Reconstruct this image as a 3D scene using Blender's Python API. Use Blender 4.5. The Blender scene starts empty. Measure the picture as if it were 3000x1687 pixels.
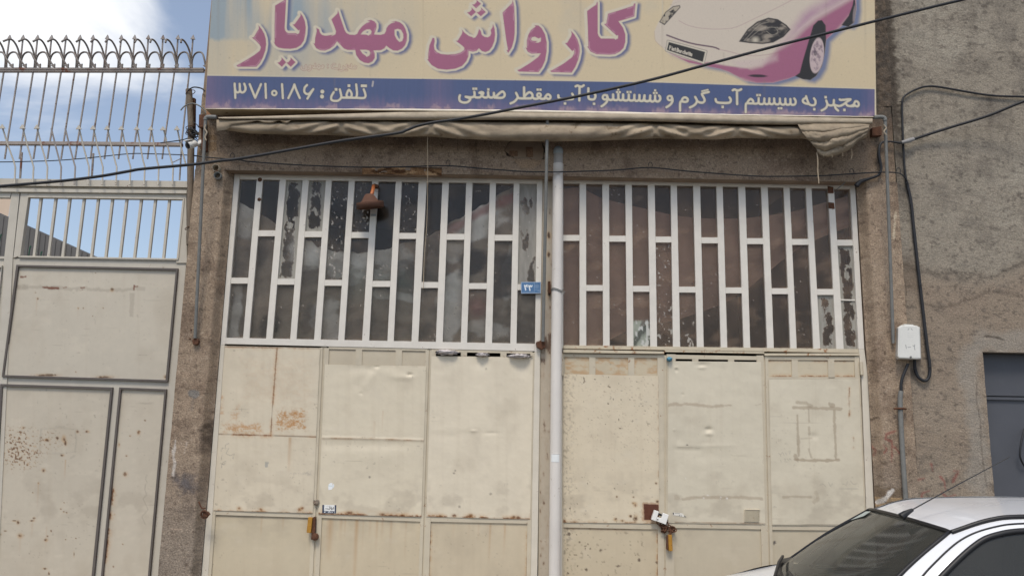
import bpy, bmesh, math, random
import numpy as np
from mathutils import Vector, Matrix

# ------------------------------------------------------------------ camera
SC = bpy.context.scene
COL = SC.collection
random.seed(7)
CAM_H = 1.75
F_PX = 2333.3
TH = math.radians(10.05)
RO = math.radians(1.08)
_U0 = Vector((0, -math.sin(TH), math.cos(TH)))
_R0 = Vector((1, 0, 0))
FWD = Vector((0, math.cos(TH), math.sin(TH)))
RGT = math.cos(RO) * _R0 + math.sin(RO) * _U0
UPV = math.cos(RO) * _U0 - math.sin(RO) * _R0
cam_d = bpy.data.cameras.new("camera")
cam_d.sensor_width = 36.0
cam_d.lens = 28.0
cam_d.clip_start = 0.05
cam_d.clip_end = 2000
cam = bpy.data.objects.new("camera", cam_d)
COL.objects.link(cam)
m = Matrix((RGT, UPV, -FWD)).transposed().to_4x4()
m.translation = Vector((0, 0, CAM_H))
cam.matrix_world = m
SC.camera = cam

# ------------------------------------------------------------------ light
SUN_EL = math.radians(58)
SUN_AZ = math.radians(192)          # compass from +Y, clockwise: behind the camera, slightly left
SC.view_settings.view_transform = 'Standard'
SC.view_settings.look = 'None'
SC.view_settings.gamma = 1.0
SC.view_settings.exposure = 0.40
try:
    SC.view_settings.use_curve_mapping = False
except Exception:
    pass
world = bpy.data.worlds.new("World")
SC.world = world
world.use_nodes = True
wn = world.node_tree
wn.nodes.clear()
def wnode(t, **kw):
    n = wn.nodes.new(t)
    for k, v in kw.items():
        setattr(n, k, v)
    return n
w_out = wnode('ShaderNodeOutputWorld')
w_bg = wnode('ShaderNodeBackground')
w_bg.inputs['Strength'].default_value = 0.118
w_sky = wnode('ShaderNodeTexSky', sky_type='NISHITA')
w_sky.sun_disc = False
w_sky.sun_elevation = SUN_EL
w_sky.sun_rotation = SUN_AZ
w_sky.air_density = 1.0
w_sky.dust_density = 2.0
w_sky.ozone_density = 1.2
w_tc = wnode('ShaderNodeTexCoord')
w_n1 = wnode('ShaderNodeTexNoise')
w_n1.inputs['Scale'].default_value = 3.1
w_n1.inputs['Detail'].default_value = 7
w_n1.inputs['Roughness'].default_value = 0.55
w_n1.inputs['Distortion'].default_value = 0.4
w_map = wnode('ShaderNodeMapping')
w_map.inputs['Location'].default_value = (2.3, 0.4, 1.7)
w_map.inputs['Scale'].default_value = (1, 1, 1.9)
# one big cloud bank: soft lobe round a direction, added to the noise
_cd = Vector((-0.5079, 0.7526, 0.4191)).normalized()
w_dot = wnode('ShaderNodeVectorMath', operation='DOT_PRODUCT')
w_dot.inputs[1].default_value = _cd
w_lobe = wnode('ShaderNodeMapRange')
w_lobe.inputs['From Min'].default_value = 0.986
w_lobe.inputs['From Max'].default_value = 0.9995
w_lobe.inputs['To Min'].default_value = 0.0
w_lobe.inputs['To Max'].default_value = 0.36
w_add = wnode('ShaderNodeMath', operation='ADD')
w_ramp = wnode('ShaderNodeMapRange')
w_ramp.interpolation_type = 'SMOOTHSTEP'
w_ramp.inputs['From Min'].default_value = 0.53
w_ramp.inputs['From Max'].default_value = 0.80
w_ramp.inputs['To Min'].default_value = 0.13
w_mix = wnode('ShaderNodeMix', data_type='RGBA')
w_mix.inputs[7].default_value = (6.9, 7.0, 7.15, 1)
L = wn.links.new
L(w_tc.outputs['Generated'], w_map.inputs['Vector'])
L(w_map.outputs['Vector'], w_n1.inputs['Vector'])
L(w_tc.outputs['Generated'], w_dot.inputs[0])
L(w_dot.outputs['Value'], w_lobe.inputs['Value'])
L(w_n1.outputs['Fac'], w_add.inputs[0])
L(w_lobe.outputs['Result'], w_add.inputs[1])
L(w_add.outputs['Value'], w_ramp.inputs['Value'])
L(w_ramp.outputs['Result'], w_mix.inputs[0])
L(w_sky.outputs['Color'], w_mix.inputs[6])
L(w_mix.outputs[2], w_bg.inputs['Color'])
L(w_bg.outputs['Background'], w_out.inputs['Surface'])
sun_d = bpy.data.lights.new("sun", 'SUN')
sun_d.energy = 1.5
sun_d.angle = math.radians(16)
sun_d.color = (1.0, 0.93, 0.82)
sun = bpy.data.objects.new("sun", sun_d)
COL.objects.link(sun)
_sd = Vector((math.sin(SUN_AZ) * math.cos(SUN_EL), math.cos(SUN_AZ) * math.cos(SUN_EL), math.sin(SUN_EL)))
sun.rotation_euler = (-_sd).to_track_quat('-Z', 'Y').to_euler()
sun.location = (0, -6, 12)

# ------------------------------------------------------------------ geometry helpers
def ray(u, v):
    return RGT * ((u - 1500) / F_PX) - UPV * ((v - 843.5) / F_PX) + FWD
def P(u, v, Y):
    """the point of the vertical plane y = Y seen at photograph pixel (u, v)"""
    d = ray(u, v)
    return Vector((0, 0, CAM_H)) + d * (Y / d.y)
def PA(U, V, Y):
    """array version of P"""
    a = (U - 1500) / F_PX
    b = -(V - 843.5) / F_PX
    D = a[..., None] * np.array(RGT) + b[..., None] * np.array(UPV) + np.array(FWD)
    t = Y / D[..., 1]
    return D * np.asarray(t)[..., None] + np.array((0, 0, CAM_H))
def zz(x0, y0, x1, W):
    s = (x1 - x0) / W
    return lambda pts: [(x0 + a * s, y0 + b * s) for a, b in pts]
def mx(px, Y=7.0):
    return px * Y / F_PX

def tag(o, label=None, cat=None, group=None, kind=None):
    if label: o['label'] = label
    if cat: o['category'] = cat
    if group: o['group'] = group
    if kind: o['kind'] = kind
    return o
def thing(name, loc, label, cat, group=None):
    o = bpy.data.objects.new(name, None)
    o.empty_display_size = 0.2
    COL.objects.link(o)
    o.location = loc
    return tag(o, label, cat, group)
def base_of(parent):
    v = Vector((0, 0, 0))
    while parent is not None:
        v = v + parent.location
        parent = parent.parent
    return v
def link(name, me, mat=None, parent=None):
    o = bpy.data.objects.new(name, me)
    COL.objects.link(o)
    if mat is not None and not me.materials:
        me.materials.append(mat)
    if parent is not None:
        me.transform(Matrix.Translation(-base_of(parent)))
        o.parent = parent
    return o
def recentre(o, at=None):
    """give a top-level mesh an origin at its base"""
    me = o.data
    co = np.empty(len(me.vertices) * 3)
    me.vertices.foreach_get('co', co)
    co = co.reshape(-1, 3)
    c = Vector(((co[:, 0].min() + co[:, 0].max()) / 2, (co[:, 1].min() + co[:, 1].max()) / 2, co[:, 2].min()))
    me.transform(Matrix.Translation(-c))
    o.location = c
    return o

class MB:
    """collects shapes of one mesh"""
    def __init__(self):
        self.v = []
        self.f = []
        self.sm = []
    def add(self, vs, fs, smooth=False):
        b = len(self.v)
        self.v += [tuple(p) for p in vs]
        self.f += [tuple(i + b for i in q) for q in fs]
        self.sm += [smooth] * len(fs)
        return self
    def prism(self, pts, Y, depth):
        """pixel polygon (clockwise in the photo) on plane y=Y, extruded back by depth"""
        fr = [P(u, v, Y) for u, v in pts]
        bk = [p + Vector((0, depth, 0)) for p in fr]
        n = len(fr)
        fs = [tuple(range(n)), tuple(range(2 * n - 1, n - 1, -1))]
        for i in range(n):
            j = (i + 1) % n
            fs.append((i, i + n, j + n, j))
        return self.add(fr + bk, fs)
    def bar(self, a, b, w, Y, depth):
        """straight bar between pixels a and b, w pixels wide"""
        dx, dy = b[0] - a[0], b[1] - a[1]
        l = math.hypot(dx, dy)
        nx, ny = -dy / l * w / 2, dx / l * w / 2
        q = [(a[0] + nx, a[1] + ny), (a[0] - nx, a[1] - ny), (b[0] - nx, b[1] - ny), (b[0] + nx, b[1] + ny)]
        return self.prism(q, Y, depth)
    def box(self, lo, hi):
        x0, y0, z0 = lo
        x1, y1, z1 = hi
        vs = [(x0, y0, z0), (x1, y0, z0), (x1, y1, z0), (x0, y1, z0), (x0, y0, z1), (x1, y0, z1), (x1, y1, z1), (x0, y1, z1)]
        return self.add(vs, [(0, 3, 2, 1), (4, 5, 6, 7), (0, 1, 5, 4), (1, 2, 6, 5), (2, 3, 7, 6), (3, 0, 4, 7)])
    def tube(self, pts, r, n=8, cap=True, smooth=True):
        pts = [Vector(p) for p in pts]
        rs = r if hasattr(r, '__len__') else [r] * len(pts)
        rings = []
        prev = None
        for i, p in enumerate(pts):
            t = (pts[min(i + 1, len(pts) - 1)] - pts[max(i - 1, 0)])
            if t.length < 1e-9: t = Vector((0, 0, 1))
            t.normalize()
            if prev is None:
                up = Vector((0, 1, 0)) if abs(t.y) < 0.9 else Vector((1, 0, 0))
                a = t.cross(up).normalized()
            else:
                a = (prev - t * prev.dot(t)).normalized()
            prev = a
            b = t.cross(a)
            rings.append([p + (a * math.cos(2 * math.pi * k / n) + b * math.sin(2 * math.pi * k / n)) * rs[i] for k in range(n)])
        vs = [q for rg in rings for q in rg]
        fs = []
        for i in range(len(pts) - 1):
            for k in range(n):
                k2 = (k + 1) % n
                fs.append((i * n + k, i * n + k2, (i + 1) * n + k2, (i + 1) * n + k))
        self.add(vs, fs, smooth)
        if cap:
            self.add(rings[0], [tuple(range(n - 1, -1, -1))])
            self.add(rings[-1], [tuple(range(n))])
        return self
    def grid(self, G, smooth=True, closed=False, flip=False):
        """G: (rows, cols, 3) array"""
        G = np.asarray(G)
        r, c = G.shape[:2]
        vs = G.reshape(-1, 3)
        fs = []
        cc = c if closed else c - 1
        for i in range(r - 1):
            for j in range(cc):
                j2 = (j + 1) % c
                q = (i * c + j, i * c + j2, (i + 1) * c + j2, (i + 1) * c + j)
                fs.append(q[::-1] if flip else q)
        return self.add([tuple(p) for p in vs], fs, smooth)
    def lathe(self, origin, axis, prof, n=20, smooth=True):
        """prof: list of (distance along axis, radius)"""
        axis = Vector(axis).normalized()
        up = Vector((0, 1, 0)) if abs(axis.y) < 0.9 else Vector((1, 0, 0))
        a = axis.cross(up).normalized()
        b = axis.cross(a)
        G = [[Vector(origin) + axis * h + (a * math.cos(2 * math.pi * k / n) + b * math.sin(2 * math.pi * k / n)) * r for k in range(n)] for h, r in prof]
        return self.grid([[tuple(p) for p in row] for row in G], smooth, closed=True)
    def mesh(self, name):
        me = bpy.data.meshes.new(name)
        me.from_pydata(self.v, [], self.f)
        me.polygons.foreach_set('use_smooth', self.sm)
        me.update()
        return me
    def build(self, name, mat, parent=None, bevel=0):
        o = link(name, self.mesh(name), mat, parent)
        if bevel:
            b = o.modifiers.new('bevel', 'BEVEL')
            b.width = bevel
            b.segments = 2
            b.limit_method = 'ANGLE'
        return o

def catmull(pts, n=6):
    pts = [np.array(p, float) for p in pts]
    if len(pts) < 3:
        return [tuple(p) for p in pts]
    q = [2 * pts[0] - pts[1]] + pts + [2 * pts[-1] - pts[-2]]
    out = []
    for i in range(1, len(q) - 2):
        p0, p1, p2, p3 = q[i - 1:i + 3]
        for k in range(n):
            t = k / n
            out.append(0.5 * ((2 * p1) + (-p0 + p2) * t + (2 * p0 - 5 * p1 + 4 * p2 - p3) * t * t + (-p0 + 3 * p1 - 3 * p2 + p3) * t ** 3))
    out.append(q[-2])
    return [tuple(p) for p in out]

def cable(pts, Y, wpx, n=5, sides=8):
    """tube through photo pixels at depth Y (number or list)"""
    Ys = Y if hasattr(Y, '__len__') else [Y] * len(pts)
    p3 = [P(u, v, y) for (u, v), y in zip(pts, Ys)]
    sm = catmull([tuple(p) for p in p3], n)
    ym = sum(Ys) / len(Ys)
    return MB().tube(sm, mx(wpx, ym) / 2, sides)

# ------------------------------------------------------------------ colours, noise, painting
def lin1(c):
    c = c / 255.0
    return c / 12.92 if c <= 0.04045 else ((c + 0.055) / 1.055) ** 2.4
def lin(r, g, b):
    return np.array([lin1(r), lin1(g), lin1(b)])
def _hash(ix, iy, seed):
    h = (ix.astype(np.int64) * 374761393 + iy.astype(np.int64) * 668265263 + seed * 974634777) & 0xffffffff
    h = ((h ^ (h >> 13)) * 1274126177) & 0xffffffff
    h = h ^ (h >> 16)
    return (h & 0xffff) / 65535.0
def vnoise(x, y, seed=0):
    ix = np.floor(x); iy = np.floor(y)
    fx = x - ix; fy = y - iy
    fx = fx * fx * (3 - 2 * fx); fy = fy * fy * (3 - 2 * fy)
    a = _hash(ix, iy, seed); b = _hash(ix + 1, iy, seed)
    c = _hash(ix, iy + 1, seed); d = _hash(ix + 1, iy + 1, seed)
    return (a * (1 - fx) + b * fx) * (1 - fy) + (c * (1 - fx) + d * fx) * fy
def fbm(U, V, sx, sy=None, seed=0, octv=4):
    sy = sy or sx
    r = 0; amp = 0.5; tot = 0
    for o in range(octv):
        r = r + amp * vnoise(U / sx * 2 ** o + 17.3 * o, V / sy * 2 ** o + 9.1 * o, seed + o)
        tot += amp
        amp *= 0.5
    return r / tot
def sstep(a, b, x):
    t = np.clip((x - a) / (b - a), 0, 1)
    return t * t * (3 - 2 * t)
def seg_d2(x, y, a, b):
    dx, dy = b[0] - a[0], b[1] - a[1]
    l2 = dx * dx + dy * dy + 1e-12
    t = np.clip(((x - a[0]) * dx + (y - a[1]) * dy) / l2, 0, 1)
    return (x - a[0] - t * dx) ** 2 + (y - a[1] - t * dy) ** 2
def sd_poly(U, V, loops, pad=14):
    if not isinstance(loops[0][0], (list, tuple)):
        loops = [loops]
    allp = [p for l in loops for p in l]
    x0 = min(p[0] for p in allp) - pad; x1 = max(p[0] for p in allp) + pad
    y0 = min(p[1] for p in allp) - pad; y1 = max(p[1] for p in allp) + pad
    res = np.full(U.shape, 1e3)
    mk = (U > x0) & (U < x1) & (V > y0) & (V < y1)
    if not mk.any(): return res
    x = U[mk]; y = V[mk]
    d2 = np.full(x.shape, 1e9)
    ins = np.zeros(x.shape, bool)
    for l in loops:
        for i in range(len(l)):
            a = l[i]; b = l[(i + 1) % len(l)]
            d2 = np.minimum(d2, seg_d2(x, y, a, b))
            if a[1] != b[1]:
                c = (a[1] > y) != (b[1] > y)
                xi = (b[0] - a[0]) * (y - a[1]) / (b[1] - a[1]) + a[0]
                ins ^= c & (x < xi)
    d = np.sqrt(d2)
    res[mk] = np.where(ins, -d, d)
    return res
def sd_line(U, V, pts, w, pad=14):
    x0 = min(p[0] for p in pts) - pad - w; x1 = max(p[0] for p in pts) + pad + w
    y0 = min(p[1] for p in pts) - pad - w; y1 = max(p[1] for p in pts) + pad + w
    res = np.full(U.shape, 1e3)
    mk = (U > x0) & (U < x1) & (V > y0) & (V < y1)
    if not mk.any(): return res
    x = U[mk]; y = V[mk]
    d2 = np.full(x.shape, 1e9)
    for i in range(len(pts) - 1):
        d2 = np.minimum(d2, seg_d2(x, y, pts[i], pts[i + 1]))
    res[mk] = np.sqrt(d2) - w / 2
    return res
def sd_ell(U, V, c, rx, ry, ang=0):
    ca, sa = math.cos(ang), math.sin(ang)
    x = (U - c[0]) * ca + (V - c[1]) * sa
    y = -(U - c[0]) * sa + (V - c[1]) * ca
    k = np.sqrt((x / rx) ** 2 + (y / ry) ** 2)
    return (k - 1) * min(rx, ry)
def cover(sd, soft=1.5):
    return np.clip(0.5 - sd / soft, 0, 1)
def blend(C, m, col):
    m = np.asarray(m)[..., None]
    C[:] = C * (1 - m) + np.asarray(col) * m
    return C
def sheet(quad, step, surf, paint, disp=None, label=None):
    """painted sheet: quad TL,TR,BR,BL in photo pixels -> list of (label, mesh)"""
    (ax, ay), (bx, by), (cx, cy), (dx, dy) = quad
    nu = max(2, int(max(abs(bx - ax), abs(cx - dx)) / step) + 1)
    nv = max(2, int(max(abs(dy - ay), abs(cy - by)) / step) + 1)
    s = np.linspace(0, 1, nu + 1)[None, :]
    t = np.linspace(0, 1, nv + 1)[:, None]
    U = (ax * (1 - s) + bx * s) * (1 - t) + (dx * (1 - s) + cx * s) * t
    V = (ay * (1 - s) + by * s) * (1 - t) + (dy * (1 - s) + cy * s) * t
    X = surf(U, V)
    C = paint(U, V)
    if disp is not None:
        X = X.copy()
        X[..., 1] -= disp(U, V)
    idx = np.arange((nu + 1) * (nv + 1)).reshape(nv + 1, nu + 1)
    F = np.stack([idx[:-1, :-1], idx[1:, :-1], idx[1:, 1:], idx[:-1, 1:]], -1).reshape(-1, 4)
    X = X.reshape(-1, 3)
    C = C.reshape(-1, C.shape[-1])
    if C.shape[-1] == 3:
        C = np.concatenate([C, np.ones((len(C), 1))], 1)
    groups = [('', F)]
    if label is not None:
        lab = label((U[:-1, :-1] + U[1:, 1:]) / 2, (V[:-1, :-1] + V[1:, 1:]) / 2).reshape(-1)
        groups = [(int(k), F[lab == k]) for k in np.unique(lab)]
    out = []
    for k, f in groups:
        ids, inv = np.unique(f.reshape(-1), return_inverse=True)
        me = bpy.data.meshes.new('sheet')
        me.vertices.add(len(ids))
        me.vertices.foreach_set('co', X[ids].astype(np.float32).reshape(-1))
        n = len(f)
        me.loops.add(n * 4)
        me.loops.foreach_set('vertex_index', inv.astype(np.int32))
        me.polygons.add(n)
        me.polygons.foreach_set('loop_start', np.arange(0, n * 4, 4, dtype=np.int32))
        me.polygons.foreach_set('use_smooth', np.ones(n, bool))
        at = me.color_attributes.new('Col', 'FLOAT_COLOR', 'POINT')
        at.data.foreach_set('color', C[ids].astype(np.float32).reshape(-1))
        me.update(calc_edges=True)
        me.validate()
        out.append((k, me))
    return out
def plane_at(Y):
    return lambda U, V: PA(U, V, Y)

# ------------------------------------------------------------------ materials
def new_mat(name):
    mt = bpy.data.materials.new(name)
    mt.use_nodes = True
    nt = mt.node_tree
    b = nt.nodes['Principled BSDF']
    return mt, nt, b
def nd(nt, t, **kw):
    n = nt.nodes.new(t)
    for k, v in kw.items(): setattr(n, k, v)
    return n
def noise_node(nt, scale, detail=6, rough=0.6, dist=0.0, stretch=(1, 1, 1)):
    tc = nd(nt, 'ShaderNodeTexCoord')
    mp = nd(nt, 'ShaderNodeMapping')
    mp.inputs['Scale'].default_value = stretch
    n = nd(nt, 'ShaderNodeTexNoise')
    n.inputs['Scale'].default_value = scale
    n.inputs['Detail'].default_value = detail
    n.inputs['Roughness'].default_value = rough
    n.inputs['Distortion'].default_value = dist
    nt.links.new(tc.outputs['Object'], mp.inputs['Vector'])
    nt.links.new(mp.outputs['Vector'], n.inputs['Vector'])
    return n
def ramp(nt, src, lo, hi, a, b):
    r = nd(nt, 'ShaderNodeMapRange')
    r.inputs['From Min'].default_value = lo
    r.inputs['From Max'].default_value = hi
    r.inputs['To Min'].default_value = a
    r.inputs['To Max'].default_value = b
    nt.links.new(src, r.inputs['Value'])
    return r.outputs['Result']
def mixc(nt, fac, a, b, mode='MIX'):
    mx_ = nd(nt, 'ShaderNodeMix', data_type='RGBA', blend_type=mode)
    for sock, val in ((0, fac), (6, a), (7, b)):
        if hasattr(val, 'is_output') or hasattr(val, 'links'):
            nt.links.new(val, mx_.inputs[sock])
        elif sock == 0:
            mx_.inputs[0].default_value = val
        else:
            mx_.inputs[sock].default_value = (*val, 1) if len(val) == 3 else val
    return mx_.outputs[2]
def add_bump(nt, b, src, strength, dist):
    bp = nd(nt, 'ShaderNodeBump')
    bp.inputs['Strength'].default_value = strength
    bp.inputs['Distance'].default_value = dist
    nt.links.new(src, bp.inputs['Height'])
    nt.links.new(bp.outputs['Normal'], b.inputs['Normal'])
def mat_plain(name, rgb, rough=0.6, metal=0.0, var=0.18, vscale=9, bump=0.0, bscale=60, rust=0.0, rust_rgb=(104, 62, 38), rscale=14, spec=0.4, stretch=(1, 1, 1)):
    mt, nt, b = new_mat(name)
    c = lin(*rgb)
    n = noise_node(nt, vscale, stretch=stretch)
    f = ramp(nt, n.outputs['Fac'], 0.3, 0.7, 1 - var, 1 + var * 0.6)
    cc = nd(nt, 'ShaderNodeVectorMath', operation='SCALE')
    cc.inputs[0].default_value = tuple(c)
    nt.links.new(f, cc.inputs['Scale'])
    col = cc.outputs['Vector']
    if rust > 0:
        rn = noise_node(nt, rscale, 8, 0.7, 0.3)
        rf = ramp(nt, rn.outputs['Fac'], 0.66 - rust * 0.3, 0.72 - rust * 0.3, 0, 0.9)
        col = mixc(nt, rf, col, tuple(lin(*rust_rgb)))
    nt.links.new(col, b.inputs['Base Color'])
    b.inputs['Roughness'].default_value = rough
    b.inputs['Metallic'].default_value = metal
    b.inputs['Specular IOR Level'].default_value = spec
    if bump:
        bn = noise_node(nt, bscale, 6, 0.65)
        add_bump(nt, b, bn.outputs['Fac'], bump, 0.01)
    return mt
def mat_attr(name, rough=0.55, bump=0.1, bscale=80, bdist=0.004, var=0.06, vscale=40, spec=0.4):
    mt, nt, b = new_mat(name)
    at = nd(nt, 'ShaderNodeAttribute', attribute_name='Col')
    n = noise_node(nt, vscale, 7, 0.65)
    f = ramp(nt, n.outputs['Fac'], 0.3, 0.7, 1 - var, 1 + var)
    cc = nd(nt, 'ShaderNodeVectorMath', operation='SCALE')
    nt.links.new(at.outputs['Color'], cc.inputs[0])
    nt.links.new(f, cc.inputs['Scale'])
    nt.links.new(cc.outputs['Vector'], b.inputs['Base Color'])
    b.inputs['Roughness'].default_value = rough
    b.inputs['Specular IOR Level'].default_value = spec
    if bump:
        bn = noise_node(nt, bscale, 8, 0.7)
        add_bump(nt, b, bn.outputs['Fac'], bump, bdist)
    return mt
def mat_pane(name):
    """dirty window glass: clear where attribute alpha is 0, film of dust or old paint where it is 1"""
    mt, nt, b = new_mat(name)
    out = nt.nodes['Material Output']
    at = nd(nt, 'ShaderNodeAttribute', attribute_name='Col')
    tr = nd(nt, 'ShaderNodeBsdfTransparent')
    tr.inputs['Color'].default_value = (0.97, 0.96, 0.94, 1)
    gl = nd(nt, 'ShaderNodeBsdfGlossy')
    gl.inputs['Roughness'].default_value = 0.16
    gl.inputs['Color'].default_value = (0.9, 0.9, 0.9, 1)
    fr = nd(nt, 'ShaderNodeFresnel')
    fr.inputs['IOR'].default_value = 1.45
    m1 = nd(nt, 'ShaderNodeMixShader')
    m2 = nd(nt, 'ShaderNodeMixShader')
    nt.links.new(at.outputs['Color'], b.inputs['Base Color'])
    b.inputs['Roughness'].default_value = 0.75
    b.inputs['Specular IOR Level'].default_value = 0.15
    nt.links.new(fr.outputs['Fac'], m1.inputs['Fac'])
    nt.links.new(tr.outputs[0], m1.inputs[1])
    nt.links.new(gl.outputs[0], m1.inputs[2])
    nt.links.new(at.outputs['Alpha'], m2.inputs['Fac'])
    nt.links.new(m1.outputs[0], m2.inputs[1])
    nt.links.new(b.outputs[0], m2.inputs[2])
    nt.links.new(m2.outputs[0], out.inputs['Surface'])
    return mt

def PX(x, y, z):
    q = Vector((x, y, z - CAM_H))
    d = q.dot(FWD)
    return (1500 + F_PX * q.dot(RGT) / d, 843.5 - F_PX * q.dot(UPV) / d)
def rect_px(x0, x1, z0, z1, y):
    return [PX(x0, y, z1), PX(x1, y, z1), PX(x1, y, z0), PX(x0, y, z0)]

M = {}
M['plaster'] = mat_plain('plaster', (150, 132, 114), 0.95, var=0.2, vscale=6, bump=0.6, bscale=45, spec=0.1)
M['plaster_face'] = mat_attr('plaster_face', 0.95, bump=0.9, bscale=75, bdist=0.012, var=0.42, vscale=85, spec=0.1)
M['grey_face'] = mat_attr('grey_plaster_face', 0.95, bump=0.9, bscale=60, bdist=0.012, var=0.30, vscale=75, spec=0.1)
M['dark'] = mat_plain('dark_interior', (80, 70, 63), 0.95, var=0.15, vscale=2)
M['concrete'] = mat_plain('concrete', (150, 145, 136), 0.95, var=0.15, vscale=3, bump=0.3)
M['asphalt'] = mat_plain('asphalt', (66, 65, 64), 0.95, var=0.2, vscale=1.2, bump=0.4, bscale=120)
M['brick'] = mat_plain('brick', (158, 120, 92), 0.95, var=0.25, vscale=18, bump=0.5)
M['wood'] = mat_plain('weathered_wood', (124, 111, 96), 0.9, var=0.35, vscale=6, bump=0.5, bscale=30, stretch=(12, 12, 0.6))
M['beam'] = mat_plain('rough_timber', (142, 106, 74), 0.95, var=0.45, vscale=11, bump=0.9, bscale=24)
M['rust'] = mat_plain('rusted_steel', (98, 66, 48), 0.9, var=0.4, vscale=40, bump=0.4, bscale=80)
M['rustpaint'] = mat_plain('rusting_paint', (168, 156, 136), 0.75, var=0.15, vscale=12, rust=0.45, rust_rgb=(124, 84, 58), rscale=9)
M['galv'] = mat_plain('grey_pipe_paint', (122, 122, 118), 0.6, var=0.15, vscale=25, metal=0.0, rust=0.06, rscale=30)
M['black_rubber'] = mat_plain('cable_sheath', (40, 41, 44), 0.55, var=0.12, vscale=20)
M['cord'] = mat_plain('pale_cord', (178, 162, 138), 0.9)

# ---------------------------------------------------------------- ground
def flat(name, x0, x1, y0, y1, z, mat, kind='structure'):
    mb = MB()
    mb.add([(x0, y0, z), (x1, y0, z), (x1, y1, z), (x0, y1, z)], [(0, 1, 2, 3)])
    o = mb.build(name, mat)
    tag(o, kind=kind)
    return o
tag(flat('road', -600, 600, -600, 600, 0.0, M['asphalt']), 'grey asphalt road surface in front of the shop')
pv = MB().box((-60, 5.45, -0.05), (60, 6.9, 0.12)).build('pavement', M['concrete'])
tag(pv, 'concrete pavement strip along the shop front', kind='structure')
pv2 = MB().box((-60, 6.9, -0.05), (60, 40, 0.03)).build('yard_ground', M['concrete'])
tag(pv2, 'concrete yard floor behind the gates', kind='structure')

# ---------------------------------------------------------------- the shop building
YW = 6.88                                  # plastered wall face
XL0, XL1 = -2.868, -2.505                  # left pilaster
XR0, XR1 = 3.078, 3.398                    # right pilaster
ZL = P(1500, 514, YW).z                    # underside of the lintel
shop = thing('shop_building', (0.3, 7.2, 0), 'brown plastered shop building holding the two cream folding doors, its render cracked and patched', 'building')
mb = MB()
mb.box((XL0, YW + .012, 0), (XL1 - .10, YW + 0.30, ZL)).box((XL1 - .099, YW + .12, 0), (XL1 - .055, YW + .30, ZL))
MB_l = mb.build('pilaster', M['plaster'], shop)
mb = MB().box((XR0 + .10, YW + .012, 0), (XR1 + .04, YW + 0.30, ZL)).box((XR0 + .05, YW + .12, 0), (XR0 + .099, YW + .30, ZL))
MB_r = mb.build('pilaster', M['plaster'], shop)
mb = MB()
LSEG = [(XL0, P(690, 500, YW).x), (P(690, 500, YW).x, P(1060, 505, YW).x), (P(1294, 509, YW).x, XR1 + .04)]
mb.box((XL0, YW + .012, ZL + 0.001), (XR1 + .04, YW + 0.30, 6.3))
lint = mb.build('lintel_wall', M['plaster'], shop)
# side walls, roof and back of the shop
mb = MB()
mb.box((XL0, YW + .32, 0), (XL0 + .2, 12, 6.3)).box((XR1 - .2, YW + .32, 0), (XR1, 12, 6.3)).box((XL0 + .2, 11.8, 0), (XR1 - .2, 12, 6.3))
mb.build('side_wall', M['plaster'], shop)
MB().box((XL0, YW + .3, 6.3), (XR1, 12, 6.5)).build('roof', M['concrete'], shop)
# inside faces of the workshop: dark lining
mb = MB()
mb.box((XL0 + .21, 10.9, 0.04), (XR1 - .21, 11.0, 4.6)).box((XL0 + .21, 7.3, 4.5), (XR1 - .21, 10.9, 4.6))
mb.box((XL0 + .21, 7.3, 0.04), (XL0 + .26, 10.9, 4.5)).box((XR1 - .26, 7.3, 0.04), (XR1 - .21, 10.9, 4.5))
mb.build('interior_lining', M['dark'], shop)

def plaster_paint(seed, base=(160, 141, 121), alt=(122, 104, 89), lowgrey=True):
    def f(U, V):
        C = np.ones(U.shape + (3,)) * lin(*base)
        n = fbm(U, V, 46, 60, seed, 5)
        blend(C, sstep(0.48, 0.78, n) * 0.75, lin(*alt))
        n2 = fbm(U, V, 120, 160, seed + 40, 3)
        blend(C, sstep(0.5, 0.75, n2) * 0.45, lin(166, 148, 128))
        if lowgrey:
            blend(C, sstep(1280, 1620, V + 160 * (n2 - 0.5)) * 0.55, lin(132, 126, 118))
        s = fbm(U, V, 9, 9, seed + 9, 3)
        blend(C, sstep(0.62, 0.8, s) * 0.55, lin(92, 78, 68))
        s = fbm(U, V, 7, 7, seed + 19, 2)
        blend(C, sstep(0.68, 0.85, s) * 0.45, lin(190, 172, 152))
        return C
    return f
def plaster_disp(seed, amp=0.006):
    return lambda U, V: amp * (fbm(U, V, 26, 26, seed, 5) - 0.5) * 2 + amp * 0.6 * (fbm(U, V, 90, 90, seed + 3, 2) - 0.5)

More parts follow.
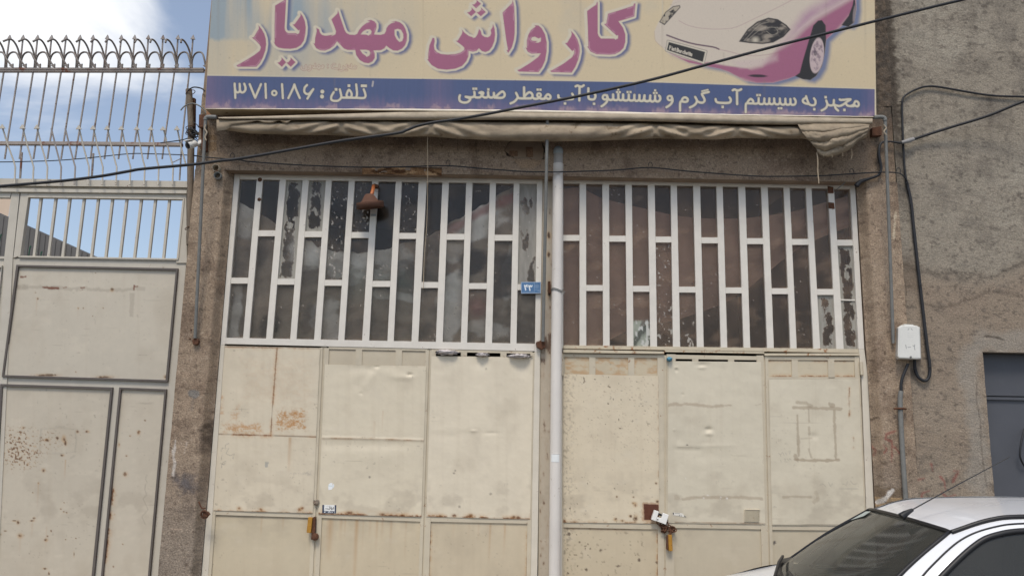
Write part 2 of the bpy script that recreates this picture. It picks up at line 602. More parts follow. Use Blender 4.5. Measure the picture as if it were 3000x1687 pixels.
def left_pil(U, V):
    C = plaster_paint(3)(U, V)
    n = fbm(U, V, 12, 12, 77, 3)
    blend(C, sstep(0.3, -1.2, sd_ell(U, V, (540, 1415), 42, 42) / 42 + 1.6 * (n - 0.5)) * 0.75, lin(84, 84, 90))
    blend(C, cover(sd_line(U, V, [(514, 1290), (508, 1330), (512, 1352), (506, 1390)], 7) + 9 * (n - .5), 3) * 0.8, lin(205, 196, 186))
    blend(C, cover(sd_line(U, V, [(547, 1295), (540, 1325)], 3) + 5 * (n - .5), 3) * 0.6, lin(205, 190, 176))
    blend(C, cover(sd_line(U, V, [(500, 1548), (534, 1550)], 2.5), 2) * 0.5, lin(190, 165, 145))
    blend(C, cover(sd_poly(U, V, [(548, 1143), (560, 1140), (585, 1145), (584, 1158), (570, 1166), (550, 1162)]) + 8 * (n - .5), 3) * 0.8, lin(126, 124, 120))
    blend(C, cover(sd_line(U, V, [(566, 1165), (562, 1200)], 8) + 8 * (n - .5), 6) * 0.4, lin(120, 112, 104))
    # broken edge against the door frame
    e = sstep(40, 6, np.abs(U - (612 + (1290 - V) * 0.083)) + 50 * (n - .5)) * sstep(1215, 1240, V) * sstep(1345, 1300, V)
    blend(C, e * 0.8, lin(72, 62, 56))
    return C
for k, me in sheet(rect_px(XL0 - .004, XL1 - .051, 0, ZL, YW), 2.8, plane_at(YW), left_pil, lambda U, V: plaster_disp(5)(U, V) - .105 * sstep(XL1 - .105, XL1 - .051, PA(U, V, YW)[..., 0] + .02 * (fbm(U, V, 30, 40, 8, 3) - .5))):
    link('plaster_face', me, M['plaster_face'], MB_l)

def right_pil(U, V):
    C = plaster_paint(13, (162, 143, 123))(U, V)
    n = fbm(U, V, 12, 12, 71, 3)
    red = lin(140, 76, 70)
    z = zz(2200, 1100, 3000, 1975)
    for st in ([(1050, 400), (980, 420), (970, 460), (1020, 470), (1020, 620)], [(905, 500), (930, 540), (925, 580)], [(960, 500), (985, 530), (965, 555)], [(1040, 520), (1075, 560)]):
        blend(C, cover(sd_line(U, V, z(st), 5) + 6 * (n - .5), 3) * 0.6, red)
    # foot of the pier: plaster gone, yellow brick and white mortar
    w = sstep(1424, 1436, V + 40 * (n - .5)) * sstep(2662, 2640, U + 20 * (n - .5))
    blend(C, w * 0.8, lin(120, 104, 86))
    for bx in ([(930, 880), (1000, 878), (1000, 905), (930, 908)], [(1010, 880), (1100, 885), (1100, 908), (1010, 905)], [(930, 925), (1060, 922), (1060, 945), (930, 950)]):
        blend(C, cover(sd_poly(U, V, z(bx)) + 3 * (n - .5), 2) * 0.85, lin(176, 150, 116))
    blend(C, cover(sd_line(U, V, z([(1025, 825), (1000, 850), (975, 885), (955, 918)]), 11) + 8 * (n - .5), 2) * 0.9, lin(214, 208, 200))
    # broken edge along the frame
    for st in ([(862, 100), (880, 150), (868, 190), (885, 230), (870, 300)], [(880, 300), (910, 320), (930, 300)], [(880, 850), (900, 870), (890, 940)]):
        blend(C, cover(sd_line(U, V, z(st), 5) + 6 * (n - .5), 3) * 0.7, lin(70, 58, 50))
    # pale drip lines and a crack beside the frame
    blend(C, cover(sd_line(U, V, [(2522, 560), (2526, 600), (2528, 650), (2522, 690), (2534, 760), (2536, 830)], 2.5) + 3 * (n - .5), 2) * 0.5, lin(196, 182, 160))
    blend(C, cover(sd_line(U, V, [(2624, 622), (2620, 668), (2618, 700)], 5) + 8 * (n - .5), 2) * 0.8, lin(205, 190, 165))
    return C
for k, me in sheet(rect_px(XR0 + .047, XR1 + .05, 0, ZL, YW), 2.8, plane_at(YW), right_pil, lambda U, V: plaster_disp(15)(U, V) - .105 * sstep(XR0 + .10, XR0 + .047, PA(U, V, YW)[..., 0] + .02 * (fbm(U, V, 30, 40, 9, 3) - .5))):
    link('plaster_face', me, M['plaster_face'], MB_r)

def lint_paint(U, V):
    C = plaster_paint(23, (154, 135, 115), lowgrey=False)(U, V)
    n = fbm(U, V, 12, 12, 171, 3)
    # spalled patch with bricks above the middle post
    z = zz(1100, 320, 1700, 2415)
    hole = sd_poly(U, V, z([(1515, 490), (1560, 400), (1620, 360), (1960, 360), (2000, 480), (1985, 590), (1900, 610), (1820, 575), (1640, 575), (1560, 545)])) + 9 * (n - .5)
    blend(C, cover(hole, 3) * 0.95, lin(44, 37, 33))
    for bx in ([(1575, 485), (1600, 475), (1680, 490), (1680, 550), (1660, 562), (1600, 555), (1572, 535)], [(1775, 440), (1862, 440), (1862, 560), (1800, 572), (1775, 550)], [(1700, 380), (1755, 380), (1752, 550), (1722, 545), (1700, 470)]):
        blend(C, cover(sd_poly(U, V, z(bx)) + 2.5 * (n - .5), 1.6) * 0.95, lin(134, 108, 88))
    blend(C, cover(sd_poly(U, V, z([(1620, 590), (1860, 590), (1975, 560), (1950, 640), (1850, 700), (1700, 690)])) + 8 * (n - .5), 5) * 0.6, lin(166, 140, 112))
    # crack and bricks at the broken left end
    z = zz(560, 320, 1160, 2415)
    for st in ([(330, 300), (345, 350), (390, 380), (400, 420), (430, 445), (560, 440)], [(300, 380), (310, 480), (330, 540)], [(180, 740), (250, 700), (300, 690)]):
        blend(C, cover(sd_line(U, V, z(st), 2.2) + 3 * (n - .5), 2) * 0.7, lin(60, 52, 46))
    for bx in ([(215, 385), (300, 385), (300, 498), (215, 498)], [(215, 300), (300, 310), (300, 372), (215, 372)], [(30, 480), (110, 490), (110, 545), (30, 540)]):
        blend(C, cover(sd_poly(U, V, z(bx)) + 3 * (n - .5), 2) * 0.7, lin(140, 116, 88))
    blend(C, sstep(0.6, 0.0, np.abs(V - 400) / 80 + 1.5 * (n - .5)) * sstep(660, 620, U) * 0.35, lin(84, 72, 62))
    # right corner rubble
    blend(C, sstep(2545, 2575, U + 30 * (n - .5)) * sstep(520, 470, V) * 0.5, lin(78, 68, 60))
    blend(C, sstep(380, 320, V) * sstep(2562, 2566, U) * np.clip(.65 + 1.4 * (n - .4), 0, .95), lin(88, 81, 74))
    return C
def lint_disp(U, V):
    d = plaster_disp(25)(U, V)
    z = zz(1100, 320, 1700, 2415)
    hole = sd_poly(U, V, z([(1530, 490), (1570, 410), (1620, 370), (1950, 370), (1985, 480), (1970, 580), (1900, 600), (1820, 570), (1640, 570)]))
    d = d - 0.03 * cover(hole, 5)
    for bx in ([(1575, 485), (1680, 480), (1680, 555), (1575, 550)], [(1775, 440), (1862, 440), (1862, 565), (1775, 560)]):
        d = d + 0.026 * cover(sd_poly(U, V, z(bx)), 3)
    return d
zt = 4.72
for a, b in LSEG:
    for k, me in sheet(rect_px(a, b, ZL, zt, YW), 2.6, plane_at(YW), lint_paint, lint_disp):
        link('plaster_face', me, M['plaster_face'], lint)
for k, me in sheet(rect_px(XR1 - .16, XR1 + .054, zt, 6.29, YW), 3.2, plane_at(YW), lint_paint, lambda U, V: .03 * (fbm(U, V, 14, 16, 9, 4) - .5)):
    link('plaster_face', me, M['plaster_face'], lint)
# between the two outer stretches the render over the door head has fallen off down to the timber
a, b = P(1060, 505, YW).x, P(1294, 509, YW).x
ztb = P(1150, 489, YW).z
for k, me in sheet(rect_px(a, b, ztb, zt, YW), 2.6, plane_at(YW), lint_paint, lint_disp):
    link('plaster_face', me, M['plaster_face'], lint)
def beam_paint(U, V):
    C = np.ones(U.shape + (3,)) * lin(150, 116, 84)
    n = fbm(U, V, 30, 9, 5, 4)
    blend(C, sstep(0.45, 0.65, n), lin(92, 66, 46))
    blend(C, sstep(0.55, 0.75, fbm(U, V, 22, 12, 8, 3)), lin(186, 152, 114))
    for x in (1103, 1127, 1199):
        blend(C, cover(sd_line(U, V, [(x, 488), (x - 2, 512)], 2), 2) * .8, lin(60, 44, 34))
    return C
for k, me in sheet(rect_px(a, b, ZL - .012, ztb, YW + .009), 2.6, plane_at(YW + .009), beam_paint, lambda U, V: 0.014 * (fbm(U, V, 24, 12, 5, 4) - .5)):
    link('timber_head', me, M['beam'] if False else M['plaster_face'], lint)
# rust brown steel stub built in at the left corner, and one at the right
mb = MB().prism([(588, 356), (601, 352), (604, 440), (590, 440)], YW - .06, .05)
mb.build('steel_stub', M['rust'], shop)
MB().prism([(2556, 374), (2582, 370), (2584, 396), (2556, 398)], YW - .06, .05).build('steel_stub', M['rust'], shop)
MB().prism([(583, 336), (600, 336), (600, 372), (582, 372)], YW - .12, .05).build('steel_stub', M['rust'], shop)
mb = MB().prism([(604, 326), (627, 329), (628, 344), (606, 344)], YW - .05, .045)
mb.build('brick_course', M['brick'], shop)

# two stubs of pipe let into the plaster at the left end
for (u, v, r, ang, lab) in ((636, 495, 11.5, 0.0, 'short open end of pipe poking out of the plaster over the left door corner'),
                            (641, 517, 11, 0.0, 'cut pipe stub with a dark mouth just below another stub at the left door corner')):
    c = P(u, v, YW)
    R_ = mx(r, YW)
    mb = MB().lathe(c + Vector((0, .02, 0)), (0.08, -1, -0.1), [(0, R_), (0.075, R_), (0.075, R_ * .82), (0.01, R_ * .82), (0.008, 0.0005)], 20)
    o = mb.build('pipe_stub', M['rustpaint'] if v < 500 else M['galv'])
    recentre(o)
    tag(o, lab, 'pipe', 'pipe stubs in the wall')

# ---------------------------------------------------------------- building on the right
YG = 6.90
XG0 = XR1 + .055
XD = P(2884, 1100, YG).x
ZD = P(2900, 1031, YG).z
right_b = thing('adjoining_building', (5.5, 8.5, 0), 'tall grey cement-rendered building to the right of the shop, with a dark steel door', 'building')
mb = MB().box((XG0, YG + .03, 0), (XD, YG + 4, 9)).box((XD, YG + .03, ZD), (9, YG + 4, 9)).box((XD + 1.3, YG + .03, 0), (9, YG + 4, ZD))
gw = mb.build('wall', mat_plain('grey_plaster', (140, 133, 122), 0.95, var=.2, vscale=4, bump=.6, bscale=40, spec=.1), right_b)
def gwall(U, V):
    C = np.ones(U.shape + (3,)) * lin(152, 143, 129)
    n = fbm(U, V, 60, 50, 31, 5)
    n2 = fbm(U, V, 170, 130, 37, 4)
    n3 = fbm(U, V, 14, 10, 33, 4)
    blend(C, sstep(0.5, 0.75, n) * 0.5, lin(118, 111, 102))
    blend(C, sstep(0.46, 0.72, n2) * 0.55, lin(172, 164, 149))
    # lower coat, browner, edge running unevenly across
    edge = 770 + 50 * np.sin((U - 2640) / 120.0) + 120 * (n2 - .5) + 60 * (n - .5)
    low = sstep(-40, 60, V - edge)
    lowc = lin(148, 130, 112) * (0.80 + 0.4 * n[..., None])
    C[:] = C * (1 - low[..., None] * .6) + lowc * low[..., None] * .6
    e2 = np.abs(V - (870 + 22 * np.sin(U / 60.0) + 50 * (n - .5)))
    blend(C, sstep(9, 0, e2 + 14 * (n3 - .4)) * sstep(2660, 2720, U) * 0.55, lin(86, 76, 68))
    blend(C, sstep(14, 0, np.abs(V - edge) + 24 * (n3 - .4)) * 0.5, lin(92, 84, 76))
    tr = fbm(U + .35 * V, V - .2 * U, 90, 9, 53, 3)
    blend(C, sstep(.58, .8, tr) * .35, lin(112, 104, 95))
    for x0, v0, l_, w_ in ((2700, 270, 260, 10), (2760, 262, 180, 8), (2900, 285, 300, 14), (2650, 430, 200, 8), (2830, 365, 240, 12), (2960, 300, 200, 9), (2740, 30, 180, 14), (2850, 10, 220, 18)):
        mk = np.clip(1 - np.abs(U - x0 - 8 * (n3 - .5)) / w_, 0, 1) * sstep(v0, v0 + 12, V) * np.clip(1 - (V - v0) / l_, 0, 1)
        blend(C, mk * .38 * (.5 + n), lin(92, 84, 77))
    # pits
    blend(C, sstep(0.66, 0.80, n3) * 0.6, lin(84, 77, 71))
    blend(C, sstep(0.68, 0.8, fbm(U, V, 22, 12, 41, 3)) * 0.55, lin(96, 89, 82))
    blend(C, sstep(0.6, 0.85, fbm(U, V, 30, 20, 47, 3)) * sstep(0.45, .6, n2) * 0.5, lin(104, 96, 88))
    # rough joint against the shop
    jx = 2590 + V * 0.0745
    blend(C, sstep(26, 4, np.abs(U - jx - 6) + 34 * (n3 - .5)) * sstep(700, 350, V) * 0.85, lin(70, 62, 55))
    blend(C, sstep(40, 8, np.abs(U - jx - 16) + 40 * (n3 - .5)) * sstep(720, 780, V) * sstep(870, 820, V) * 0.5, lin(96, 82, 70))
    blend(C, cover(sd_line(U, V, [(2650, 810), (2655, 860), (2652, 930), (2660, 1000)], 2.2) + 3 * (n3 - .5), 2) * .7, lin(74, 64, 56))
    blend(C, cover(sd_line(U, V, [(2668, 1130), (2672, 1200), (2680, 1290), (2684, 1400), (2682, 1480)], 3.5) + 5 * (n3 - .5), 3) * .7, lin(74, 64, 56))
    # lighter cement round the door opening
    d = sd_line(U, V, [(3010, 1000), (2870, 1005), (2838, 1060), (2845, 1180), (2860, 1300), (2880, 1480)], 58)
    blend(C, sstep(16, -22, d + 60 * (n - .5)) * 0.55, lin(158, 152, 142))
    blend(C, cover(sd_line(U, V, [(2862, 1120), (2860, 1170), (2872, 1230), (2878, 1340), (2890, 1420)], 3) + 4 * (n3 - .5), 3) * .6, lin(80, 70, 62))
    blend(C, cover(sd_line(U, V, [(2886, 984), (2920, 988), (2942, 996)], 5) + 6 * (n3 - .5), 3) * .7, lin(72, 64, 58))
    red = lin(144, 80, 74)
    z = zz(2200, 1100, 3000, 1975)
    for st in ([(1190, 760), (1255, 742)], [(1305, 640), (1315, 690)], [(1370, 730), (1400, 760), (1410, 830)], [(1470, 690), (1500, 690), (1460, 770)], [(1290, 830), (1240, 850), (1235, 900)], [(1380, 840), (1420, 880), (1480, 860)]):
        blend(C, cover(sd_line(U, V, z(st), 6) + 8 * (n3 - .5), 4) * 0.6, red)
    return C
def gdisp(U, V):
    n2 = fbm(U, V, 170, 130, 37, 4); n = fbm(U, V, 60, 50, 31, 5)
    edge = 770 + 50 * np.sin((U - 2640) / 120.0) + 120 * (n2 - .5) + 60 * (n - .5)
    return 0.008 * (fbm(U, V, 40, 32, 33, 5) - .5) + .012 * (n - .5) + 0.006 * sstep(20, -20, V - edge)
for q in (rect_px(XG0, XD, 0, 6.4, YG), rect_px(XD, 5.2, ZD, 6.4, YG)):
    for k, me in sheet(q, 3.4, plane_at(YG), gwall, gdisp):
        link('render_coat', me, M['grey_face'], gw)
M['steel_door'] = mat_plain('slate_steel', (84, 86, 92), 0.5, var=.10, vscale=3)
mb = MB().box((XD + .004, YG + .12, 0.05), (XD + 1.28, YG + .16, ZD - .004))
sd_ = mb.build('steel_door', M['steel_door'], right_b)
for hz in (.45, 1.5, 2.2):
    MB().tube([(XD + .012, YG + .105, hz), (XD + .012, YG + .105, hz + .12)], .013, 10).build('hinge', M['steel_door'], sd_)
z1 = P(2930, 1152, YG + .1).z
MB().box((XD + .006, YG + .095, z1 - .02), (XD + 1.27, YG + .119, z1 + .028)).box((XD + .006, YG + .10, z1 - .055), (XD + 1.27, YG + .119, z1 - .032)).build('transom_bar', M['steel_door'], sd_)
hp = [(3001, 1255), (2993, 1290), (2988, 1325), (2991, 1345), (3003, 1368)]
cable(hp, [YG + .1, YG + .06, YG + .05, YG + .06, YG + .1], 5).build('handle', M['black_rubber'], sd_)

# ---------------------------------------------------------------- the two cream folding doors
YD = 7.0
CREAM = (215, 206, 187)
M['cream'] = mat_plain('cream_gloss_paint', (214, 206, 190), 0.5, var=.07, vscale=7, rust=0.04, rscale=22, bump=.05, bscale=30)
M['cream_low'] = mat_plain('cream_paint_weathered', (200, 189, 167), 0.55, var=.09, vscale=7, rust=0.10, rscale=16, bump=.08, bscale=30, rust_rgb=(140, 92, 52))
M['window_paint'] = mat_plain('off_white_paint', (222, 216, 205), 0.5, var=.06, vscale=9, rust=0.015, rscale=24, bump=.05, bscale=30)
M['sheet'] = mat_attr('painted_sheet_steel', 0.48, bump=.06, bscale=22, bdist=.004, var=.03, vscale=14)
M['pane'] = mat_pane('dusty_glass')
RUST_O = lin(156, 98, 48)
RUST_D = lin(84, 54, 34)
VB = 1879
def ln(p, q):
    return lambda v: p[0] + (q[0] - p[0]) * (v - p[1]) / (q[1] - p[1])
def lv(p, q):
    return lambda u: p[1] + (q[1] - p[1]) * (u - p[0]) / (q[0] - p[0])

def base_paint(U, V, seed, base=CREAM, speck=0.3):
    C = np.ones(U.shape + (3,)) * lin(*base)
    n = fbm(U, V, 150, 190, seed, 4)
    C *= (0.93 + 0.13 * n)[..., None]
    g = fbm(U, V, 60, 80, seed + 7, 4)
    blend(C, sstep(0.52, 0.82, g) * 0.22, lin(168, 156, 138))
    g = fbm(U, V, 44, 22, seed + 17, 4)
    blend(C, sstep(0.60, 0.85, g) * 0.22, lin(214, 206, 190))
    st = fbm(U, V, 11, 420, seed + 5, 4)
    blend(C, sstep(0.54, 0.82, st) * 0.07, lin(166, 148, 122))
    # grime where hands push, and a blotchy darker tone low down
    blend(C, sstep(150, 0, np.abs(V - 1480)) * sstep(.46, .7, fbm(U, V, 46, 34, seed + 23, 4)) * .22, lin(132, 120, 106))
    blend(C, sstep(1560, 1860, V) * (.12 + .3 * sstep(.4, .7, n)), lin(146, 132, 112))
    s = fbm(U, V, 6.5, 6.5, seed + 11, 2)
    s2 = fbm(U, V, 130, 110, seed + 12, 3)
    blend(C, sstep(0.80, 0.88, s) * sstep(0.42, 0.62, s2) * speck, lin(92, 76, 62))
    C *= np.array([1.0, .978, .94])
    # hair scratches
    sc = fbm(U + 2.2 * V, V, 160, 3.2, seed + 29, 2)
    blend(C, sstep(.84, .92, sc) * sstep(.5, .65, s2) * .25, lin(128, 114, 98))
    return C
def rust_line(C, U, V, pts, w, amt, seed=1, run=60):
    """rust along a seam: orange bloom, thin broken dark core, short runs below"""
    n = fbm(U, V, 4, 4, seed, 4)
    gate = sstep(0.30, 0.60, fbm(U, V, run, run * .7, seed + 3, 3))
    sd = sd_line(U, V, pts, 0.6, pad=34)
    blend(C, np.exp(-(np.maximum(sd, 0) / (w * 1.1)) ** 2) * gate * np.clip(.25 + 1.3 * (n - .3), 0, 1) * amt * .78, lin(186, 136, 80))
    blend(C, cover(sd - w * 0.75 * gate * (n - 0.2), 2.5) * amt * (0.25 + .6 * gate), lin(150, 96, 52))
    blend(C, cover(sd - w * 0.36 * gate * (n - 0.15), 1.8) * amt * (0.2 + .75 * gate), lin(92, 60, 42))
def seam(C, U, V, pts, w=1.8, amt=.7, col=(84, 70, 58)):
    n = fbm(U, V, 24, 24, 55, 2)
    blend(C, cover(sd_line(U, V, pts, w), 1.6) * amt * (0.45 + .55 * sstep(.3, .6, n)), lin(*col))
def drips(C, U, V, specs, seed=4):
    n = fbm(U, V, 9, 60, seed, 2)
    for x0, v0, ln_, w, amt in specs:
        xx = x0 - (V - v0) * 0.045 * (1 if x0 < 1500 else 0)
        mk = np.clip(1 - np.abs(U - xx) / w, 0, 1) * sstep(v0 - 2, v0 + 3, V) * np.clip(1 - (V - v0) / ln_, 0, 1) ** .8
        blend(C, np.clip(mk * (0.4 + 1.1 * n), 0, 1) * amt, lin(174, 128, 78))
def patch(C, U, V, poly, seed, amt, col=None, edge=14, sc=9):
    n = .5 * fbm(U, V, 3.5, 3.5, seed, 3) + .5 * fbm(U, V, 16, 5, seed + 2, 4)
    sd = sd_poly(U, V, poly, pad=30)
    blend(C, sstep(0.44, 0.80, n + 0.14 * np.clip(-sd / edge, -1, 1)) * cover(sd, edge) * amt, lin(188, 132, 74) if col is None else col)
def blob(C, U, V, c, rx, ry, col, amt, seed=8, rag=.7, ang=0):
    n = fbm(U, V, 6, 6, seed, 3)
    k = sd_ell(U, V, c, rx, ry, ang) / min(rx, ry)
    if col[0] > col[2] + 30:      # rust spots bleed an orange halo
        col = (col[0] * .88, col[1] * .86, col[2] * .68)
        blend(C, np.clip(1 - np.maximum(k, 0) / 1.4, 0, 1) ** 2 * np.clip(.3 + 1.2 * (n - .25), 0, 1) * amt * .55, lin(178, 134, 78))
    blend(C, cover(k + .25 + rag * 2 * (n - .5), .5) * amt, lin(*col))

def dent(U, V, c, rx, ry, d):
    q = ((U - c[0]) / rx) ** 2 + ((V - c[1]) / ry) ** 2
    return d * np.exp(-q)
def crease(U, V, a, b, w, d):
    x = np.sqrt(seg_d2(U, V, a, b))
    return d * np.exp(-(x / w) ** 2)

class Leaf:
    pass
def make_leaf(door, left, right, top, seam_v, rail_v, paint_up, paint_lo, disp_up, sheet_top=None, core_top=None, bars=(), infill=None, sheet_in=(6, 6), low_in=(16, 12)):
    """left/right: x(v); top, seam_v, rail_v: v(u)"""
    def corner(xf, vf, it=3):
        v = vf(xf(1300))
        for _ in range(it):
            v = vf(xf(v))
        return (xf(v), v)
    TL, TR = corner(left, top), corner(right, top)
    BL, BR = (left(VB), VB), (right(VB), VB)
    ct = core_top or top
    cTL, cTR = corner(left, ct), corner(right, ct)
    mb = MB().prism([cTL, cTR, BR, BL], YD + .016, .03)
    # raised tube frame: stiles, middle rail, bottom rail, top bars
    def strip(x0, x1, v0f, v1f, Y=YD, d=.015):
        a = corner(x0, v0f); b = corner(x1, v0f); c = corner(x1, v1f); e = corner(x0, v1f)
        mb.prism([a, b, c, e], Y, d)
    vb = lambda u: VB
    li, ri = low_in
    strip(left, lambda v: left(v) + li, top, vb)
    strip(lambda v: right(v) - ri, right, top, vb)
    strip(lambda v: left(v) + li + .3, lambda v: right(v) - ri - .3, seam_v, rail_v, YD + .002, .013)
    strip(lambda v: left(v) + li + .3, lambda v: right(v) - ri - .3, lambda u: VB - 22, vb, YD + .002, .013)
    for q in bars:
        mb.prism(q, YD + .003, .012)
    leaf = mb.build('leaf', M['cream_low'], door)
    st = sheet_top or top
    L2 = lambda v: left(v) + sheet_in[0]
    R2 = lambda v: right(v) - sheet_in[1]
    q = [corner(L2, lambda u: st(u) + 1), corner(R2, lambda u: st(u) + 1), corner(R2, lambda u: seam_v(u) + 1.5), corner(L2, lambda u: seam_v(u) + 1.5)]
    can = lambda U, V: disp_up(U, V) + .007 * (fbm(U, V, 110, 150, int(left(1300)) % 97, 3) - .5) + .0022 * (fbm(U, V, 26, 20, int(left(1300)) % 89, 3) - .5)
    for k, me in sheet(q, 2.3, plane_at(YD - .006), paint_up, can):
        link('sheet_panel', me, M['sheet'], leaf)
    L3 = lambda v: left(v) + li - .5
    R3 = lambda v: right(v) - ri + .5
    q = [corner(L3, rail_v), corner(R3, rail_v), (R3(VB), VB - 20), (L3(VB), VB - 20)]
    for k, me in sheet(q, 2.6, plane_at(YD + .013), paint_lo, lambda U, V: .002 * (fbm(U, V, 120, 90, 3, 3) - .5)):
        link('lower_panel', me, M['sheet'], leaf)
    if infill:
        for k, me in sheet(infill[0], 2.3, plane_at(YD + .012), infill[1]):
            link('top_infill', me, M['sheet'], leaf)
    return leaf

# ---- left door
LT = [(703, 752.5), (770, 820), (838, 887), (905, 955), (972, 1022), (1039.5, 1090.5), (1108.5, 1159.5), (1177, 1226.7), (1250, 1296), (1315, 1366), (1384.5, 1435.4), (1453, 1505), (1522, 1573)]
LB = [(662, 712), (729.7, 779.4), (798, 850), (867.7, 920), (939, 990.5), (1008.5, 1061), (1081, 1135), (1153, 1205.5), (1225, 1277), (1296.6, 1350), (1368, 1421), (1441.5, 1495), (1513, 1567)]
RT = [(1650, 1698), (1717, 1765), (1784, 1832), (1851, 1898), (1918, 1965), (1983, 2031), (2051, 2099), (2117, 2163), (2183, 2230), (2249, 2296), (2313, 2361), (2377, 2426), (2443, 2490.5)]
RB = [(1649, 1698), (1717.5, 1767), (1786, 1837), (1856, 1905.6), (1925, 1972), (1992.6, 2042), (2061.6, 2112), (2130.6, 2179), (2198, 2248), (2267, 2316), (2334, 2383.5), (2403, 2450.5), (2472, 2515)]
Lpt = lv((703, 525), (1573, 538)); Lpb = lv((662, 988.6), (1567, 1006.5))
Rpt = lv((1650, 536.6), (2490, 553)); Rpb = lv((1649, 1010.5), (2515, 1022))

def pane_paint(kind, seed, quad):
    left_side = quad[0][0] < 1600
    (x0, y0), (x1, y1) = quad[0], quad[2]
    def f(U, V):
        # straighten: p across 0..1, q down 0..1
        wl = quad[0][0] + (quad[3][0] - quad[0][0]) * (V - y0) / (y1 - y0)
        wr = quad[1][0] + (quad[2][0] - quad[1][0]) * (V - y0) / (y1 - y0)
        p = (U - wl) / (wr - wl)
        q = (V - y0) / (y1 - y0)
        n = fbm(U, V, 40, 70, seed, 4)
        n2 = fbm(U, V, 10, 14, seed + 5, 4)
        C = np.ones(U.shape + (4,))
        C[..., :3] = lin(158, 142, 126) if left_side else lin(160, 136, 116)
        A = (.09 if left_side else .17) + 0.20 * (n - .5) + .05 * (n2 - .5)
        tint = 0.9 + .25 * (((seed * 7919) % 97) / 97 - .5)
        C[..., :3] *= tint
        edge = np.minimum(np.minimum(p, 1 - p) * 50, np.minimum(q, 1 - q) * (y1 - y0))
        hz = fbm(U + .6 * V, V, 60, 34, seed + 71, 4)
        A = A + (.10 if left_side else .20) * sstep(.52, .78, hz)
        # runs of grime at the head, dust along the bottom bead
        A = A + 0.20 * sstep(60, 0, V - y0) * fbm(U, V, 7, 60, seed + 2, 2)
        A = A + 0.45 * sstep(6, 0, y1 - V) * sstep(.35, .6, n2)
        sp = fbm(U, V, 4, 5, seed + 21, 2)
        sm = sstep(0.80, 0.88, sp) * sstep(.45, .6, n) * 0.8
        col = np.array(C[..., :3])
        if kind == 'peel':
            m = sstep(0.50, 0.56, .72 * fbm(U, V, 16, 26, seed + 31, 4) + .28 * fbm(U, V, 5, 7, seed + 35, 3) + 0.30 * (1 - sstep(0, 15, edge)) - 0.13 * sstep(4, 20, edge) + .05)
            lines = fbm(U, V, 5, 60, seed + 33, 3)
            pc = lin(170, 166, 156) * (0.66 + 0.5 * lines[..., None])
            col = col * (1 - m[..., None]) + pc * m[..., None]
            A = np.maximum(A, m * .85)
        elif kind == 'paint':
            m = sstep(0.38, 0.46, fbm(U, V, 20, 40, seed + 31, 4) + 0.2 * (1 - sstep(0, 18, edge)))
            lines = fbm(U, V, 7, 30, seed + 33, 3)
            pc = lin(158, 154, 146) * (0.7 + 0.5 * lines[..., None])
            col = col * (1 - m[..., None]) + pc * m[..., None]
            A = np.maximum(A, m * .9)
        elif kind == 'bag':
            k = fbm(U + 0.35 * (V - y0), V, 14, 60, seed + 41, 3)
            low = sstep(.48, .56, q)
            pc = lin(150, 154, 142) * (0.55 + .8 * k[..., None])
            col = col * (1 - low[..., None]) + pc * low[..., None]
            A = np.maximum(A, low * (.45 + .5 * sstep(.35, .6, k)) * sstep(1.02, .6, p * .9))
            fl = low * sstep(.55, .62, fbm(U, V, 8, 16, seed + 43, 3) + .2 * sstep(.4, .8, p) - .1)
            blend(col, fl, lin(196, 196, 190)); A = np.maximum(A, fl * .95)
        elif kind == 'flakes':
            m = sstep(.72, .78, fbm(U, V, 7, 9, seed + 51, 3) + .08 * sstep(.4, .75, q) * sstep(.2, .8, p))
            blend(col, m, lin(176, 172, 164)); A = np.maximum(A, m * .85)
        blend(col, sm, lin(190, 186, 178)); A = np.maximum(A, sm)
        # putty along the beads
        pt = sstep(3.0, 0.5, edge) * sstep(.45, .6, fbm(U, V, 9, 22, seed + 61, 2)) * .8
        blend(col, pt, lin(178, 172, 160)); A = np.maximum(A, pt)
        C[..., :3] = col
        C[..., 3] = np.clip(A, 0, 1)
        return C
    return f

def windows(door, T, B, pt, pb, tr_odd, tr_even, kinds, extra=None):
    n = len(T)
    mb = MB()
    X = lambda i, side, v: T[i][side] + (B[i][side] - T[i][side]) * (v - pt(T[i][side])) / (pb(B[i][side]) - pt(T[i][side]))
    for i in range(n - 1):
        a, b = T[i][1], T[i + 1][0]
        c, d = B[i + 1][0], B[i][1]
        mb.prism([(a, pt(a) - 2), (b, pt(b) - 2), (c, pb(c) + 2), (d, pb(d) + 2)], YD, .045)
    H = 17
    for i in range(n):
        vc = (tr_odd if i % 2 == 0 else tr_even)(0.5 * (T[i][0] + T[i][1]))
        for (v0, v1) in ((vc - H / 2, vc + H / 2),):
            mb.prism([(X(i, 0, v0) + .3, v0), (X(i, 1, v0) - .3, v0), (X(i, 1, v1) - .3, v1), (X(i, 0, v1) + .3, v1)], YD + .002, .04)
        cells = [(pt(T[i][0]) - 1, vc - H / 2 + 1, 0), (vc + H / 2 - 1, pb(B[i][0]) + 1, 1)]
        for v0, v1, k in cells:
            q = [(X(i, 0, v0) - 1, v0), (X(i, 1, v0) + 1, v0 + .8), (X(i, 1, v1) + 1, v1 + .8), (X(i, 0, v1) - 1, v1)]
            kd = kinds.get((i, k), 'dust')
            for kk, me in sheet(q, 2.4 if kd != 'dust' else 3.2, plane_at(YD + .022), pane_paint(kd, 100 + i * 7 + k * 3 + int(T[0][0]), q)):
                link('window_pane', me, M['pane'], door)
    if extra:
        extra(mb)
    return mb.build('window_lattice', M['window_paint'], door)

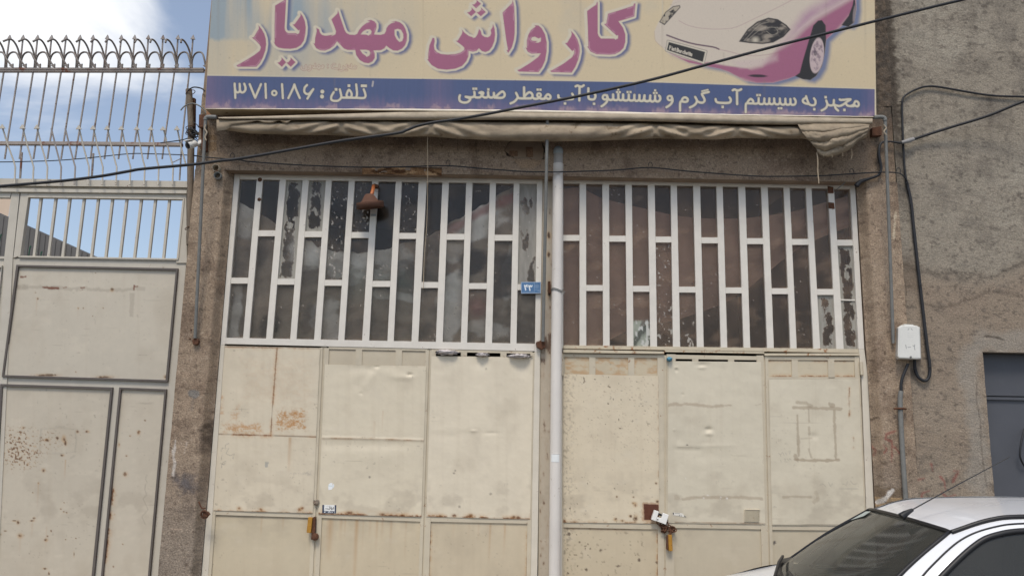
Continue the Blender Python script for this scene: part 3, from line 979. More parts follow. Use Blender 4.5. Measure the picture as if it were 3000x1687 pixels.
xa = ln((687, 510), (590, 1687))
doorL = thing('folding_door', (P(1130, 1500, 7).x, 7.02, 0), 'wide cream steel folding door left of the drain pipe, grey sheeting behind its panes', 'door')
mb = MB()
lin_in = ln((658, 1008), (609, 1687))
# jambs
mb.prism([(687, 510), (702.5, 511), (661.5, 990), (658, 1010), (646.3, 1009.6)], YD - .004, .06)
jm = MB()
jm.prism([(646, 1010), (658, 1010.4), (lin_in(VB), VB), (xa(VB), VB)], YD - .004, .06)
rj = ln((1589, 523), (1574, 1687))
mb.prism([(1573.5, 522.5), (rj(523), 523), (rj(1029), 1029), (1566.3, 1029), (1567.5, 1006)], YD - .004, .06)
jm.prism([(1566.3, 1029.4), (rj(1029), 1029.4), (rj(VB), VB), (1552.5, VB), (1555, 1687)], YD - .004, .06)
# head and the rail under the windows
mb.prism([(703, 511.2), (1573, 522.4), (1573, 538), (703, 525)], YD - .002, .055)
mb.prism([(661.4, 989), (1567, 1006.8), (1566, 1028), (658.5, 1007)], YD - .002, .055)
mb.build('door_frame', M['window_paint'], doorL)
jm.build('lower_jambs', M['cream'], doorL)
kinds = {(2, 0): 'peel', (3, 0): 'peel', (4, 0): 'flakes', (12, 0): 'paint', (5, 0): 'flakes', (7, 0): 'flakes'}
windows(doorL, LT, LB, Lpt, Lpb, lv((728, 822), (1548, 841)), lv((795, 683.5), (1480, 696.5)), kinds)

Ltop = lv((658, 1012.5), (1566, 1032))
def L1up(U, V):
    C = base_paint(U, V, 201, (213, 203, 183))
    seam(C, U, V, [(812.5, 1010), (803, 1130), (793, 1275)], 2.2, .8, (96, 74, 54))
    rust_line(C, U, V, [(812.5, 1010), (803, 1130), (793, 1275)], 5, .7, 3)
    seam(C, U, V, [(640, 1271), (793, 1275), (935, 1279)], 2.4, .9, (78, 60, 46))
    rust_line(C, U, V, [(640, 1271), (700, 1273), (793, 1275)], 7, .9, 6, 30)
    rust_line(C, U, V, [(793, 1275), (935, 1279)], 4, .6, 8, 30)
    seam(C, U, V, [(657, 1016), (945, 1021)], 2, .5)
    rust_line(C, U, V, [(657, 1016), (800, 1018), (945, 1021)], 7, .5, 12, 40)
    patch(C, U, V, [(806, 1205), (830, 1196), (898, 1196), (902, 1260), (806, 1264)], 21, .95, lin(182, 134, 82), 16, 5)
    patch(C, U, V, [(650, 1235), (772, 1238), (772, 1270), (650, 1268)], 23, .8, lin(186, 138, 88), 14, 5)
    patch(C, U, V, [(672, 1205), (705, 1180), (700, 1230), (672, 1232)], 24, .45, None, 10, 5)
    patch(C, U, V, [(640, 1160), (656, 1150), (656, 1215), (640, 1215)], 25, .5, None, 8, 5)
    patch(C, U, V, [(700, 1040), (930, 1040), (930, 1190), (700, 1190)], 26, .10, None, 30, 7)
    for x in (848, 852):
        drips(C, U, V, [(x, 1280, 105, 5, .45)])
    patch(C, U, V, [(845, 1378), (912, 1378), (912, 1394), (845, 1394)], 29, .5, lin(150, 142, 132), 8, 12)
    # pencil scrawl near the frame
    z = zz(560, 1000, 1160, 2174)
    ink = lin(96, 92, 88)
    for st in ([(310, 1290), (345, 1300)], [(330, 1292), (322, 1340)], [(368, 1270), (340, 1280), (335, 1305), (360, 1302), (365, 1285), (350, 1285)], [(400, 1080), (360, 1100), (370, 1135), (330, 1130), (320, 1160)], [(400, 1130), (370, 1190), (420, 1210), (460, 1190)], [(455, 1200), (445, 1240)], [(330, 1200), (320, 1250)]):
        blend(C, cover(sd_line(U, V, z(st), 1.3), 1.6) * .55, ink)
    blend(C, cover(sd_poly(U, V, z([(783, 1280), (820, 1280), (820, 1335), (783, 1335)])) + 5 * (fbm(U, V, 5, 5, 3, 2) - .5), 2) * .5, lin(120, 130, 134))
    rust_line(C, U, V, [(627, 1495), (760, 1498), (922, 1502)], 6, .8, 31, 22)
    for c in ((700, 1488), (765, 1492), (878, 1492), (884, 1488)):
        blob(C, U, V, c, 6, 5, (140, 84, 46), .8, 5)
    return C
def L1lo(U, V):
    C = base_paint(U, V, 211, (200, 189, 166), .25)
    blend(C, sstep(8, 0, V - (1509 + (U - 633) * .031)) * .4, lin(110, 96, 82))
    drips(C, U, V, [(767, 1512, 60, 4, .35), (830, 1514, 40, 5, .25)])
    return C
d1 = lambda U, V: .0035 * (fbm(U, V, 160, 120, 9, 3) - .5) + .003 * np.where(V > 1276, 0, 1) * 0
leaf1 = make_leaf(doorL, ln((657, 1012), (609.5, 1687)), ln((946, 1015), (916, 1687)), Ltop, lv((625, 1493), (920, 1501)), lv((633, 1507), (906, 1515.6)), L1up, L1lo, d1, sheet_in=(1.5, 8), low_in=(9, 11))

def L2up(U, V):
    C = base_paint(U, V, 221, (216, 207, 187))
    seam(C, U, V, [(946, 1283), (1040, 1285), (1160, 1286), (1246, 1291)], 2.2, .45, (150, 118, 92))
    rust_line(C, U, V, [(946, 1283), (1100, 1285), (1246, 1291)], 3.5, .45, 15, 26)
    rust_line(C, U, V, [(935, 1504), (1040, 1507), (1240, 1512)], 9, .95, 16, 26)
    drips(C, U, V, [(1122, 1203, 70, 3, .35), (1098, 1232, 60, 5, .22)])
    for c in ((1023, 1501), (1180, 1509), (1120, 1506)):
        blob(C, U, V, c, 10, 5, (116, 70, 44), .85, 5)
    blob(C, U, V, (1083, 1396), 3, 4, (88, 78, 70), .6, 6)
    return C
def L2lo(U, V):
    C = base_paint(U, V, 231, (202, 190, 166), .25)
    drips(C, U, V, [(968, 1516, 130, 13, .5), (1000, 1517, 70, 7, .35), (1046, 1519, 220, 8, .62), (1012, 1518, 60, 4, .3), (1085, 1520, 60, 5, .25), (1105, 1522, 90, 6, .35), (1121, 1522, 70, 5, .35), (1147, 1523, 80, 6, .3), (1190, 1525, 120, 4, .3), (1065, 1520, 120, 4, .25)])
    return C
def d2(U, V):
    z = zz(560, 1000, 1160, 2174)
    (ax, ay), (bx, by), (cx, cy) = z([(1990, 280), (1850, 460), (2174, 360)])
    d = .003 * (fbm(U, V, 160, 120, 19, 3) - .5)
    d = d + crease(U, V, (ax, ay), (bx, by), 12, .0040) - crease(U, V, (ax - 26, ay + 10), (bx - 16, by + 4), 16, .0038)
    d = d - dent(U, V, (1200, 1097), 9, 5, .012) + dent(U, V, (1185, 1104), 30, 10, .006)
    d = d + crease(U, V, (ax, ay), (cx, cy), 16, .0028) - dent(U, V, (ax - 4, ay - 4), 8, 5, .01)
    d = d - dent(U, V, (1080, 1078), 70, 14, .008)
    d = d + crease(U, V, (946, 1281), (1246, 1289), 4, .004) - crease(U, V, (955, 1302), (1180, 1304), 14, .005)
    d = d - dent(U, V, (1057, 1152), 5, 4, .004) + dent(U, V, (1130, 1330), 60, 30, .003)
    return d
l2t = lv((950, 1066), (1250, 1071))
bars2 = [[(963, 1011), (1252, 1017), (1252, 1028), (963, 1022)], [(1042, 1022), (1061, 1022.5), (1060, 1069), (1041, 1068)], [(1159, 1024.5), (1178, 1025), (1177, 1071), (1158, 1070)]]
def inf_l(U, V):
    C = base_paint(U, V, 241, (196, 186, 166), .2)
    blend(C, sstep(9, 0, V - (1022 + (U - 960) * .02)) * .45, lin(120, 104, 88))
    return C
leaf2 = make_leaf(doorL, ln((951, 1018), (922, 1687)), ln((1257, 1020), (1236, 1687)), Ltop, lv((935, 1504), (1239.6, 1511.7)), lv((943, 1516), (1232, 1527)), L2up, L2lo, d2, sheet_top=l2t, bars=bars2, infill=([(962, 1016), (1252, 1021), (1250, 1074), (960, 1070)], inf_l), sheet_in=(3, 7), low_in=(13, 10))

def L3up(U, V):
    C = base_paint(U, V, 251, (219, 210, 191), .15)
    rust_line(C, U, V, [(1243, 1511), (1400, 1515), (1557, 1519)], 8, .95, 36, 24)
    rust_line(C, U, V, [(1557, 1519), (1561, 1500), (1562, 1478)], 6, .8, 37, 30)
    rust_line(C, U, V, [(1246, 1511), (1246, 1494)], 5, .8, 38, 30)
    for c in ((1331, 1510), (1380, 1508), (1376, 1512), (1290, 1511), (1505, 1514), (1518, 1516)):
        blob(C, U, V, c, 7, 4.5, (116, 70, 44), .85, 5)
    for c in ((1329, 1385), (1334, 1378), (1437, 1446), (1346, 1483), (1424, 1080)):
        blob(C, U, V, c, 4.5, 4, (108, 96, 84), .55, 6)
    return C
def L3lo(U, V):
    C = base_paint(U, V, 261, (202, 190, 167), .3)
    drips(C, U, V, [(1437, 1531, 120, 5, .4), (1480, 1532, 100, 5, .4), (1375, 1530, 50, 5, .2), (1403, 1530, 60, 4, .25), (1330, 1528, 60, 7, .15)])
    rust_line(C, U, V, [(1262, 1530), (1260, 1590), (1255, 1690)], 6, .8, 46, 26)
    rust_line(C, U, V, [(1546, 1560), (1543, 1690)], 6, .7, 47, 26)
    blob(C, U, V, (1260, 1586), 4, 7, (150, 84, 40), .9, 3)
    return C
def d3(U, V):
    d = .003 * (fbm(U, V, 150, 110, 29, 3) - .5)
    d = d + crease(U, V, (1256, 1262), (1380, 1256), 12, .0015) - crease(U, V, (1256, 1272), (1420, 1270), 18, .002) + dent(U, V, (1388, 1262), 9, 4, .005) - dent(U, V, (1440, 1268), 20, 5, .004)
    d = d - dent(U, V, (1408, 1062), 26, 22, .008) - dent(U, V, (1526, 1072), 24, 26, .010)
    return d
l3s = lv((1262, 1042), (1566, 1046))
slots3 = [[(1265, 1016.5), (1560, 1022.5), (1560, 1036), (1265, 1029.5)], [(1265, 1029.5), (1277, 1029.8), (1277, 1043), (1265, 1042.6)], [(1350, 1031.4), (1368, 1031.8), (1368, 1044), (1350, 1043.6)], [(1466, 1034), (1484, 1034.4), (1484, 1046), (1466, 1045.6)], [(1557, 1036), (1561, 1036), (1561, 1047), (1557, 1047)]]
leaf3 = make_leaf(doorL, ln((1260.5, 1020), (1239.5, 1687)), ln((1566, 1030), (1554.5, 1687)), Ltop, lv((1243.5, 1511), (1556, 1519)), lv((1261, 1527), (1546, 1533)), L3up, L3lo, d3, sheet_top=l3s, core_top=l3s, bars=slots3, sheet_in=(4, 4), low_in=(17, 12))

mb = MB()
mb.prism([(940, 1016), (957, 1016), (926, 1687), (918, VB), (904, VB), (912, 1687)], YD + .010, .005)
mb.build('gap_backing', M['cream_low'], leaf2)  # cream strip added behind the leaf gap so it does not go black
MB().prism([(1252, 1022), (1266, 1022), (1245, 1687), (1240, VB), (1226, VB), (1231, 1687)], YD + .010, .005).build('gap_backing', M['cream_low'], leaf3)  # added backing, keeps the gap between leaves from going black
MB().prism([(1558, 1032), (1572, 1032), (1560, 1687), (1558, VB), (1546, VB), (1548, 1687)], YD + .010, .005).build('gap_backing', M['cream_low'], leaf3)  # same added backing for the gap at the jamb
# rusty middle post, set back, and the dark joint beside it
cp = thing('steel_post', (P(1600, 1500, 7).x, 7.0, 0), 'narrow rusting cream steel post between the two folding doors, beside the white drain pipe', 'post')
def post_paint(U, V):
    C = base_paint(U, V, 271, (186, 176, 160), .4)
    n = fbm(U, V, 9, 22, 27, 4)
    blend(C, sstep(.52, .72, n + .22 * np.exp(-((V - 990) / 110.0) ** 2) - .04) * .2, lin(160, 126, 96))
    blend(C, sstep(0.72, .86, n + .3 * np.exp(-((V - 1010) / 40.0) ** 2)) * .8, RUST_D)
    for c, a, b in (((1608, 690), 5, 10), ((1607, 745), 5, 8), ((1609, 850), 5, 24)):
        blob(C, U, V, c, a, b, (84, 58, 44), .95, 4, .6)
    return C
mb = MB().prism([(1583, 524), (1648, 525), (1648, VB), (1576, VB)], YD + .02, .1)
pb_ = mb.build('post', M['cream_low'], cp)
for k, me in sheet([(1589, 524), (1646, 525), (1646, VB), (1577, VB)], 2.6, plane_at(YD + .016), post_paint):
    link('post_face', me, M['sheet'], pb_)
MB().bar((1609, 824), (1611, 858), 7, YD - .03, .045).build('hinge_pin', M['rust'], cp)
mb = MB().prism([(1570, 1002), (1590, 994), (1598, 1003), (1597, 1018), (1586, 1024), (1572, 1016)], YD - .055, .06)
mb.build('hinge_lug', M['rust'], cp, .006)

# ---- right door
doorR = thing('folding_door', (P(2090, 1500, 7).x, 7.02, 0), 'wide cream steel folding door right of the drain pipe, brown cloth behind its panes', 'door')
xr_out = ln((2505, 540), (2569, 1687))
mb = MB()
mb.prism([(2490.8, 540), (xr_out(540), 540), (xr_out(1022), 1022), (2516, 1022), (2515.3, 1020)], YD - .004, .06)
jm = MB().prism([(2516, 1022.4), (xr_out(1022), 1022.4), (2542, 1100), (2560, 1489), (2570, 1687), (2578, VB), (2551, VB), (2545, 1687), (2538, 1489), (2524, 1100), (2517, 1030)], YD - .004, .06)
jm.build('lower_jamb', M['cream'], doorR)
mb.prism([(1648.8, 525), (1650, 525), (1650, 1012), (1647, 1026), (1646, 1687), (1646, VB), (1640, VB), (1641, 525)], YD - .004, .06)
mb.prism([(1651, 525), (2490, 540), (2490, 553), (1651, 536.6)], YD - .002, .055)
mb.build('door_frame', M['window_paint'], doorR)
mb = MB()
mb.prism([(1650.5, 1011), (2515, 1022.3), (2516.5, 1033), (1650.5, 1020.5)], YD - .002, .055)
mb.prism([(1650.5, 1023), (1946, 1029), (1946, 1036), (1650.5, 1032.5)], YD - .022, .075)
mb.prism([(1948, 1025.5), (2239, 1030.5), (2239, 1035.5), (1948, 1030.5)], YD - .004, .05)
mb.prism([(2240, 1034.5), (2517, 1034), (2518, 1041), (2240, 1041.5)], YD - .012, .06)
mb.build('window_rail', M['rustpaint'] if False else mat_plain('rusting_cream_rail', (202, 190, 166), .6, var=.1, vscale=8, rust=.32, rust_rgb=(150, 98, 56), rscale=11), doorR)
kinds = {(12, 1): 'peel', (11, 1): 'peel', (3, 1): 'bag', (4, 1): 'flakes', (5, 1): 'flakes', (12, 0): 'dust'}
windows(doorR, RT, RB, Rpt, Rpb, lv((1674, 697), (2467, 711)), lv((1741, 843.5), (2401, 855)), kinds,
        lambda mb: mb.prism([(2459.5, 876), (2505, 877), (2505.3, 881), (2460, 880)], YD + .012, .01))

def R4up(U, V):
    C = base_paint(U, V, 301, (213, 202, 180), 1.0)
    sp = fbm(U, V, 4, 4, 305, 2)
    blend(C, sstep(.74, .86, sp) * sstep(1500, 1150, V) * .5, lin(140, 118, 94))
    sp = fbm(U, V, 5, 5, 306, 2)
    blend(C, sstep(.86, .94, sp) * .5, lin(104, 88, 74))
    # speckle thick beside the pipe
    blend(C, sstep(.56, .7, sp) * sstep(1700, 1650, U) * .45, lin(120, 106, 90))
    z = zz(1640, 1360, 2300, 2576)
    rc = sd_poly(U, V, z([(958, 450), (1130, 455), (1135, 600), (1110, 640), (965, 630)]))
    n = fbm(U, V, 6, 6, 14, 3)
    blend(C, cover(rc - 5 + 10 * (n - .5), 3) * .5, lin(160, 108, 66))
    blend(C, cover(rc + 2 * (n - .5), 1.6), lin(92, 52, 36) * (0.8 + .4 * n[..., None]))
    for c, a, b in (((1861, 1478), 5, 6), ((1855, 1473), 4, 3), ((1862, 1517), 6, 9), ((1803, 1521), 5, 5), ((1856, 1455), 3, 2), ((1926, 1468), 5, 4), ((1922, 1415), 3, 3), ((1807, 1454), 2.5, 2.5), ((1823, 1524), 5, 3), ((1847, 1511), 4, 4)):
        blob(C, U, V, c, a, b, (92, 62, 46), .9, 7, .9)
    rust_line(C, U, V, [(1650, 1528), (1800, 1530), (1942, 1532)], 5, .8, 66, 26)
    rust_line(C, U, V, [(1929, 1100), (1932, 1300), (1930, 1400)], 4, .5, 67, 30)
    blob(C, U, V, (1652, 1530), 9, 8, (128, 82, 52), .9, 4)
    return C
def R4lo(U, V):
    C = base_paint(U, V, 311, (202, 190, 166), 1.0)
    sp = fbm(U, V, 11, 12, 315, 3)
    blend(C, sstep(.72, .82, sp) * .45, lin(112, 96, 82))
    blend(C, sstep(.58, .7, fbm(U, V, 6, 6, 318, 2)) * sstep(1700, 1655, U) * .5, lin(110, 100, 90))
    for c, a, b in (((1759, 1609), 4, 5), ((1717, 1667), 5, 6), ((1697, 1587), 4, 3), ((1924, 1646), 5, 5), ((1808, 1657), 8, 4), ((1874, 1640), 5, 5), ((1668, 1564), 5, 5)):
        blob(C, U, V, c, a, b, (84, 68, 58), .85, 7, .9)
    rust_line(C, U, V, [(1927, 1560), (1927, 1690)], 5, .8, 68, 26)
    rust_line(C, U, V, [(1648, 1546), (1930, 1552)], 4, .5, 69, 40)
    return C
def inf4(U, V):
    C = base_paint(U, V, 321, (200, 188, 164), .5)
    n = fbm(U, V, 16, 9, 322, 4)
    e = np.minimum(sstep(14, 0, V - 1048), 1) + .8 * sstep(12, 0, 1095 - V)
    blend(C, sstep(.42, .74, n + .16 * e - .04) * .55, lin(184, 138, 88))
    return C
bars4 = [[(1650, 1036), (1941, 1040), (1941, 1048.5), (1650, 1045)], [(1726, 1045), (1744.5, 1045.5), (1744.5, 1100), (1726, 1100)], [(1840.5, 1047), (1858.5, 1047.5), (1858.5, 1101), (1840.5, 1101)]]
leaf4 = make_leaf(doorR, ln((1646.5, 1036), (1646, 1687)), ln((1944, 1040), (1946, 1687)), lv((1646, 1035), (1945, 1039)), lv((1647.7, 1528), (1942, 1531.6)), lv((1647.7, 1543.7), (1927, 1549.6)), R4up, R4lo, lambda U, V: .0025 * (fbm(U, V, 170, 130, 39, 3) - .5), sheet_top=lv((1650, 1094), (1935, 1100)), bars=bars4, infill=([(1655, 1042), (1930, 1046), (1930, 1102), (1655, 1097)], inf4), sheet_in=(4, 15), low_in=(5, 18))

def R5up(U, V):
    C = base_paint(U, V, 331, (210, 203, 185), .15)
    n = fbm(U, V, 12, 6, 333, 3)
    tape = lin(164, 146, 124)
    blend(C, cover(sd_line(U, V, [(1957, 1186), (2010, 1183), (2060, 1187), (2100, 1190), (2140, 1186)], 8) + 9 * (n - .5), 2) * .55, tape)
    blend(C, cover(sd_line(U, V, [(2214, 1186), (2228, 1183)], 3) + 5 * (n - .5), 2) * .4, tape)
    blend(C, cover(sd_line(U, V, [(2000, 1462), (2040, 1456), (2110, 1457), (2170, 1456), (2231, 1460)], 9) + 6 * (n - .5), 2) * .5, tape)
    blend(C, cover(sd_poly(U, V, [(1975, 1449), (1988, 1449), (1994, 1463), (1975, 1464)]) + 3 * (n - .5), 2) * .35, tape)
    for c in ((2062, 1458), (2074, 1450), (2110, 1461), (2112, 1455), (2129, 1459), (2009, 1400)):
        blob(C, U, V, c, 3, 2.5, (226, 222, 216), .85, 7)
    blob(C, U, V, (2013, 1302), 4, 1.6, (44, 38, 34), .95, 7, .3)
    blob(C, U, V, (2105, 1410), 4, 3, (150, 138, 122), .6, 7)
    blend(C, cover(sd_line(U, V, [(1985, 1310), (2020, 1309), (2050, 1313)], 2) + 3 * (n - .5), 2) * .35, lin(130, 118, 104))
    seam(C, U, V, [(1978, 1529), (2246, 1533)], 2, .6)
    rust_line(C, U, V, [(1978, 1529), (2246, 1533)], 3, .35, 72, 40)
    rust_line(C, U, V, [(2246, 1300), (2248, 1360)], 4, .5, 73, 20)
    return C
def R5lo(U, V):
    return base_paint(U, V, 341, (198, 189, 169), .15)
def d5(U, V):
    d = .004 * (fbm(U, V, 130, 100, 49, 3) - .5)
    d = d - dent(U, V, (2076, 1257), 10, 6, .012) + dent(U, V, (2077, 1271), 12, 5, .006)
    d = d - dent(U, V, (1982, 1084), 5, 5, .006) + dent(U, V, (1981, 1076), 5, 3, .004) - dent(U, V, (2058, 1068), 14, 6, .007) + dent(U, V, (2056, 1077), 10, 4, .005)
    d = d + crease(U, V, (1990, 1307), (2150, 1304), 6, .0028) * fbm(U, V, 40, 400, 12, 2) - crease(U, V, (1980, 1316), (2050, 1318), 8, .003) - dent(U, V, (1990, 1283), 12, 16, .004)
    d = d - dent(U, V, (2000, 1155), 4, 3, .004) - dent(U, V, (2060, 1330), 60, 20, .004) + dent(U, V, (1975, 1259), 3, 3, .004)
    return d
bars5 = [[(1968, 1038.5), (2222, 1043), (2222, 1054.5), (1968, 1050.5)], [(2028, 1051), (2046, 1051.4), (2046, 1060), (2028, 1060)], [(2133, 1052.8), (2151, 1053), (2151, 1060), (2133, 1060)], [(1964, 1050), (1968, 1050), (1968, 1060), (1964, 1060)], [(2222, 1043), (2228, 1043), (2228, 1062), (2222, 1062)]]
leaf5 = make_leaf(doorR, ln((1953.5, 1030), (1950, 1687)), ln((2236.5, 1040), (2253, 1687)), lv((1953, 1037), (2236, 1041)), lv((1975, 1529.5), (2244.6, 1533.5)), lv((1980.7, 1545), (2231.8, 1549.6)), R5up, R5lo, d5, sheet_top=lv((1953, 1056.5), (2236, 1059)), core_top=lv((1953, 1057), (2236, 1060)), bars=bars5, sheet_in=(5, 7), low_in=(26, 20))
MB().prism([(1940, 1040), (1958, 1040), (1956, 1687), (1956, VB), (1940, VB), (1942, 1687)], YD + .010, .005).build('gap_backing', M['cream_low'], leaf5)  # added backing that lightens the gap between these leaves
# small inspection flap cut in the leaf
mb = MB()
z = zz(1640, 1360, 2300, 2576)
mb.prism(z([(2122, 518), (2284, 520), (2280, 656), (2120, 654)]), YD - .012, .006)
o = mb.build('inspection_plate', mat_plain('plate_paint', (176, 166, 144), .6, rust=.1), leaf5)
MB().prism(z([(2118, 512), (2290, 514), (2290, 521), (2118, 519)]), YD - .016, .012).prism(z([(2114, 520), (2122, 520), (2120, 655), (2112, 655)]), YD - .016, .012).build('plate_edge', M['cream_low'], o)

def R6up(U, V):
    C = base_paint(U, V, 351, (209, 202, 184), .2)
    z = zz(2200, 1100, 3000, 1975)
    n = fbm(U, V, 12, 12, 353, 3)
    tape = lin(158, 142, 120)
    def tp(pts, w, a=.6):
        blend(C, cover(sd_line(U, V, z(pts), w * 1.55) + w * 1.3 * (n - .5), 2) * a, tape)
    tp([(310, 230), (480, 236), (620, 236), (655, 240)], 6)
    tp([(335, 195), (400, 200)], 5, .5); tp([(570, 212), (600, 218)], 7, .6); tp([(420, 215), (440, 218)], 6, .5)
    tp([(336, 285), (338, 360), (342, 440), (345, 580)], 4.5)
    tp([(603, 255), (606, 400), (612, 500), (612, 600)], 5)
    tp([(320, 605), (420, 612), (560, 612), (632, 608)], 5, .7); tp([(322, 578), (338, 605)], 8, .6)
    tp([(416, 245), (420, 330)], 3.5, .5); tp([(418, 370), (420, 420)], 5, .5); tp([(420, 430), (424, 520)], 2, .25); tp([(420, 530), (435, 590)], 4, .5)
    tp([(235, 878), (290, 872), (430, 878)], 5, .5); tp([(470, 845), (480, 875)], 7, .3); tp([(460, 915), (485, 890)], 8, .35)
    tp([(360, 455), (440, 452)], 2.5, .35)
    ink = lin(110, 104, 98)
    for st in ([(200, 560), (215, 570), (230, 555)], [(212, 572), (218, 585)], [(235, 560), (240, 578)], [(250, 556), (258, 574)], [(272, 548), (285, 545), (280, 565)], [(215, 610), (220, 625)], [(240, 602), (250, 600), (245, 620)], [(262, 600), (275, 615)], [(280, 600), (292, 608)], [(640, 818), (775, 816)], [(660, 780), (690, 790), (700, 765)], [(720, 760), (740, 785), (765, 780)], [(560, 770), (575, 800), (590, 780)], [(500, 790), (520, 780), (540, 800)]):
        blend(C, cover(sd_line(U, V, z(st), 1.6), 1.8) * .38, ink)
    rust_line(C, U, V, z([(712, 90), (710, 200), (712, 310)]), 4, .7, 82, 14)
    rust_line(C, U, V, z([(742, 450), (742, 520)]), 4, .5, 83, 20)
    seam(C, U, V, [(2260, 1535.5), (2459, 1537), (2538, 1540)], 2, .8)
    rust_line(C, U, V, [(2250, 1420), (2254, 1480)], 4, .5, 84, 20)
    return C
def R6lo(U, V):
    C = base_paint(U, V, 361, (194, 185, 165), .15)
    blob(C, U, V, (2268, 1589), 5, 7, (66, 62, 66), .9, 5)
    return C
bars6 = [[(2250, 1044), (2512, 1046), (2513, 1055), (2250, 1053)], [(2319, 1053), (2337.5, 1053.4), (2339, 1106), (2320.5, 1106)], [(2425.5, 1054), (2444, 1054.5), (2446, 1108), (2427, 1108)], [(2244, 1103.5), (2521, 1104), (2521, 1110), (2244, 1109.5)]]
def inf6(U, V):
    C = base_paint(U, V, 371, (200, 190, 168), .2)
    rust_line(C, U, V, [(2246, 1102), (2512, 1103)], 6, .8, 86, 30)
    rust_line(C, U, V, [(2246, 1057), (2512, 1058)], 4, .6, 87, 30)
    return C
leaf6 = make_leaf(doorR, ln((2241.5, 1040), (2257, 1687)), ln((2516.5, 1030), (2544.5, 1687)), lv((2241, 1043), (2517, 1043)), lv((2260, 1535.5), (2459, 1537)), lv((2262.6, 1551), (2459, 1553)), R6up, R6lo, lambda U, V: .004 * (fbm(U, V, 140, 110, 59, 3) - .5) - dent(U, V, (2385, 1278), 12, 10, .006), sheet_top=lv((2245, 1109), (2521, 1109)), bars=bars6, infill=([(2246, 1050), (2512, 1051), (2516, 1106), (2247, 1105)], inf6), sheet_in=(9, 4), low_in=(9, 14))
MB().prism([(2230, 1044), (2248, 1044), (2262, 1687), (2266, VB), (2250, VB), (2246, 1687)], YD + .010, .005).build('gap_backing', M['cream_low'], leaf6)  # added backing so the last leaf gap is not black
for a, b in (((2522, 1060), (2525, 1098)), ((1647, 1066), (1647, 1100))):
    MB().tube([P(*a, 6.985), P(*b, 6.985)], .014, 10).build('hinge', M['cream_low'], doorR)
# strip of rust scabs on the lattice: hinge welds
mb = MB()
for u, v, r in ((762, 527, .022), (760, 585, .018)):
    MB().lathe(P(u, v, YD + .004), (0, -1, 0), [(-.004, r), (.008, r * .9), (.014, r * .4), (.015, .0004)], 12).build('weld_scab', M['rust'], doorL)
mb = MB()
for q in ([(2425, 545), (2442, 548), (2443, 566), (2426, 566)], [(2427, 592), (2444, 594), (2446, 612), (2428, 610)]):
    MB().prism(q, YD - .008, .012).build('weld_scab', M['rust'], doorR, .004)

# ---------------------------------------------------------------- cloths hanging behind the panes
M['grey_cloth'] = mat_attr('grey_sheeting', .9, bump=.35, bscale=14, bdist=.02, var=.15, vscale=8, spec=.1)
M['brown_cloth'] = mat_attr('brown_cloth', .9, bump=.2, bscale=9, bdist=.02, var=.10, vscale=5, spec=.1)
def interp(pts):
    xs = np.array([p[0] for p in pts]); ys = np.array([p[1] for p in pts])
    return lambda u: np.interp(u, xs, ys)
topL = interp([(640, 570), (700, 590), (760, 630), (860, 676), (930, 726), (990, 735), (1050, 744), (1110, 730), (1180, 716), (1240, 694), (1300, 660), (1350, 636), (1400, 606), (1450, 580), (1510, 552), (1585, 540)])
def cloth(name, u0, u1, topf, botf, Yf, colf, nu, nv, mat):
    s = np.linspace(u0, u1, nu)[None, :]
    t = np.linspace(0, 1, nv)[:, None]
    U = s + 0 * t
    V = topf(U) + (botf(U) - topf(U)) * t
    Y = Yf(U, V)
    X = PA(U, V, Y)
    C = colf(U, V)
    n = nu * nv
    me = bpy.data.meshes.new(name)
    idx = np.arange(n).reshape(nv, nu)
    Fq = np.stack([idx[:-1, :-1], idx[1:, :-1], idx[1:, 1:], idx[:-1, 1:]], -1).reshape(-1, 4)
    me.from_pydata([tuple(p) for p in X.reshape(-1, 3)], [], [tuple(int(i) for i in q) for q in Fq])
    me.polygons.foreach_set('use_smooth', [True] * len(Fq))
    at = me.color_attributes.new('Col', 'FLOAT_COLOR', 'POINT')
    at.data.foreach_set('color', np.concatenate([C.reshape(-1, 3), np.ones((n, 1))], 1).astype(np.float32).reshape(-1))
    me.update()
    return link(name, me, mat)
def yL(U, V):
    T = topL(U)
    w = V - T
    folds = np.sin((V - 0.45 * np.abs(U - 1040)) / 15.0 + 7 * fbm(U, V, 160, 90, 4, 3)) * .55 + np.sin(U / 17.0 + 7 * fbm(U, V, 120, 150, 6, 3)) * .45
    return 7.088 + .032 * folds * sstep(0, 60, w) + .025 * (fbm(U, V, 120, 90, 7, 3) - .5)
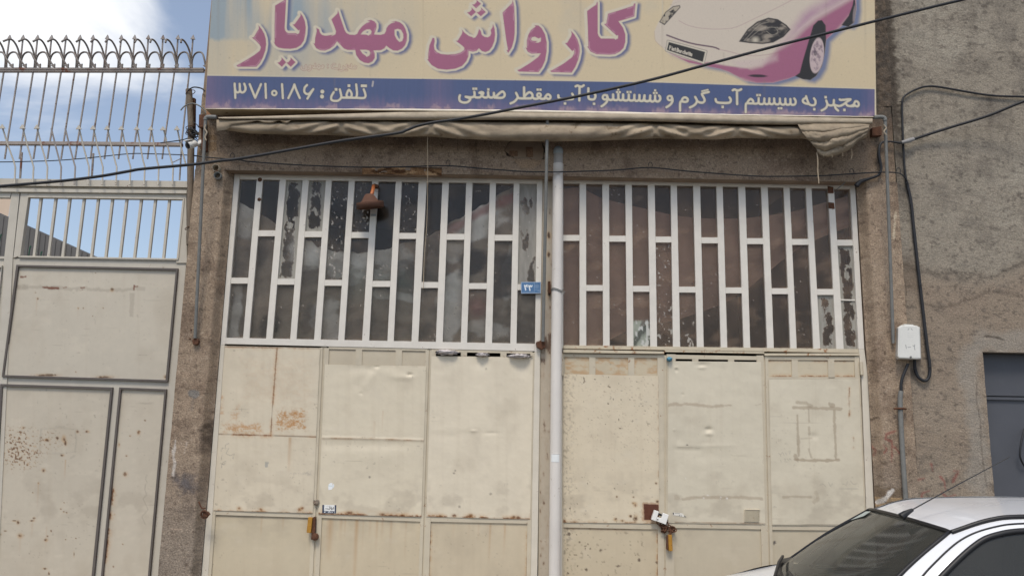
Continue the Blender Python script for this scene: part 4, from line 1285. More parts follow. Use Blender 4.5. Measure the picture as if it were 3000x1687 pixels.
def cL(U, V):
    C = np.ones(U.shape + (3,)) * lin(168, 152, 132)
    n = fbm(U, V, 130, 80, 17, 4)
    n2 = fbm(U + .5 * V, V, 50, 34, 18, 4)
    blend(C, sstep(.42, .62, n) * .6, lin(116, 104, 93))
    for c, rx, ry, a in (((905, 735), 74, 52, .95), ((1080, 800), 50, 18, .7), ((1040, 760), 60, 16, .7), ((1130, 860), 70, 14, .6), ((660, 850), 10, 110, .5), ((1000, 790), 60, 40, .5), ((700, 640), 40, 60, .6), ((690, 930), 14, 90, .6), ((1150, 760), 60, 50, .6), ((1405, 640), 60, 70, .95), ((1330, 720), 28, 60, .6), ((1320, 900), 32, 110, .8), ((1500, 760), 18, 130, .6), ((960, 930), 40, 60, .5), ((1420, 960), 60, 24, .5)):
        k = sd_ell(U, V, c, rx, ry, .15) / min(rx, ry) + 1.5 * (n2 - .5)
        blend(C, sstep(.25, -.15, k) * a, lin(255, 250, 238))  # pale patches: light on the folds painted into the cloth colour
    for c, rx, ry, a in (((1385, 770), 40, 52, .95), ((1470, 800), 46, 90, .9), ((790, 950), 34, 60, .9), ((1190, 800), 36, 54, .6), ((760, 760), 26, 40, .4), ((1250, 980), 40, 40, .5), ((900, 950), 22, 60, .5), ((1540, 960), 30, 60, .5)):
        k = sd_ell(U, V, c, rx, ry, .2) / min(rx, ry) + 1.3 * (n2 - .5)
        blend(C, sstep(.2, -.4, k) * a, lin(56, 50, 47))  # dark patches: shade of the folds painted into the cloth colour
    g = np.exp(-((U - 1120) / 130.0) ** 2 - ((V - 830) / 50.0) ** 2)
    blend(C, g * .5, lin(110, 138, 126))
    r = sstep(24, 4, np.abs(V - topL(U) - 22) + 30 * (n2 - .5)) * sstep(1270, 1340, U)
    blend(C, r * .7, lin(176, 104, 92))
    r2 = np.exp(-((U - 1395) / 36.0) ** 2 - ((V - 895) / 34.0) ** 2)
    blend(C, r2 * .75, lin(168, 104, 96))
    return C
o = cloth('torn_sheeting', 645, 1590, lambda u: topL(u) + 26 * (fbm(u, u * 0, 34, 34, 5, 4) - .5), lambda u: 1030 + 0 * u, yL, cL, 240, 110, M['grey_cloth'])
recentre(o)
tag(o, 'torn greyish plastic sheeting slumped behind the panes of the left folding door', 'sheeting')
topR = interp([(1630, 556), (1700, 548), (1760, 580), (1830, 598), (1900, 614), (1960, 628), (2030, 638), (2100, 641), (2180, 640), (2260, 630), (2330, 618), (2420, 592), (2500, 570)])
botR = interp([(1630, 1035), (1760, 1010), (1830, 972), (1900, 952), (1980, 938), (2060, 912), (2140, 880), (2190, 846), (2240, 806), (2300, 756), (2360, 716), (2420, 690), (2500, 660)])
def yR(U, V):
    t = (V - topR(U)) / (botR(U) - topR(U))
    return 7.10 + .025 * np.sin(t * 9 + U / 200.0 + 3 * fbm(U, V, 260, 120, 14, 3)) + .04 * (fbm(U, V, 200, 120, 15, 3) - .5)
def cR(U, V):
    C = np.ones(U.shape + (3,)) * lin(186, 150, 128)
    n = fbm(U, V, 190, 90, 27, 4)
    blend(C, sstep(.4, .7, n) * .5, lin(140, 110, 97))
    return C
o = cloth('brown_dust_sheet', 1632, 2500, topR, botR, yR, cR, 200, 80, M['brown_cloth'])
recentre(o)
tag(o, 'brown cloth hung in a swag behind the panes of the right folding door', 'cloth')

# ---------------------------------------------------------------- the painted billboard
SY, SK = 6.66, math.tan(math.radians(4.6))
SZ = P(1580, 330, SY).z
def sign_surf(off=0.0):
    def f(U, V):
        a = (U - 1500) / F_PX; b = -(V - 843.5) / F_PX
        D = a[..., None] * np.array(RGT) + b[..., None] * np.array(UPV) + np.array(FWD)
        t = (SY - off + (SZ - CAM_H) * SK) / (D[..., 1] + SK * D[..., 2])
        return D * t[..., None] + np.array((0, 0, CAM_H))
    return f
def SP(u, v, off=0.0):
    return Vector(sign_surf(off)(np.array([[float(u)]]), np.array([[float(v)]]))[0, 0])

zH = zz(680, 0, 960, 1932); zI = zz(900, 0, 1220, 2208); zJ = zz(1240, 0, 1540, 1976); zK = zz(1500, 0, 1880, 2394)
TITLE = [
    [zH([(85, 1330), (160, 1290), (300, 1210), (460, 1110), (560, 1030), (582, 960), (555, 910), (480, 830), (400, 765), (440, 758), (500, 650), (540, 590), (535, 520), (600, 600), (650, 690), (680, 790), (688, 900), (670, 1030), (620, 1170), (560, 1280), (490, 1355), (110, 1355)])],
    [zH([(870, 120), (1040, 20), (1095, -60), (1062, 560), (1070, 620), (1100, 660), (1140, 678), (1300, 678), (1310, 700), (1355, 680), (1368, 610), (1340, 625), (1225, 505), (1265, 495), (1370, 350), (1385, 320), (1380, 272), (1430, 340), (1470, 430), (1490, 560), (1480, 700), (1450, 830), (1390, 920), (1300, 975), (1180, 995), (1050, 990), (940, 970), (880, 930), (838, 850), (858, 870), (858, 500)])],
    [zH([(1000, 1165), (1092, 1265), (1005, 1358), (912, 1270), (955, 1265), (1000, 1212)])],
    [zH([(1180, 1165), (1282, 1265), (1185, 1358), (1098, 1270), (1135, 1265), (1182, 1212)])],
    [zI([(185, 570), (240, 600), (260, 670), (300, 715), (380, 730), (470, 715), (520, 712), (480, 745), (570, 700), (582, 640), (555, 560), (488, 400), (560, 330), (612, 275), (622, 212), (660, 330), (760, 620), (790, 670), (850, 705), (960, 712), (1010, 690), (1050, 610), (1120, 530), (1200, 470), (1272, 447), (1210, 425), (1290, 408), (1360, 440), (1400, 490), (1402, 560), (1380, 630), (1350, 702), (1480, 712), (1560, 690), (1590, 640), (1600, 580), (1640, 520), (1700, 477), (1775, 457), (1700, 450), (1790, 433), (1870, 455), (1940, 510), (1985, 590), (2017, 700), (2015, 820), (1980, 920), (1920, 990), (1830, 1032), (1740, 1027), (1660, 980), (1600, 930), (1560, 985), (1490, 1022), (1340, 1027), (1365, 1090), (1365, 1180), (1320, 1250), (1240, 1287), (1150, 1272), (1060, 1220), (990, 1120), (970, 1017), (820, 1017), (740, 987), (670, 910), (605, 842), (540, 930), (460, 990), (360, 1030), (260, 1022), (180, 980), (125, 880), (155, 890), (160, 780), (192, 640)]),
     zI([(1080, 702), (1130, 640), (1200, 603), (1270, 600), (1302, 640), (1290, 690), (1240, 725), (1190, 705)]),
     zI([(1065, 1012), (1190, 1012), (1255, 1030), (1278, 1080), (1255, 1130), (1200, 1155), (1180, 1130), (1120, 1090)]),
     zI([(1765, 610), (1830, 588), (1895, 610), (1940, 690), (1945, 770), (1920, 835), (1865, 855), (1810, 800), (1768, 720)])],
    [zJ([(178, 735), (213, 740), (222, 800), (207, 880), (217, 960), (260, 1010), (340, 1047), (470, 1060), (620, 1048), (720, 1020), (785, 975), (792, 930), (755, 890), (628, 795), (665, 790), (745, 660), (755, 620), (745, 575), (800, 640), (880, 700), (965, 728), (950, 745), (1010, 725), (1050, 660), (1075, 565), (1110, 600), (1130, 680), (1180, 717), (1245, 727), (1290, 700), (1312, 650), (1300, 590), (1337, 530), (1342, 465), (1377, 560), (1387, 680), (1372, 800), (1330, 910), (1270, 985), (1200, 1012), (1130, 992), (1075, 938), (1030, 987), (960, 1005), (875, 985), (872, 1090), (830, 1190), (750, 1280), (620, 1332), (450, 1352), (280, 1332), (160, 1262), (75, 1150), (95, 1150), (95, 1040), (120, 880), (160, 790)])],
    [zJ([(1025, 2), (1115, 80), (1020, 168), (942, 95), (990, 88), (1032, 42)])],
    [zJ([(930, 147), (1018, 240), (925, 322), (842, 245), (890, 238), (937, 192)])],
    [zJ([(1110, 147), (1207, 240), (1110, 322), (1026, 242), (1070, 238), (1122, 192)])],
    [zJ([(1530, 250), (1640, 140), (1712, 70), (1727, 5), (1755, 130), (1766, 400), (1765, 650), (1750, 780), (1710, 920), (1640, 1028), (1608, 975), (1635, 970), (1600, 780)])],
    [zK([(415, 472), (490, 475), (550, 530), (610, 640), (642, 790), (640, 950), (612, 1120), (560, 1240), (490, 1337), (130, 1327), (95, 1300), (150, 1280), (330, 1170), (480, 1060), (532, 990), (360, 997), (290, 962), (250, 885), (275, 890), (272, 760), (300, 650), (350, 560), (435, 495)]),
     zK([(348, 732), (370, 695), (420, 683), (490, 718), (535, 698), (532, 770), (480, 795), (430, 790), (470, 765), (370, 757)])],
    [zK([(1090, 575), (1150, 640), (1210, 740), (1245, 860), (1252, 960), (1225, 1100), (1170, 1240), (1100, 1347), (730, 1337), (703, 1315), (760, 1290), (950, 1180), (1110, 1060), (1152, 980), (1142, 925), (1115, 952), (978, 803), (1018, 795), (1090, 675), (1103, 630)])],
    [zK([(1385, 210), (1480, 140), (1550, 95), (1572, 35), (1583, 60), (1582, 620), (1600, 670), (1640, 717), (1890, 718), (1905, 740), (1955, 715), (1958, 655), (1930, 665), (1700, 455), (1742, 440), (1772, 260), (2000, 190), (2240, 112), (2252, 72), (2280, 72), (2257, 310), (2100, 360), (1965, 400), (2050, 520), (2092, 640), (2092, 780), (2060, 890), (1990, 960), (1900, 1007), (1800, 1017), (1560, 1007), (1450, 960), (1385, 860), (1408, 870), (1400, 550)])],
]
zA = zz(660, 220, 1100, 2576); zB = zz(1320, 230, 1620, 2576); zC = zz(1600, 230, 1900, 2576); zD = zz(1880, 240, 2220, 2576); zE = zz(2180, 240, 2540, 2576); zF = zz(860, 170, 1060, 2576)
def dots(z, pts, s):
    return [z([(x - s / 2, y - s / 2), (x + s / 2, y - s / 2), (x + s / 2, y + s / 2), (x - s / 2, y + s / 2)]) for x, y in pts]
STROKES = []       # (points, width in photo px)
def add_s(z, lst, w):
    for st in lst:
        STROKES.append((catmull(z(st), 4) if len(st) > 2 else z(st), w))
add_s(zA, [[(160, 150), (166, 260), (172, 395)], [(168, 240), (180, 285), (207, 300), (235, 292), (250, 255), (246, 155)], [(252, 262), (272, 297), (310, 298), (342, 262), (345, 210), (325, 152)],
           [(418, 160), (512, 392)], [(612, 160), (512, 392)], [(688, 155), (698, 395)], [(973, 160), (988, 400)], [(1185, 165), (1160, 235), (1082, 398)], [(1185, 165), (1212, 245), (1278, 398)],
           [(1402, 175), (1362, 220), (1355, 285), (1388, 325), (1440, 322), (1510, 245)], [(1510, 245), (1408, 408)],
           [(1860, 298), (1820, 370), (1820, 425), (1870, 447), (1940, 440), (1988, 390), (1985, 330), (1965, 250)],
           [(1985, 390), (2080, 392), (2260, 395)], [(2130, 388), (2086, 370), (2086, 320), (2122, 258), (2165, 315), (2163, 370), (2130, 388)],
           [(2245, 165), (2258, 290), (2255, 360), (2232, 392)], [(2250, 395), (2370, 398), (2403, 370), (2400, 320), (2375, 250)]], 6.4)
RINGS = [(zA([(840, 312)])[0], 6.5, 5.8)]
DISCS = [(zA([(1665, 288)])[0], 5.8), (zA([(1660, 372)])[0], 5.8)]
SQ = dots(zA, [(1900, 250), (2122, 187)], 46) + [zA([(2325, 165), (2430, 168), (2428, 212), (2322, 210)])]
add_s(zB, [[(1150, 492), (1290, 492), (1352, 450), (1360, 390), (1310, 335), (1240, 370), (1150, 455), (1110, 488)], [(1090, 370), (1096, 440), (1130, 482)], [(945, 350), (950, 430), (985, 478), (1050, 482), (1095, 440)],
           [(598, 345), (606, 420), (575, 468), (500, 480), (380, 466)], [(600, 455), (640, 482), (730, 482), (785, 440)], [(785, 440), (850, 482), (915, 480), (950, 440)],
           [(235, 430), (217, 500), (240, 575), (330, 612), (430, 598), (488, 545), (480, 505), (385, 468)],
           [(1648, 370), (1690, 470), (1652, 540), (1585, 600), (1510, 632)], [(1690, 480), (1750, 505), (2020, 505)], [(1850, 230), (1850, 495)], [(1850, 470), (1920, 390), (1990, 352), (2050, 395), (2060, 460), (2020, 505)],
           [(2060, 480), (2110, 515), (2180, 515), (2225, 490)], [(2225, 490), (2290, 518), (2350, 515), (2380, 480)], [(2360, 518), (2395, 450), (2450, 405), (2505, 440), (2512, 490), (2470, 522), (2410, 500)]], 6.9)
SQ += dots(zB, [(575, 265), (642, 265), (950, 282), (2190, 287), (2260, 287)], 58)
SQ.append(zB([(690, 370), (720, 335), (780, 318), (835, 335), (855, 365), (850, 400), (810, 450), (770, 445), (745, 400), (705, 390)]))
RINGS.append((zB([(2225, 425)])[0], 5.4, 6.2))
add_s(zC, [[(305, 430), (318, 490), (380, 522), (640, 527), (680, 490), (680, 440), (655, 390)], [(842, 240), (836, 560)], [(742, 205), (790, 185), (850, 208), (900, 210), (945, 180)], [(1062, 255), (1065, 480), (1110, 530), (1200, 530), (1235, 480), (1236, 420), (1215, 390)],
           [(1530, 430), (1550, 510), (1520, 600), (1450, 670), (1392, 706)], [(1555, 525), (1620, 548), (1680, 520), (1685, 410)], [(1685, 520), (1720, 548), (1780, 548), (1815, 510), (1815, 400)], [(1815, 510), (1850, 550), (1900, 550), (1932, 510), (1936, 410)],
           [(1932, 510), (1960, 555), (2040, 555), (2076, 510), (2080, 415)], [(2076, 515), (2110, 558), (2180, 558), (2216, 520), (2222, 420)], [(2216, 520), (2250, 566), (2300, 566), (2342, 525), (2346, 425)], [(2342, 525), (2370, 570), (2430, 570), (2466, 530), (2475, 430)], [(2466, 530), (2500, 575), (2580, 570)]], 6.9)
SQ += dots(zC, [(475, 634), (1205, 644)], 62) + dots(zC, [(1815, 285), (1785, 350), (1850, 350), (2050, 348), (2122, 348)], 54)
RINGS.append((zC([(1480, 480)])[0], 6.6, 6.4))
add_s(zD, [[(0, 430), (42, 400), (60, 310)], [(60, 395), (90, 432), (150, 432), (182, 395), (190, 310)], [(182, 395), (210, 436), (260, 436), (295, 395), (296, 312)], [(295, 395), (320, 436), (375, 436), (408, 395), (405, 335), (385, 312)],
           [(662, 325), (685, 410), (660, 480), (610, 530), (548, 568)], [(852, 645), (854, 470), (885, 430), (912, 372), (965, 350), (1016, 380), (1016, 430), (968, 450), (885, 440)],
           [(1187, 340), (1225, 420), (1200, 490), (1140, 540), (1070, 572)], [(1228, 430), (1290, 462), (1360, 462), (1396, 420), (1380, 360), (1338, 285), (1360, 260), (1488, 228)],
           [(1640, 388), (1655, 440), (1720, 467), (1920, 470), (1970, 440), (1975, 390), (1950, 350)], [(2115, 235), (2118, 498)], [(2022, 190), (2060, 172), (2110, 192), (2160, 192), (2208, 168)]], 6.9)
add_s(zD, [[(1335, 212), (1470, 178)]], 4.4)
SQ += dots(zD, [(297, 195), (270, 252), (330, 252)], 47) + dots(zD, [(1798, 560)], 56)
RINGS.append((zD([(622, 365)])[0], 6.4, 6.2))
add_s(zE, [[(34, 642), (36, 480), (62, 448)], [(62, 448), (100, 390), (142, 362), (188, 400), (185, 440), (150, 455), (62, 450)], [(170, 452), (250, 462), (300, 430), (305, 345)], [(300, 430), (332, 467), (390, 467), (420, 430), (425, 352)],
           [(420, 430), (452, 467), (500, 467), (525, 430), (530, 352)], [(525, 430), (552, 467), (600, 467), (630, 430), (630, 352)], [(630, 430), (670, 472), (720, 472), (750, 430), (750, 355)], [(750, 430), (790, 476), (840, 476), (866, 435), (866, 358)],
           [(866, 435), (892, 478), (945, 478), (970, 440), (970, 362)], [(970, 440), (1000, 482), (1060, 477), (1082, 430), (1075, 385), (1052, 352)],
           [(1300, 305), (1322, 380), (1350, 460), (1282, 452), (1236, 420), (1240, 372), (1292, 340)], [(1350, 460), (1400, 490), (1470, 490), (1496, 450), (1496, 400), (1466, 350)],
           [(1722, 395), (1746, 470), (1722, 540), (1672, 580), (1625, 602)], [(1748, 480), (1810, 497), (1872, 480), (1882, 385)], [(1895, 490), (1922, 560), (1972, 606)], [(1880, 480), (1990, 510), (2075, 480), (2150, 425), (2230, 368), (2040, 385), (2005, 372)],
           [(2130, 450), (2165, 500), (2230, 512), (2300, 512)], [(2230, 512), (2296, 480), (2332, 412), (2390, 430), (2402, 490), (2370, 518), (2310, 492)]], 6.6)
SQ += dots(zE, [(277, 282), (333, 282), (726, 556), (782, 556)], 46) + dots(zE, [(1472, 576), (1710, 325), (2102, 592)], 52)
CAP = []
for st in ([(315, 335), (300, 420), (380, 465), (470, 440), (505, 370), (470, 280), (430, 350), (450, 400)], [(600, 300), (590, 350), (650, 350), (655, 300), (600, 300)], [(660, 320), (655, 420), (600, 480), (555, 480)], [(715, 310), (745, 372), (800, 350), (820, 230)],
           [(745, 380), (960, 370), (1110, 380)], [(880, 360), (960, 275), (1005, 320), (960, 440), (920, 400)], [(1070, 330), (1110, 290), (1140, 330), (1105, 375), (1070, 340)], [(1290, 262), (1291, 266)], [(1290, 370), (1291, 374)],
           [(1440, 300), (1455, 385), (1550, 405), (1690, 400), (1750, 350), (1730, 265)], [(1505, 240), (1575, 240)], [(1705, 468), (1770, 468)], [(1880, 325), (1905, 400), (1850, 480), (1800, 492)], [(1905, 390), (1960, 392), (2015, 370), (2008, 265)], [(1960, 470), (2025, 470)],
           [(2085, 310), (2110, 378), (2175, 370), (2178, 245)], [(2180, 400), (2250, 390), (2330, 400)], [(2270, 370), (2310, 300), (2370, 330), (2350, 395), (2280, 380)]):
    CAP.append((zF(st), 4.4))

zN = zz(1860, 0, 2580, 2576)
def band_top(U):
    return np.interp(U, [607, 1240, 1900, 2563], [222.5, 232, 242, 262])
def stroke_union(U, V):
    sd = np.full(U.shape, 1e3)
    for pts, w in STROKES:
        sd = np.minimum(sd, sd_line(U, V, pts, w))
    for c, r, w in RINGS:
        sd = np.minimum(sd, np.abs(np.hypot(U - c[0], V - c[1]) - r) - w / 2)
    for c, r in DISCS:
        sd = np.minimum(sd, np.hypot(U - c[0], V - c[1]) - r)
    for q in SQ:
        sd = np.minimum(sd, sd_poly(U, V, q))
    return sd
CARP = zN([(480, -200), (380, 60), (250, 230), (205, 330), (215, 430), (290, 500), (340, 560), (560, 660), (740, 695), (900, 725), (1000, 765), (1150, 850), (1280, 872), (1450, 870), (1600, 830), (1690, 795), (1780, 832), (1840, 842), (1900, 800), (1960, 700), (1990, 560), (2005, 420), (2100, 330), (2180, 270), (2250, 282), (2300, 240), (2322, 100), (2312, -200)])
_cache = {}
def sign_sd(U, V):
    k = U.shape
    if k not in _cache:
        t = np.full(U.shape, 1e3)
        for loops in TITLE:
            t = np.minimum(t, sd_poly(U, V, loops, pad=26))
        _cache[k] = (t, stroke_union(U, V), sd_poly(U, V, CARP, pad=30))
    return _cache[k]
CARCOL = {}
def paint_car(C, U, V):
    N = zN
    n = fbm(U, V, 9, 9, 71, 4)
    n2 = fbm(U, V, 40, 30, 72, 3)
    body = sd_poly(U, V, CARP, pad=30)
    sh = sd_poly(U - 13, V - 7, CARP, pad=44)
    lim = sstep(2005, 2080, U)
    blend(C, sstep(10, -8, sh) * 0.85 * np.clip(lim, .35, 1), lin(84, 104, 148))
    m = cover(body, 2)
    blend(C, m, lin(208, 195, 178))
    pink = lin(162, 100, 126)
    mauve = lin(178, 140, 158)
    p1 = sd_poly(U, V, N([(1500, 520), (1640, 440), (1780, 300), (1900, 205), (2060, 110), (2320, -40), (2340, 100), (2260, 170), (2150, 300), (2010, 450), (1760, 830), (1600, 850), (1440, 890), (1280, 890), (1150, 850), (1030, 790), (960, 715), (1150, 735), (1330, 690), (1400, 610)]), pad=30)
    blend(C, m * sstep(10, -12, p1), pink)
    p2 = sd_poly(U, V, N([(1640, 330), (1760, 150), (1900, 40), (2100, -60), (2300, -60), (2060, 90), (1900, 185), (1780, 280), (1640, 420), (1500, 500)]), pad=40)
    blend(C, m * sstep(20, -20, p2) * (.4 + .7 * n2), mauve)
    p3 = sd_poly(U, V, N([(365, 560), (500, 615), (720, 668), (760, 655), (950, 690), (1180, 720), (1300, 800), (1100, 810), (980, 755), (770, 705), (560, 665)]), pad=20)
    blend(C, m * sstep(4, -4, p3), pink)
    p4 = sd_poly(U, V, N([(1000, 640), (1300, 610), (1500, 570), (1500, 640), (1330, 700), (1100, 720)]), pad=30)
    blend(C, m * sstep(8, -12, p4) * .6, lin(204, 182, 178))
    line = lin(160, 112, 124)
    for st, w, a in (([(460, 220), (560, 270), (700, 300), (880, 308), (1050, 290), (1250, 200), (1500, 80), (1690, -20)], 1.5, .6), ([(880, 520), (1000, 545), (1130, 578), (1300, 585), (1500, 552), (1700, 470)], 1.6, .6), ([(1700, 330), (1880, 190), (2060, 95), (2300, -40)], 3.2, .5), ([(205, 330), (215, 430), (290, 500)], 1.5, .35), ([(480, 0), (380, 60)], 1.2, .25)):
        pts = catmull(N(st), 4)
        blend(C, cover(sd_line(U, V, pts, w), 1.6) * a, line if w < 3 else lin(206, 178, 182))
    dk = lin(46, 43, 44)
    blend(C, cover(sd_line(U, V, catmull(N([(335, 372), (500, 432), (640, 468), (820, 496), (880, 518)]), 4), 4.4), 2) * .9, lin(86, 56, 78))
    blend(C, cover(sd_ell(U, V, N([(1290, 798)])[0], 27, 4.2, .03), 2), lin(58, 46, 54))
    # headlamps
    hl = sd_poly(U, V, N([(1090, 440), (1180, 310), (1280, 230), (1400, 188), (1500, 205), (1590, 265), (1632, 312), (1560, 390), (1450, 450), (1340, 465), (1200, 455)]))
    blend(C, cover(hl, 2), dk)
    inn = sstep(-2.5, -5, hl)
    br = sstep(.40, .72, fbm(U + V * .6, V, 26, 12, 75, 5))
    blend(C, inn * br * .75, lin(168, 156, 140))
    for st in ([(1110, 430), (1180, 330), (1290, 250)], [(1140, 435), (1300, 270), (1400, 235)], [(1180, 420), (1340, 300), (1500, 290)], [(1380, 330), (1440, 370), (1500, 340), (1460, 290), (1390, 300)]):
        blend(C, inn * cover(sd_line(U, V, catmull(N(st), 4), 1.4), 1.8) * .55, lin(196, 186, 168))
    blend(C, inn * sstep(16, 0, np.hypot((U - 2213) / 1.2, V - 118)) * .9, lin(206, 196, 176))
    blend(C, inn * sstep(14, 4, np.hypot((U - 2262) / 1.2, V - 88)) * .6, lin(40, 38, 40))
    hl = sd_poly(U, V, N([(255, 235), (320, 130), (400, 70), (470, 58), (478, 80), (400, 170), (310, 268)]))
    blend(C, cover(hl, 2), dk)
    blend(C, sstep(-1.5, -3, hl) * sstep(.35, .55, fbm(U, V, 9, 9, 78, 3)), lin(180, 168, 148))
    # number plate
    pl = sd_poly(U, V, N([(345, 430), (752, 540), (722, 668), (325, 535)]))
    blend(C, cover(pl - 2.5, 1.6), lin(120, 108, 100))
    blend(C, cover(pl - 1.2, 1.6), lin(206, 196, 178))
    blend(C, cover(sd_poly(U, V, N([(355, 444), (736, 548), (712, 652), (335, 528)])), 1.6), lin(44, 43, 42))
    w = lin(214, 204, 186)
    # plate lettering runs along a slanting baseline
    def L2(x, y):      # x in letter cells, y up 0..1
        ax, ay = N([(362 + x * 20.6, 522 + x * 6.1 - y * 36)])[0]
        return (ax + y * 1.2, ay)
    GL = {'F': [[(0, 0), (0, 1)], [(0, 1), (.6, 1)], [(0, .55), (.5, .55)]], 'i': [[(.3, 0), (.3, .6)], [(.3, .85), (.3, .9)]], 'a': [[(.6, 0), (.6, .6), (.1, .6), (.1, .05), (.6, .05)]], 't': [[(.3, .9), (.3, .05), (.55, .05)], [(.05, .62), (.6, .62)]],
          'B': [[(0, 0), (0, 1), (.5, 1), (.6, .75), (.5, .52), (0, .52)], [(.5, .52), (.65, .25), (.5, 0), (0, 0)]], 'r': [[(.15, 0), (.15, .6)], [(.15, .45), (.5, .62)]], 'c': [[(.6, .55), (.2, .6), (.08, .3), (.2, .04), (.6, .06)]], 'h': [[(.1, 0), (.1, 1)], [(.1, .5), (.5, .6), (.6, .4), (.6, 0)]],
          'e': [[(.08, .32), (.6, .34), (.5, .6), (.18, .6), (.08, .3), (.2, .04), (.58, .06)]]}
    x = 0.0
    for ch in 'Fiat Barchetta':
        for st in GL.get(ch, []):
            blend(C, cover(sd_line(U, V, [L2(x + a_, b_) for a_, b_ in st], 2.1), 1.4) * .95, w)
        x += .62 if ch in ' it' else .95
    # wheels
    ty = sd_poly(U, V, N([(1825, 420), (1870, 270), (1920, 220), (1960, 215), (2000, 270), (2004, 420), (1990, 560), (1960, 700), (1900, 800), (1840, 842), (1760, 832), (1680, 800), (1728, 765), (1760, 640)]))
    blend(C, cover(ty, 2), lin(44, 42, 43))
    rim = sd_ell(U, V, N([(1908, 585)])[0], 20, 52, .12)
    blend(C, cover(rim, 2), lin(198, 178, 176))
    blend(C, cover(rim + 3, 2) * sstep(.45, .75, fbm(U, V, 7, 8, 79, 4)) * .8, lin(120, 100, 112))
    blend(C, cover(sd_ell(U, V, N([(1890, 560)])[0], 5, 8), 2) * .7, lin(80, 70, 78))
    rw = sd_poly(U, V, N([(2300, -60), (2318, 100), (2300, 240), (2240, 284), (2165, 268), (2240, 170), (2282, 60)]))
    blend(C, cover(rw, 2), lin(44, 42, 43))
    blend(C, cover(sd_ell(U, V, N([(2300, 150)])[0], 4, 26, .1), 2) * .8, lin(150, 136, 136))
    C[:] = C
    return body
def sign_paint(U, V):
    C = np.ones(U.shape + (3,)) * lin(212, 194, 160)
    n = fbm(U, V, 120, 90, 61, 4)
    vs = fbm(U, V, 9, 260, 62, 4)
    vs2 = fbm(U, V, 46, 400, 63, 3)
    C *= (.965 + .07 * n)[..., None]
    # faded blue wash with vertical runs, top left
    wash = sstep(1330, 640, U + 160 * (n - .5)) * (0.30 + .7 * sstep(126, 108, V + 14 * (vs - .5)))
    wash = wash * np.clip(0.30 + 1.5 * (vs2 - .30) + .5 * (vs - .5), 0, 1.1)
    blend(C, np.clip(wash, 0, .85), lin(140, 160, 172))
    blend(C, sstep(200, 40, np.hypot(U - 900, V - 95)) * .28, lin(120, 146, 166))
    blend(C, sstep(90, 0, np.abs(U - 1700)) * sstep(120, 20, V) * .35, lin(214, 188, 146))
    blend(C, sstep(.5, .7, n) * sstep(1240, 1500, U) * sstep(170, 30, V) * .3, lin(182, 180, 168))
    blend(C, cover(sd_line(U, V, [(1938, -140), (1942, 70)], 3), 4) * .3, lin(170, 180, 186))
    t, s, cb = sign_sd(U, V)
    # title: blue blur, pale rim, pink letter
    glow = np.full(U.shape, 1e3)
    for loops in TITLE:
        glow = np.minimum(glow, sd_poly(U - 9, V - 5, loops, pad=30))
    blend(C, sstep(13, -1, glow) * .92, lin(84, 94, 136))
    rim = np.full(U.shape, 1e3)
    for loops in TITLE:
        rim = np.minimum(rim, sd_poly(U + 2.6, V + 1, loops, pad=24))
    rim = np.minimum(rim, t)
    blend(C, cover(rim - 6.2, 1.8), lin(212, 201, 178))
    blend(C, cover(t, 1.6), lin(164, 98, 126) * (.94 + .1 * n[..., None]))
    blend(C, cover(t, 1.6) * sstep(1120, 700, U) * .4, lin(150, 92, 112))
    # bevel glint just inside the rim at upper left
    blend(C, cover(t, 1.6) * sstep(2.2, .4, np.abs(np.full(U.shape, 1.0) * (t + 3.2))) * sstep(.56, .7, fbm(U, V, 26, 26, 88, 2)) * .45, lin(206, 170, 178))
    # small outlined line
    sd = np.full(U.shape, 1e3)
    for pts, w in CAP:
        sd = np.minimum(sd, sd_line(U, V, pts, w))
    blend(C, cover(sd, 1.5) * .35, lin(206, 192, 172))
    blend(C, cover(np.abs(sd) - .55, 1.4) * .85, lin(166, 112, 108))
    # printed car
    paint_car(C, U, V)
    # the blue band and its writing
    bt = band_top(U)
    bb = cover(bt - V, 1.6) * cover(U - 2562.5, 1.6)
    blend(C, cover(bt - V - 3.5, 2) * .35, lin(214, 208, 188))
    blue = lin(78, 92, 130) * (.94 + .12 * fbm(U, V, 5, 160, 92, 3)[..., None])
    C[:] = C * (1 - bb[..., None]) + blue * bb[..., None]
    bot = np.interp(U, [601, 1200, 1900, 2567], [317, 320, 328, 341])
    dn = (V - bt) / (bot - bt)
    pf = sstep(.50, 1.0, dn + .35 * (vs - .5)) * .42 + sstep(720, 600, U) * .40 + sstep(2510, 2560, U + 40 * (vs - .5)) * .35
    pf = pf + sstep(60, 0, np.abs(U - 1285)) * .28
    blend(C, bb * np.clip(pf * (.6 + .7 * fbm(U, V, 7, 120, 95, 3)), 0, .85), lin(136, 112, 138))
    blend(C, bb * sstep(.80, 1.0, dn + .35 * (fbm(U, V, 8, 14, 96, 3) - .5)) * .55 * sstep(.35, .55, fbm(U, V, 46, 60, 97, 2)), lin(186, 158, 156))
    blend(C, bb * cover(sd_line(U, V, [(1093, 240), (1091, 253)], 5), 2) * .7, lin(206, 196, 186))
    blend(C, bb * cover(s - 1.3, 1.6) * .8, lin(62, 58, 66))
    blend(C, bb * cover(s - .9 - 0, 1.6) * 0, lin(62, 58, 66))
    blend(C, bb * cover(s, 1.4), lin(212, 204, 182) * (.96 + .06 * n[..., None]))
